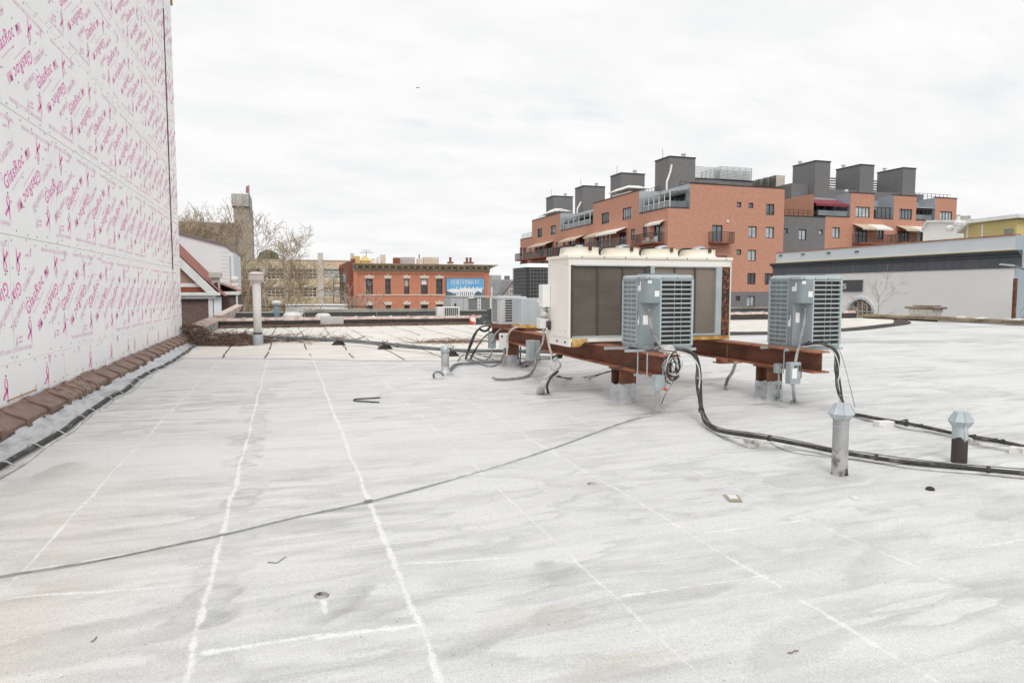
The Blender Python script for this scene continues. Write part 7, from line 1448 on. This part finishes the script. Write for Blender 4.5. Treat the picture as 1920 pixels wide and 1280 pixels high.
# ---- gabled brick house on the left
th = thing('gabled_house', 'brick house with a red shingled gable roof and broad white rakes beyond the boarded wall', 'house', (-6, 45, -6))
YG = 42.; FG = Face('Y', YG); PG = lambda x, y: FG.px(x, y)
ex, ez = PG(408, 550); px1_, pz1_ = PG(337, 481); slope = (pz1_ - ez) / (ex - px1_); RX = -9.2; RZ = ez + (ex - RX) * slope; YB_ = 47.6
gl, gz0 = PG(330, 550)
mb = MB(); mb.prism([(-11.5, YG + .25, -6), (ex - .1, YG + .25, -6), (ex - .1, YB_ + 1, -6), (-11.5, YB_ + 1, -6)], [(-11.5, YG + .25, ez), (ex - .1, YG + .25, ez), (ex - .1, YB_ + 1, ez), (-11.5, YB_ + 1, ez)]); mb.build('brick_wall', ['brick_brown'], th)
mb = MB(); mb.prism([(-14, YG + .3, ez), (ex - .2, YG + .3, ez), (RX, YG + .3, RZ - .15)], [(-14, YB_, ez), (ex - .2, YB_, ez), (RX, YB_, RZ - .15)]); mb.build('gable_wall', ['stucco_tan'], th)
_, zr0 = PG(350, 548); _, zr1 = PG(350, 538); mb = MB(); mb.box((-13, YG + .24, zr0), (ex - .55, YG + .299, zr1)); mb.build('gable_panel', ['stucco_red'], th)
_, zw1 = PG(350, 531); mb = MB(); mb.box((-13, YG + .2, zr1 + .002), (ex - .9, YG + .298, zw1)); mb.build('gable_trim', ['white_paint'], th)
def slab(p, q, th_, y0_, y1_, mat, nm, par):
    mb = MB(); mb.prism([(p[0], y0_, p[1]), (q[0], y0_, q[1]), (q[0], y1_, q[1]), (p[0], y1_, p[1])], [(p[0], y0_, p[1] + th_), (q[0], y0_, q[1] + th_), (q[0], y1_, q[1] + th_), (p[0], y1_, p[1] + th_)]); return mb.build(nm, [mat], par)
n_ = 10; mb = MB()                              # the slope flares out at the eave
xs_ = np.linspace(RX, ex + .35, n_ + 1); zf = lambda x: ez + .08 + (ex - x) * slope * (1 - .0 * x) + .25 * math.exp(-((ex + .35 - x) / .8) ** 2) * .6
for a, b in zip(xs_[:-1], xs_[1:]): mb.quad((a, YG - .1, zf(a)), (b, YG - .1, zf(b)), (b, YB_ + 2.5, zf(b)), (a, YB_ + 2.5, zf(a)))
mb.quad((RX, YG - .1, zf(RX)), (-14, YG - .1, ez), (-14, YB_, ez), (RX, YB_, zf(RX))); mb.build('roof', ['shingle_red'], th)
mb = MB(); wv = .62
mb.prism([(RX, YG - .12, RZ - .10), (ex + .0, YG - .12, ez + .05), (ex - .5, YG - .12, ez - .02), (RX, YG - .12, RZ - .10 - wv)], [(RX, YG + .2, RZ - .10), (ex + .0, YG + .2, ez + .05), (ex - .5, YG + .2, ez - .02), (RX, YG + .2, RZ - .10 - wv)]); mb.build('rake_board', ['white_paint'], th)
mb = MB(); zt_, zb_ = PG(350, 550)[1], PG(350, 560)[1]; mb.box((-13, YG - .15, zt_ - .12), (ex + .15, YG + .12, zt_ + .06)); mb.box((-13, YG + .0, zb_), (ex - .1, YG + .24, zt_ - .121)); mb.build('gutter', ['white_paint'], th)
a0, a1 = PG(390.5, 580)[0], PG(399, 580)[0]; mb = MB(); mb.box((a0, YG + .12, -6), (a1, YG + .249, zb_ - .002)); mb.build('corner_board', ['white_paint'], th)
a0, a1 = PG(400.5, 580)[0], PG(414, 580)[0]; mb = MB(); mb.box((a0, YG + .16, -6), (a1, YG + .6, zb_ + .1)); mb.build('white_panel', ['siding_white'], th)
Y2 = 44.5; q0, q1 = gy(414.5, 570, Y2), gy(445, 570, Y2); ze2 = gy(430, 552, Y2)[2]
mb = MB(); mb.box((q0[0] - .5, Y2, -6), (q1[0] - .05, Y2 + 6, ze2)); mb.build('rear_brick_wall', ['brick_brown'], th)
mb = MB(); mb.box((q0[0] - .4, Y2 - .2, ze2 - .02), (q1[0] + .15, Y2 + .1, ze2 + .18)); mb.box((q1[0] - .06, Y2 - .12, -6), (q1[0] + .04, Y2 - .02, ze2 - .03)); mb.build('rear_gutter', ['white_paint'], th)
mb = MB(); mb.quad((q0[0] - 1.2, Y2 - .1, ze2 + 1.1), (q1[0] + .2, Y2 - .1, ze2 + .18), (q1[0] + .2, Y2 + 6, ze2 + .18), (q0[0] - 1.2, Y2 + 6, ze2 + 1.1)); mb.build('rear_roof', ['shingle_red'], th)
c_ = gy(404, 530, 43.8); mb = MB(); zt_ = gy(404, 511, 43.8)[2]; w_ = .21
mb.box((c_[0] - w_, 43.7, 1.5), (c_[0] + w_, 44.3, zt_ - .3)); chm = mb.build('chimney', ['concrete_grey'], th); mb = MB(); mb.box((c_[0] - w_ - .12, 43.55, zt_ - .299), (c_[0] + w_ + .12, 44.4, zt_)); mb.build('chimney_cap', ['concrete_grey'], chm)
mb = MB(); mb.prism([(c_[0] - .1, 43.69, 1.7), (c_[0] + .18, 43.69, 1.6), (c_[0] + .12, 43.69, 2.1), (c_[0] - .08, 43.69, 2.05)], [(c_[0] - .1, 43.699, 1.7), (c_[0] + .18, 43.699, 1.6), (c_[0] + .12, 43.699, 2.1), (c_[0] - .08, 43.699, 2.05)]); mb.build('soot_patch', ['tar_black'], chm)
# white house behind
wh = thing('white_sided_house', 'white sided house with a sloping roof edge behind the red shingled gable', 'house', (-5, 50, -6))
FH = Face('Y', 50.); PH = lambda x, y: FH.px(x, y); v = [PH(300, 429), PH(424, 461), PH(437, 472)]; xr = v[2][0]
mb = MB(); pts = [(v[0][0], -6), v[0], v[1], v[2], (xr, -6)]; mb.prism([(a, 50, z) for a, z in pts], [(a, 58, z) for a, z in pts]); mb.build('wall', ['siding_white'], wh)
mb = MB()
for (p, q) in ((v[0], v[1]), (v[1], v[2])): mb.prism([(p[0], 49.85, p[1] + .002), (q[0], 49.85, q[1] + .002), (q[0], 58, q[1] + .002), (p[0], 58, p[1] + .002)], [(p[0], 49.85, p[1] + .12), (q[0], 49.85, q[1] + .12), (q[0], 58, q[1] + .12), (p[0], 58, p[1] + .12)])
mb.build('roof_edge', ['steel_dark'], wh)
mb = MB()
for k in range(14): z = .9 + k * .25; xa_ = PH(415, 500)[0]; mb.box((xa_, 49.985, z), (xa_ + .42, 49.998, z + .015))
mb.build('siding_joints', ['concrete_grey'], wh)
mb = MB(); a, z = PH(430, 480); mb.box((a, 49.9, z - 2.5), (a + .07, 49.98, z)); mb.box((a + .12, 49.93, .9), (a + .24, 49.99, 1.5)); mb.build('downpipe', ['concrete_grey'], wh)
a0, a1 = gy(436, 530, 49)[0], gy(446, 530, 49)[0]; mb = MB()
mb.box((a0, 49.2, -6), (a1, 49.8, 1.1)); mb.box((a0, 49.1, 1.101), (a1 + .05, 49.9, 1.2)); mb.build('porch_wall', ['stucco_red'], wh)
mb = MB()
for a in (a0 + .05, a1 - .12): mb.lathe((a, 49.0, .2), [(.12, -1), (.12, 0), (.06, .2), (.09, .7), (.07, 1.6), (.17, 1.7), (.17, 1.85), (.07, 1.9), (.16, 2.05), (.17, 2.2), (.1, 2.35)], 10)
mb.box((a0 - .1, 48.9, 1.7), (a1 + .1, 49.1, 1.85)); mb.build('porch_posts', ['white_paint'], wh)

# ---- grey roofed house
gh = thing('grey_house', 'small house with a grey shingled roof and front gable between the red and brick buildings', 'house', (32, 100, -6))
YH = 100.; g0, g1 = gy(910, 560, YH)[0], gy(985, 560, YH)[0]; zr_, ze_ = gy(940, 524, YH + 4)[2], gy(940, 556, YH)[2]
mb = MB(); mb.box((g0, YH, -6), (g1, YH + 8, ze_)); mb.build('wall', ['shingle_brown'], gh)
mb = MB(); mb.quad((g0 - .3, YH - .4, ze_ - .2), (g1 + .3, YH - .4, ze_ - .2), (g1 + .3, YH + 4, zr_), (g0 - .3, YH + 4, zr_)); mb.quad((g0 - .3, YH + 8.4, ze_ - .2), (g1 + .3, YH + 8.4, ze_ - .2), (g1 + .3, YH + 4, zr_), (g0 - .3, YH + 4, zr_)); mb.build('roof', ['shingle_grey'], gh)
ga, gb_, gt = gy(940, 554, YH - 1.5), gy(980, 554, YH - 1.5), gy(960, 529, YH - 1.5)
ga[2] = gb_[2] = ze_
mb = MB(); mb.prism([(ga[0], YH - 1.5, -6), (gb_[0], YH - 1.5, -6), (gb_[0], YH - 1.5, ze_), (gt[0], YH - 1.5, gt[2]), (ga[0], YH - 1.5, ze_)], [(ga[0], YH + 3, -6), (gb_[0], YH + 3, -6), (gb_[0], YH + 3, ze_), (gt[0], YH + 3, gt[2]), (ga[0], YH + 3, ze_)]); mb.build('gable_wall', ['shingle_brown'], gh)
slab((ga[0] - .3, ze_ - .15), (gt[0], gt[2] + .02), .12, YH - 1.7, YH + 3, 'shingle_grey', 'gable_roof', gh); slab((gt[0], gt[2] + .02), (gb_[0] + .3, ze_ - .15), .12, YH - 1.7, YH + 3, 'shingle_grey', 'gable_roof', gh)
FGH = Face('Y', YH - 1.56); r = FGH.rect(954, 541, 963, 552); FGH.window(gh, r, 1, 0, pane='glass_dark', frame='win_frame_white', fw=.16, dep=0)
q = gy(950.5, 520, YH + 5); mb = MB(); mb.box((q[0] - .35, YH + 4.6, 2.8), (q[0] + .35, YH + 5.3, gy(950, 517, YH + 5)[2])); mb.build('chimney', ['steel_dark'], gh)
q = gy(925, 520, YH + 16); mb = MB(); mb.box((q[0] - .9, YH + 14, -6), (q[0] + .8, YH + 17, gy(925, 516, YH + 15)[2])); tag(mb.build('distant_building', ['concrete_grey']), 'small pale block behind the grey roofed house', 'building')

# ---- low sheds, poles, wires in front of the factory
mb = MB(); q0, q1 = gy(535, 580, 70), gy(652, 580, 70); mb.box((q0[0], 70, -6), (q1[0], 76, gy(600, 572, 70)[2])); tag(mb.build('low_shed', ['white_paint']), 'low white shed roof showing over the black parapet', 'shed')
for px_, yt, lb, mt in ((640, 503, 'weathered pole with a rusty cap left of the red building', 'pole_wood'), (645.5, 520, 'shorter mossy pole touching the capped pole', 'pole_wood')):
    q = gy(px_, 540, 80); t = thing('utility_pole', lb, 'pole', (q[0], 80, -6)); z = gy(px_, yt, 80)[2]
    mb = MB(); mb.tube([(q[0], 80, -6), (q[0], 80, z - .5)], .17, 8); mb.build('shaft', [mt], t, smooth=True)
    mb = MB(); mb.lathe((q[0], 80, z - .6), [(.2, 0), (.24, .6), (.16, 1.0)], 8); mb.build('cap', ['chimney_red' if yt < 510 else 'galv_dull'], t)
q = gy(634, 545, 79); t = thing('fire_escape', 'dark metal ladder frame left of the poles', 'ladder', (q[0], 79, -6)); mb = MB()
for k in range(7): z = -.6 + k * .75; mb.box((q[0] - .5, 78.96, z), (q[0] + .7, 79.04, z + .08))
mb.tube([(q[0] - .5, 79, -6), (q[0] - .5, 79, 3.0)], .05, 5); mb.tube([(q[0] + .25, 79, -6), (q[0] + .25, 79, 4.2)], .05, 5); mb.build('frame', ['railing'], t)
cable('overhead_wire', 'dark overhead wire strung low in front of the factory', 'wire', [gy(470, 577, 66), gy(540, 574, 66), gy(600, 573.5, 66), gy(690, 575, 66)], .05, 'black_rubber')
# small aeroplane far up
q = gy(783, 165, 900); t = thing('aeroplane', 'tiny aeroplane high in the pale sky', 'aeroplane', q); d = 3.2
mb = MB(); mb.tube([q + [-d * .8, 0, -.3], q + [-d * .5, 0, 0], q + [d * .5, 0, .3], q + [d * .8, 0, .5]], [.1, .4, .38, .1], 8); mb.build('fuselage', ['steel_dark'], t)
mb = MB(); mb.prism([q + [-.5, -d * .9, .1], q + [.0, -d * .9, .1], q + [.5, 0, .1], q + [-.6, 0, .1]], [q + [-.5, -d * .9, .2], q + [.0, -d * .9, .2], q + [.5, 0, .2], q + [-.6, 0, .2]]); mb.prism([q + [-.5, d * .9, .1], q + [.0, d * .9, .1], q + [.5, 0, .1], q + [-.6, 0, .1]], [q + [-.5, d * .9, .2], q + [.0, d * .9, .2], q + [.5, 0, .2], q + [-.6, 0, .2]]); mb.build('wings', ['steel_dark'], t)
mb = MB(); mb.prism([q + [d * .5, -.04, .4], q + [d * .8, -.04, .5], q + [d * .95, -.04, 1.5], q + [d * .8, -.04, 1.5]], [q + [d * .5, .04, .4], q + [d * .8, .04, .5], q + [d * .95, .04, 1.5], q + [d * .8, .04, 1.5]]); mb.build('tail_fin', ['steel_dark'], t)

# ------------------------------------------------------------------ bare trees
def tree(name, lb, base, height, r0, seed, spread=.55, levels=6, mat='bark_tan', trunk_frac=.3, upward=.25, lean=(0, 0), rmin=.012, nchild=(2, 3), cat='tree', group=None, decay=.74):
    rg = random.Random(seed); tr, cr = MB(), MB(); base = np.array(base, float)
    def branch(p, d, l, r, lev):
        mb = tr if lev == 0 else cr; n = 4 if lev < 3 else 3; pts, rs = [p.copy()], [r]; q = p.copy(); dd = d.copy(); ends = []
        for i in range(n):
            dd = dd + np.array([rg.gauss(0, .24), rg.gauss(0, .24), rg.gauss(0, .18) + upward * .12]) * (0.35 if lev == 0 else 1); dd /= np.linalg.norm(dd); q = q + dd * l / n; pts.append(q.copy()); rs.append(max(r * (1 - .45 * (i + 1) / n), rmin)); ends.append((q.copy(), dd.copy(), rs[-1]))
        mb.tube(pts, rs, 7 if lev == 0 else (5 if lev < 3 else 3), cap=False)
        if lev >= levels: return
        kids = []
        for _ in range(rg.randint(*nchild)): kids.append(ends[-1])
        if lev >= 1:
            for e in ends[:-1]:
                if rg.random() < .60: kids.append(e)
        elif lev == 0:
            for e in ends[1:-1]:
                if rg.random() < .8: kids.append(e)
        for (e, ed, er) in kids:
            a = rg.uniform(0, 6.283); t_ = rg.uniform(.25, 1.) * spread * (1.25 if lev == 0 else 1); pr_ = np.cross(ed, [.3, .5, .8]); pr_ /= np.linalg.norm(pr_); pq = np.cross(ed, pr_)
            nd = ed * math.cos(t_) + (pr_ * math.cos(a) + pq * math.sin(a)) * math.sin(t_); nd[2] += upward * .35; nd /= np.linalg.norm(nd)
            branch(e, nd, l * decay * rg.uniform(.7, 1.15) if lev else height * .27 * rg.uniform(.8, 1.15), max(er * rg.uniform(.55, .8), rmin), lev + 1)
    d0 = np.array([lean[0], lean[1], 1.]); d0 /= np.linalg.norm(d0); branch(base, d0, height * trunk_frac, r0, 0)
    t = thing(name, lb, cat, base, group); tr.build('trunk', [mat], t, smooth=True); cr.build('crown', [mat], t, smooth=False); return t
def at(px, Y): return (gy(px, 545, Y)[0], Y, -6)
tree('bare_tree', 'bare tan sycamore spreading right in front of the factory', at(505, 74), 12.5, .40, 8, spread=.95, levels=6, trunk_frac=.50, upward=.10, lean=(.12, 0), rmin=.016, nchild=(2, 2), decay=.76)
tree('bare_tree', 'tall bare tan sycamore rising over the white sided house', at(405, 72), 12.6, .42, 61, spread=.85, levels=6, trunk_frac=.56, upward=.34, rmin=.016, nchild=(2, 3))
tree('bare_tree', 'bare tan sycamore nearest the boarded wall corner', at(362, 70), 12.4, .40, 72, spread=.85, levels=6, trunk_frac=.56, upward=.34, rmin=.016, nchild=(2, 3))
tree('bare_tree', 'lower bare tree between the white sided house and the tall white vent', at(458, 66), 11.5, .34, 47, spread=.8, levels=6, trunk_frac=.42, upward=.28, rmin=.016, nchild=(2, 2))
tree('bare_tree', 'low drooping bare tree in front of the lower factory windows', at(545, 78), 8.6, .28, 58, spread=1.0, levels=5, trunk_frac=.50, upward=.0, rmin=.016, nchild=(1, 3))
tree('street_tree', 'small pale bare tree in front of the red brick building', at(698, 70), 7.4, .14, 5, spread=.75, levels=4, mat='bark_grey', trunk_frac=.55, upward=.15, rmin=.018, cat='tree')
tree('street_tree', 'small bare tree with thin branches before the arched window', (40.5, gx(1660, 560, 40.5)[1], -6), 6.4, .10, 9, spread=.85, levels=4, mat='bark_grey', trunk_frac=.72, upward=.0, rmin=.009, cat='tree')
tree('street_tree', 'thin bare sapling at the grey blue corner on the right', (42.5, gx(1890, 560, 42.5)[1], -6), 6.6, .07, 14, spread=.6, levels=3, mat='bark_grey', trunk_frac=.72, upward=.2, rmin=.009, cat='tree')
print('objects', len(bpy.data.objects))
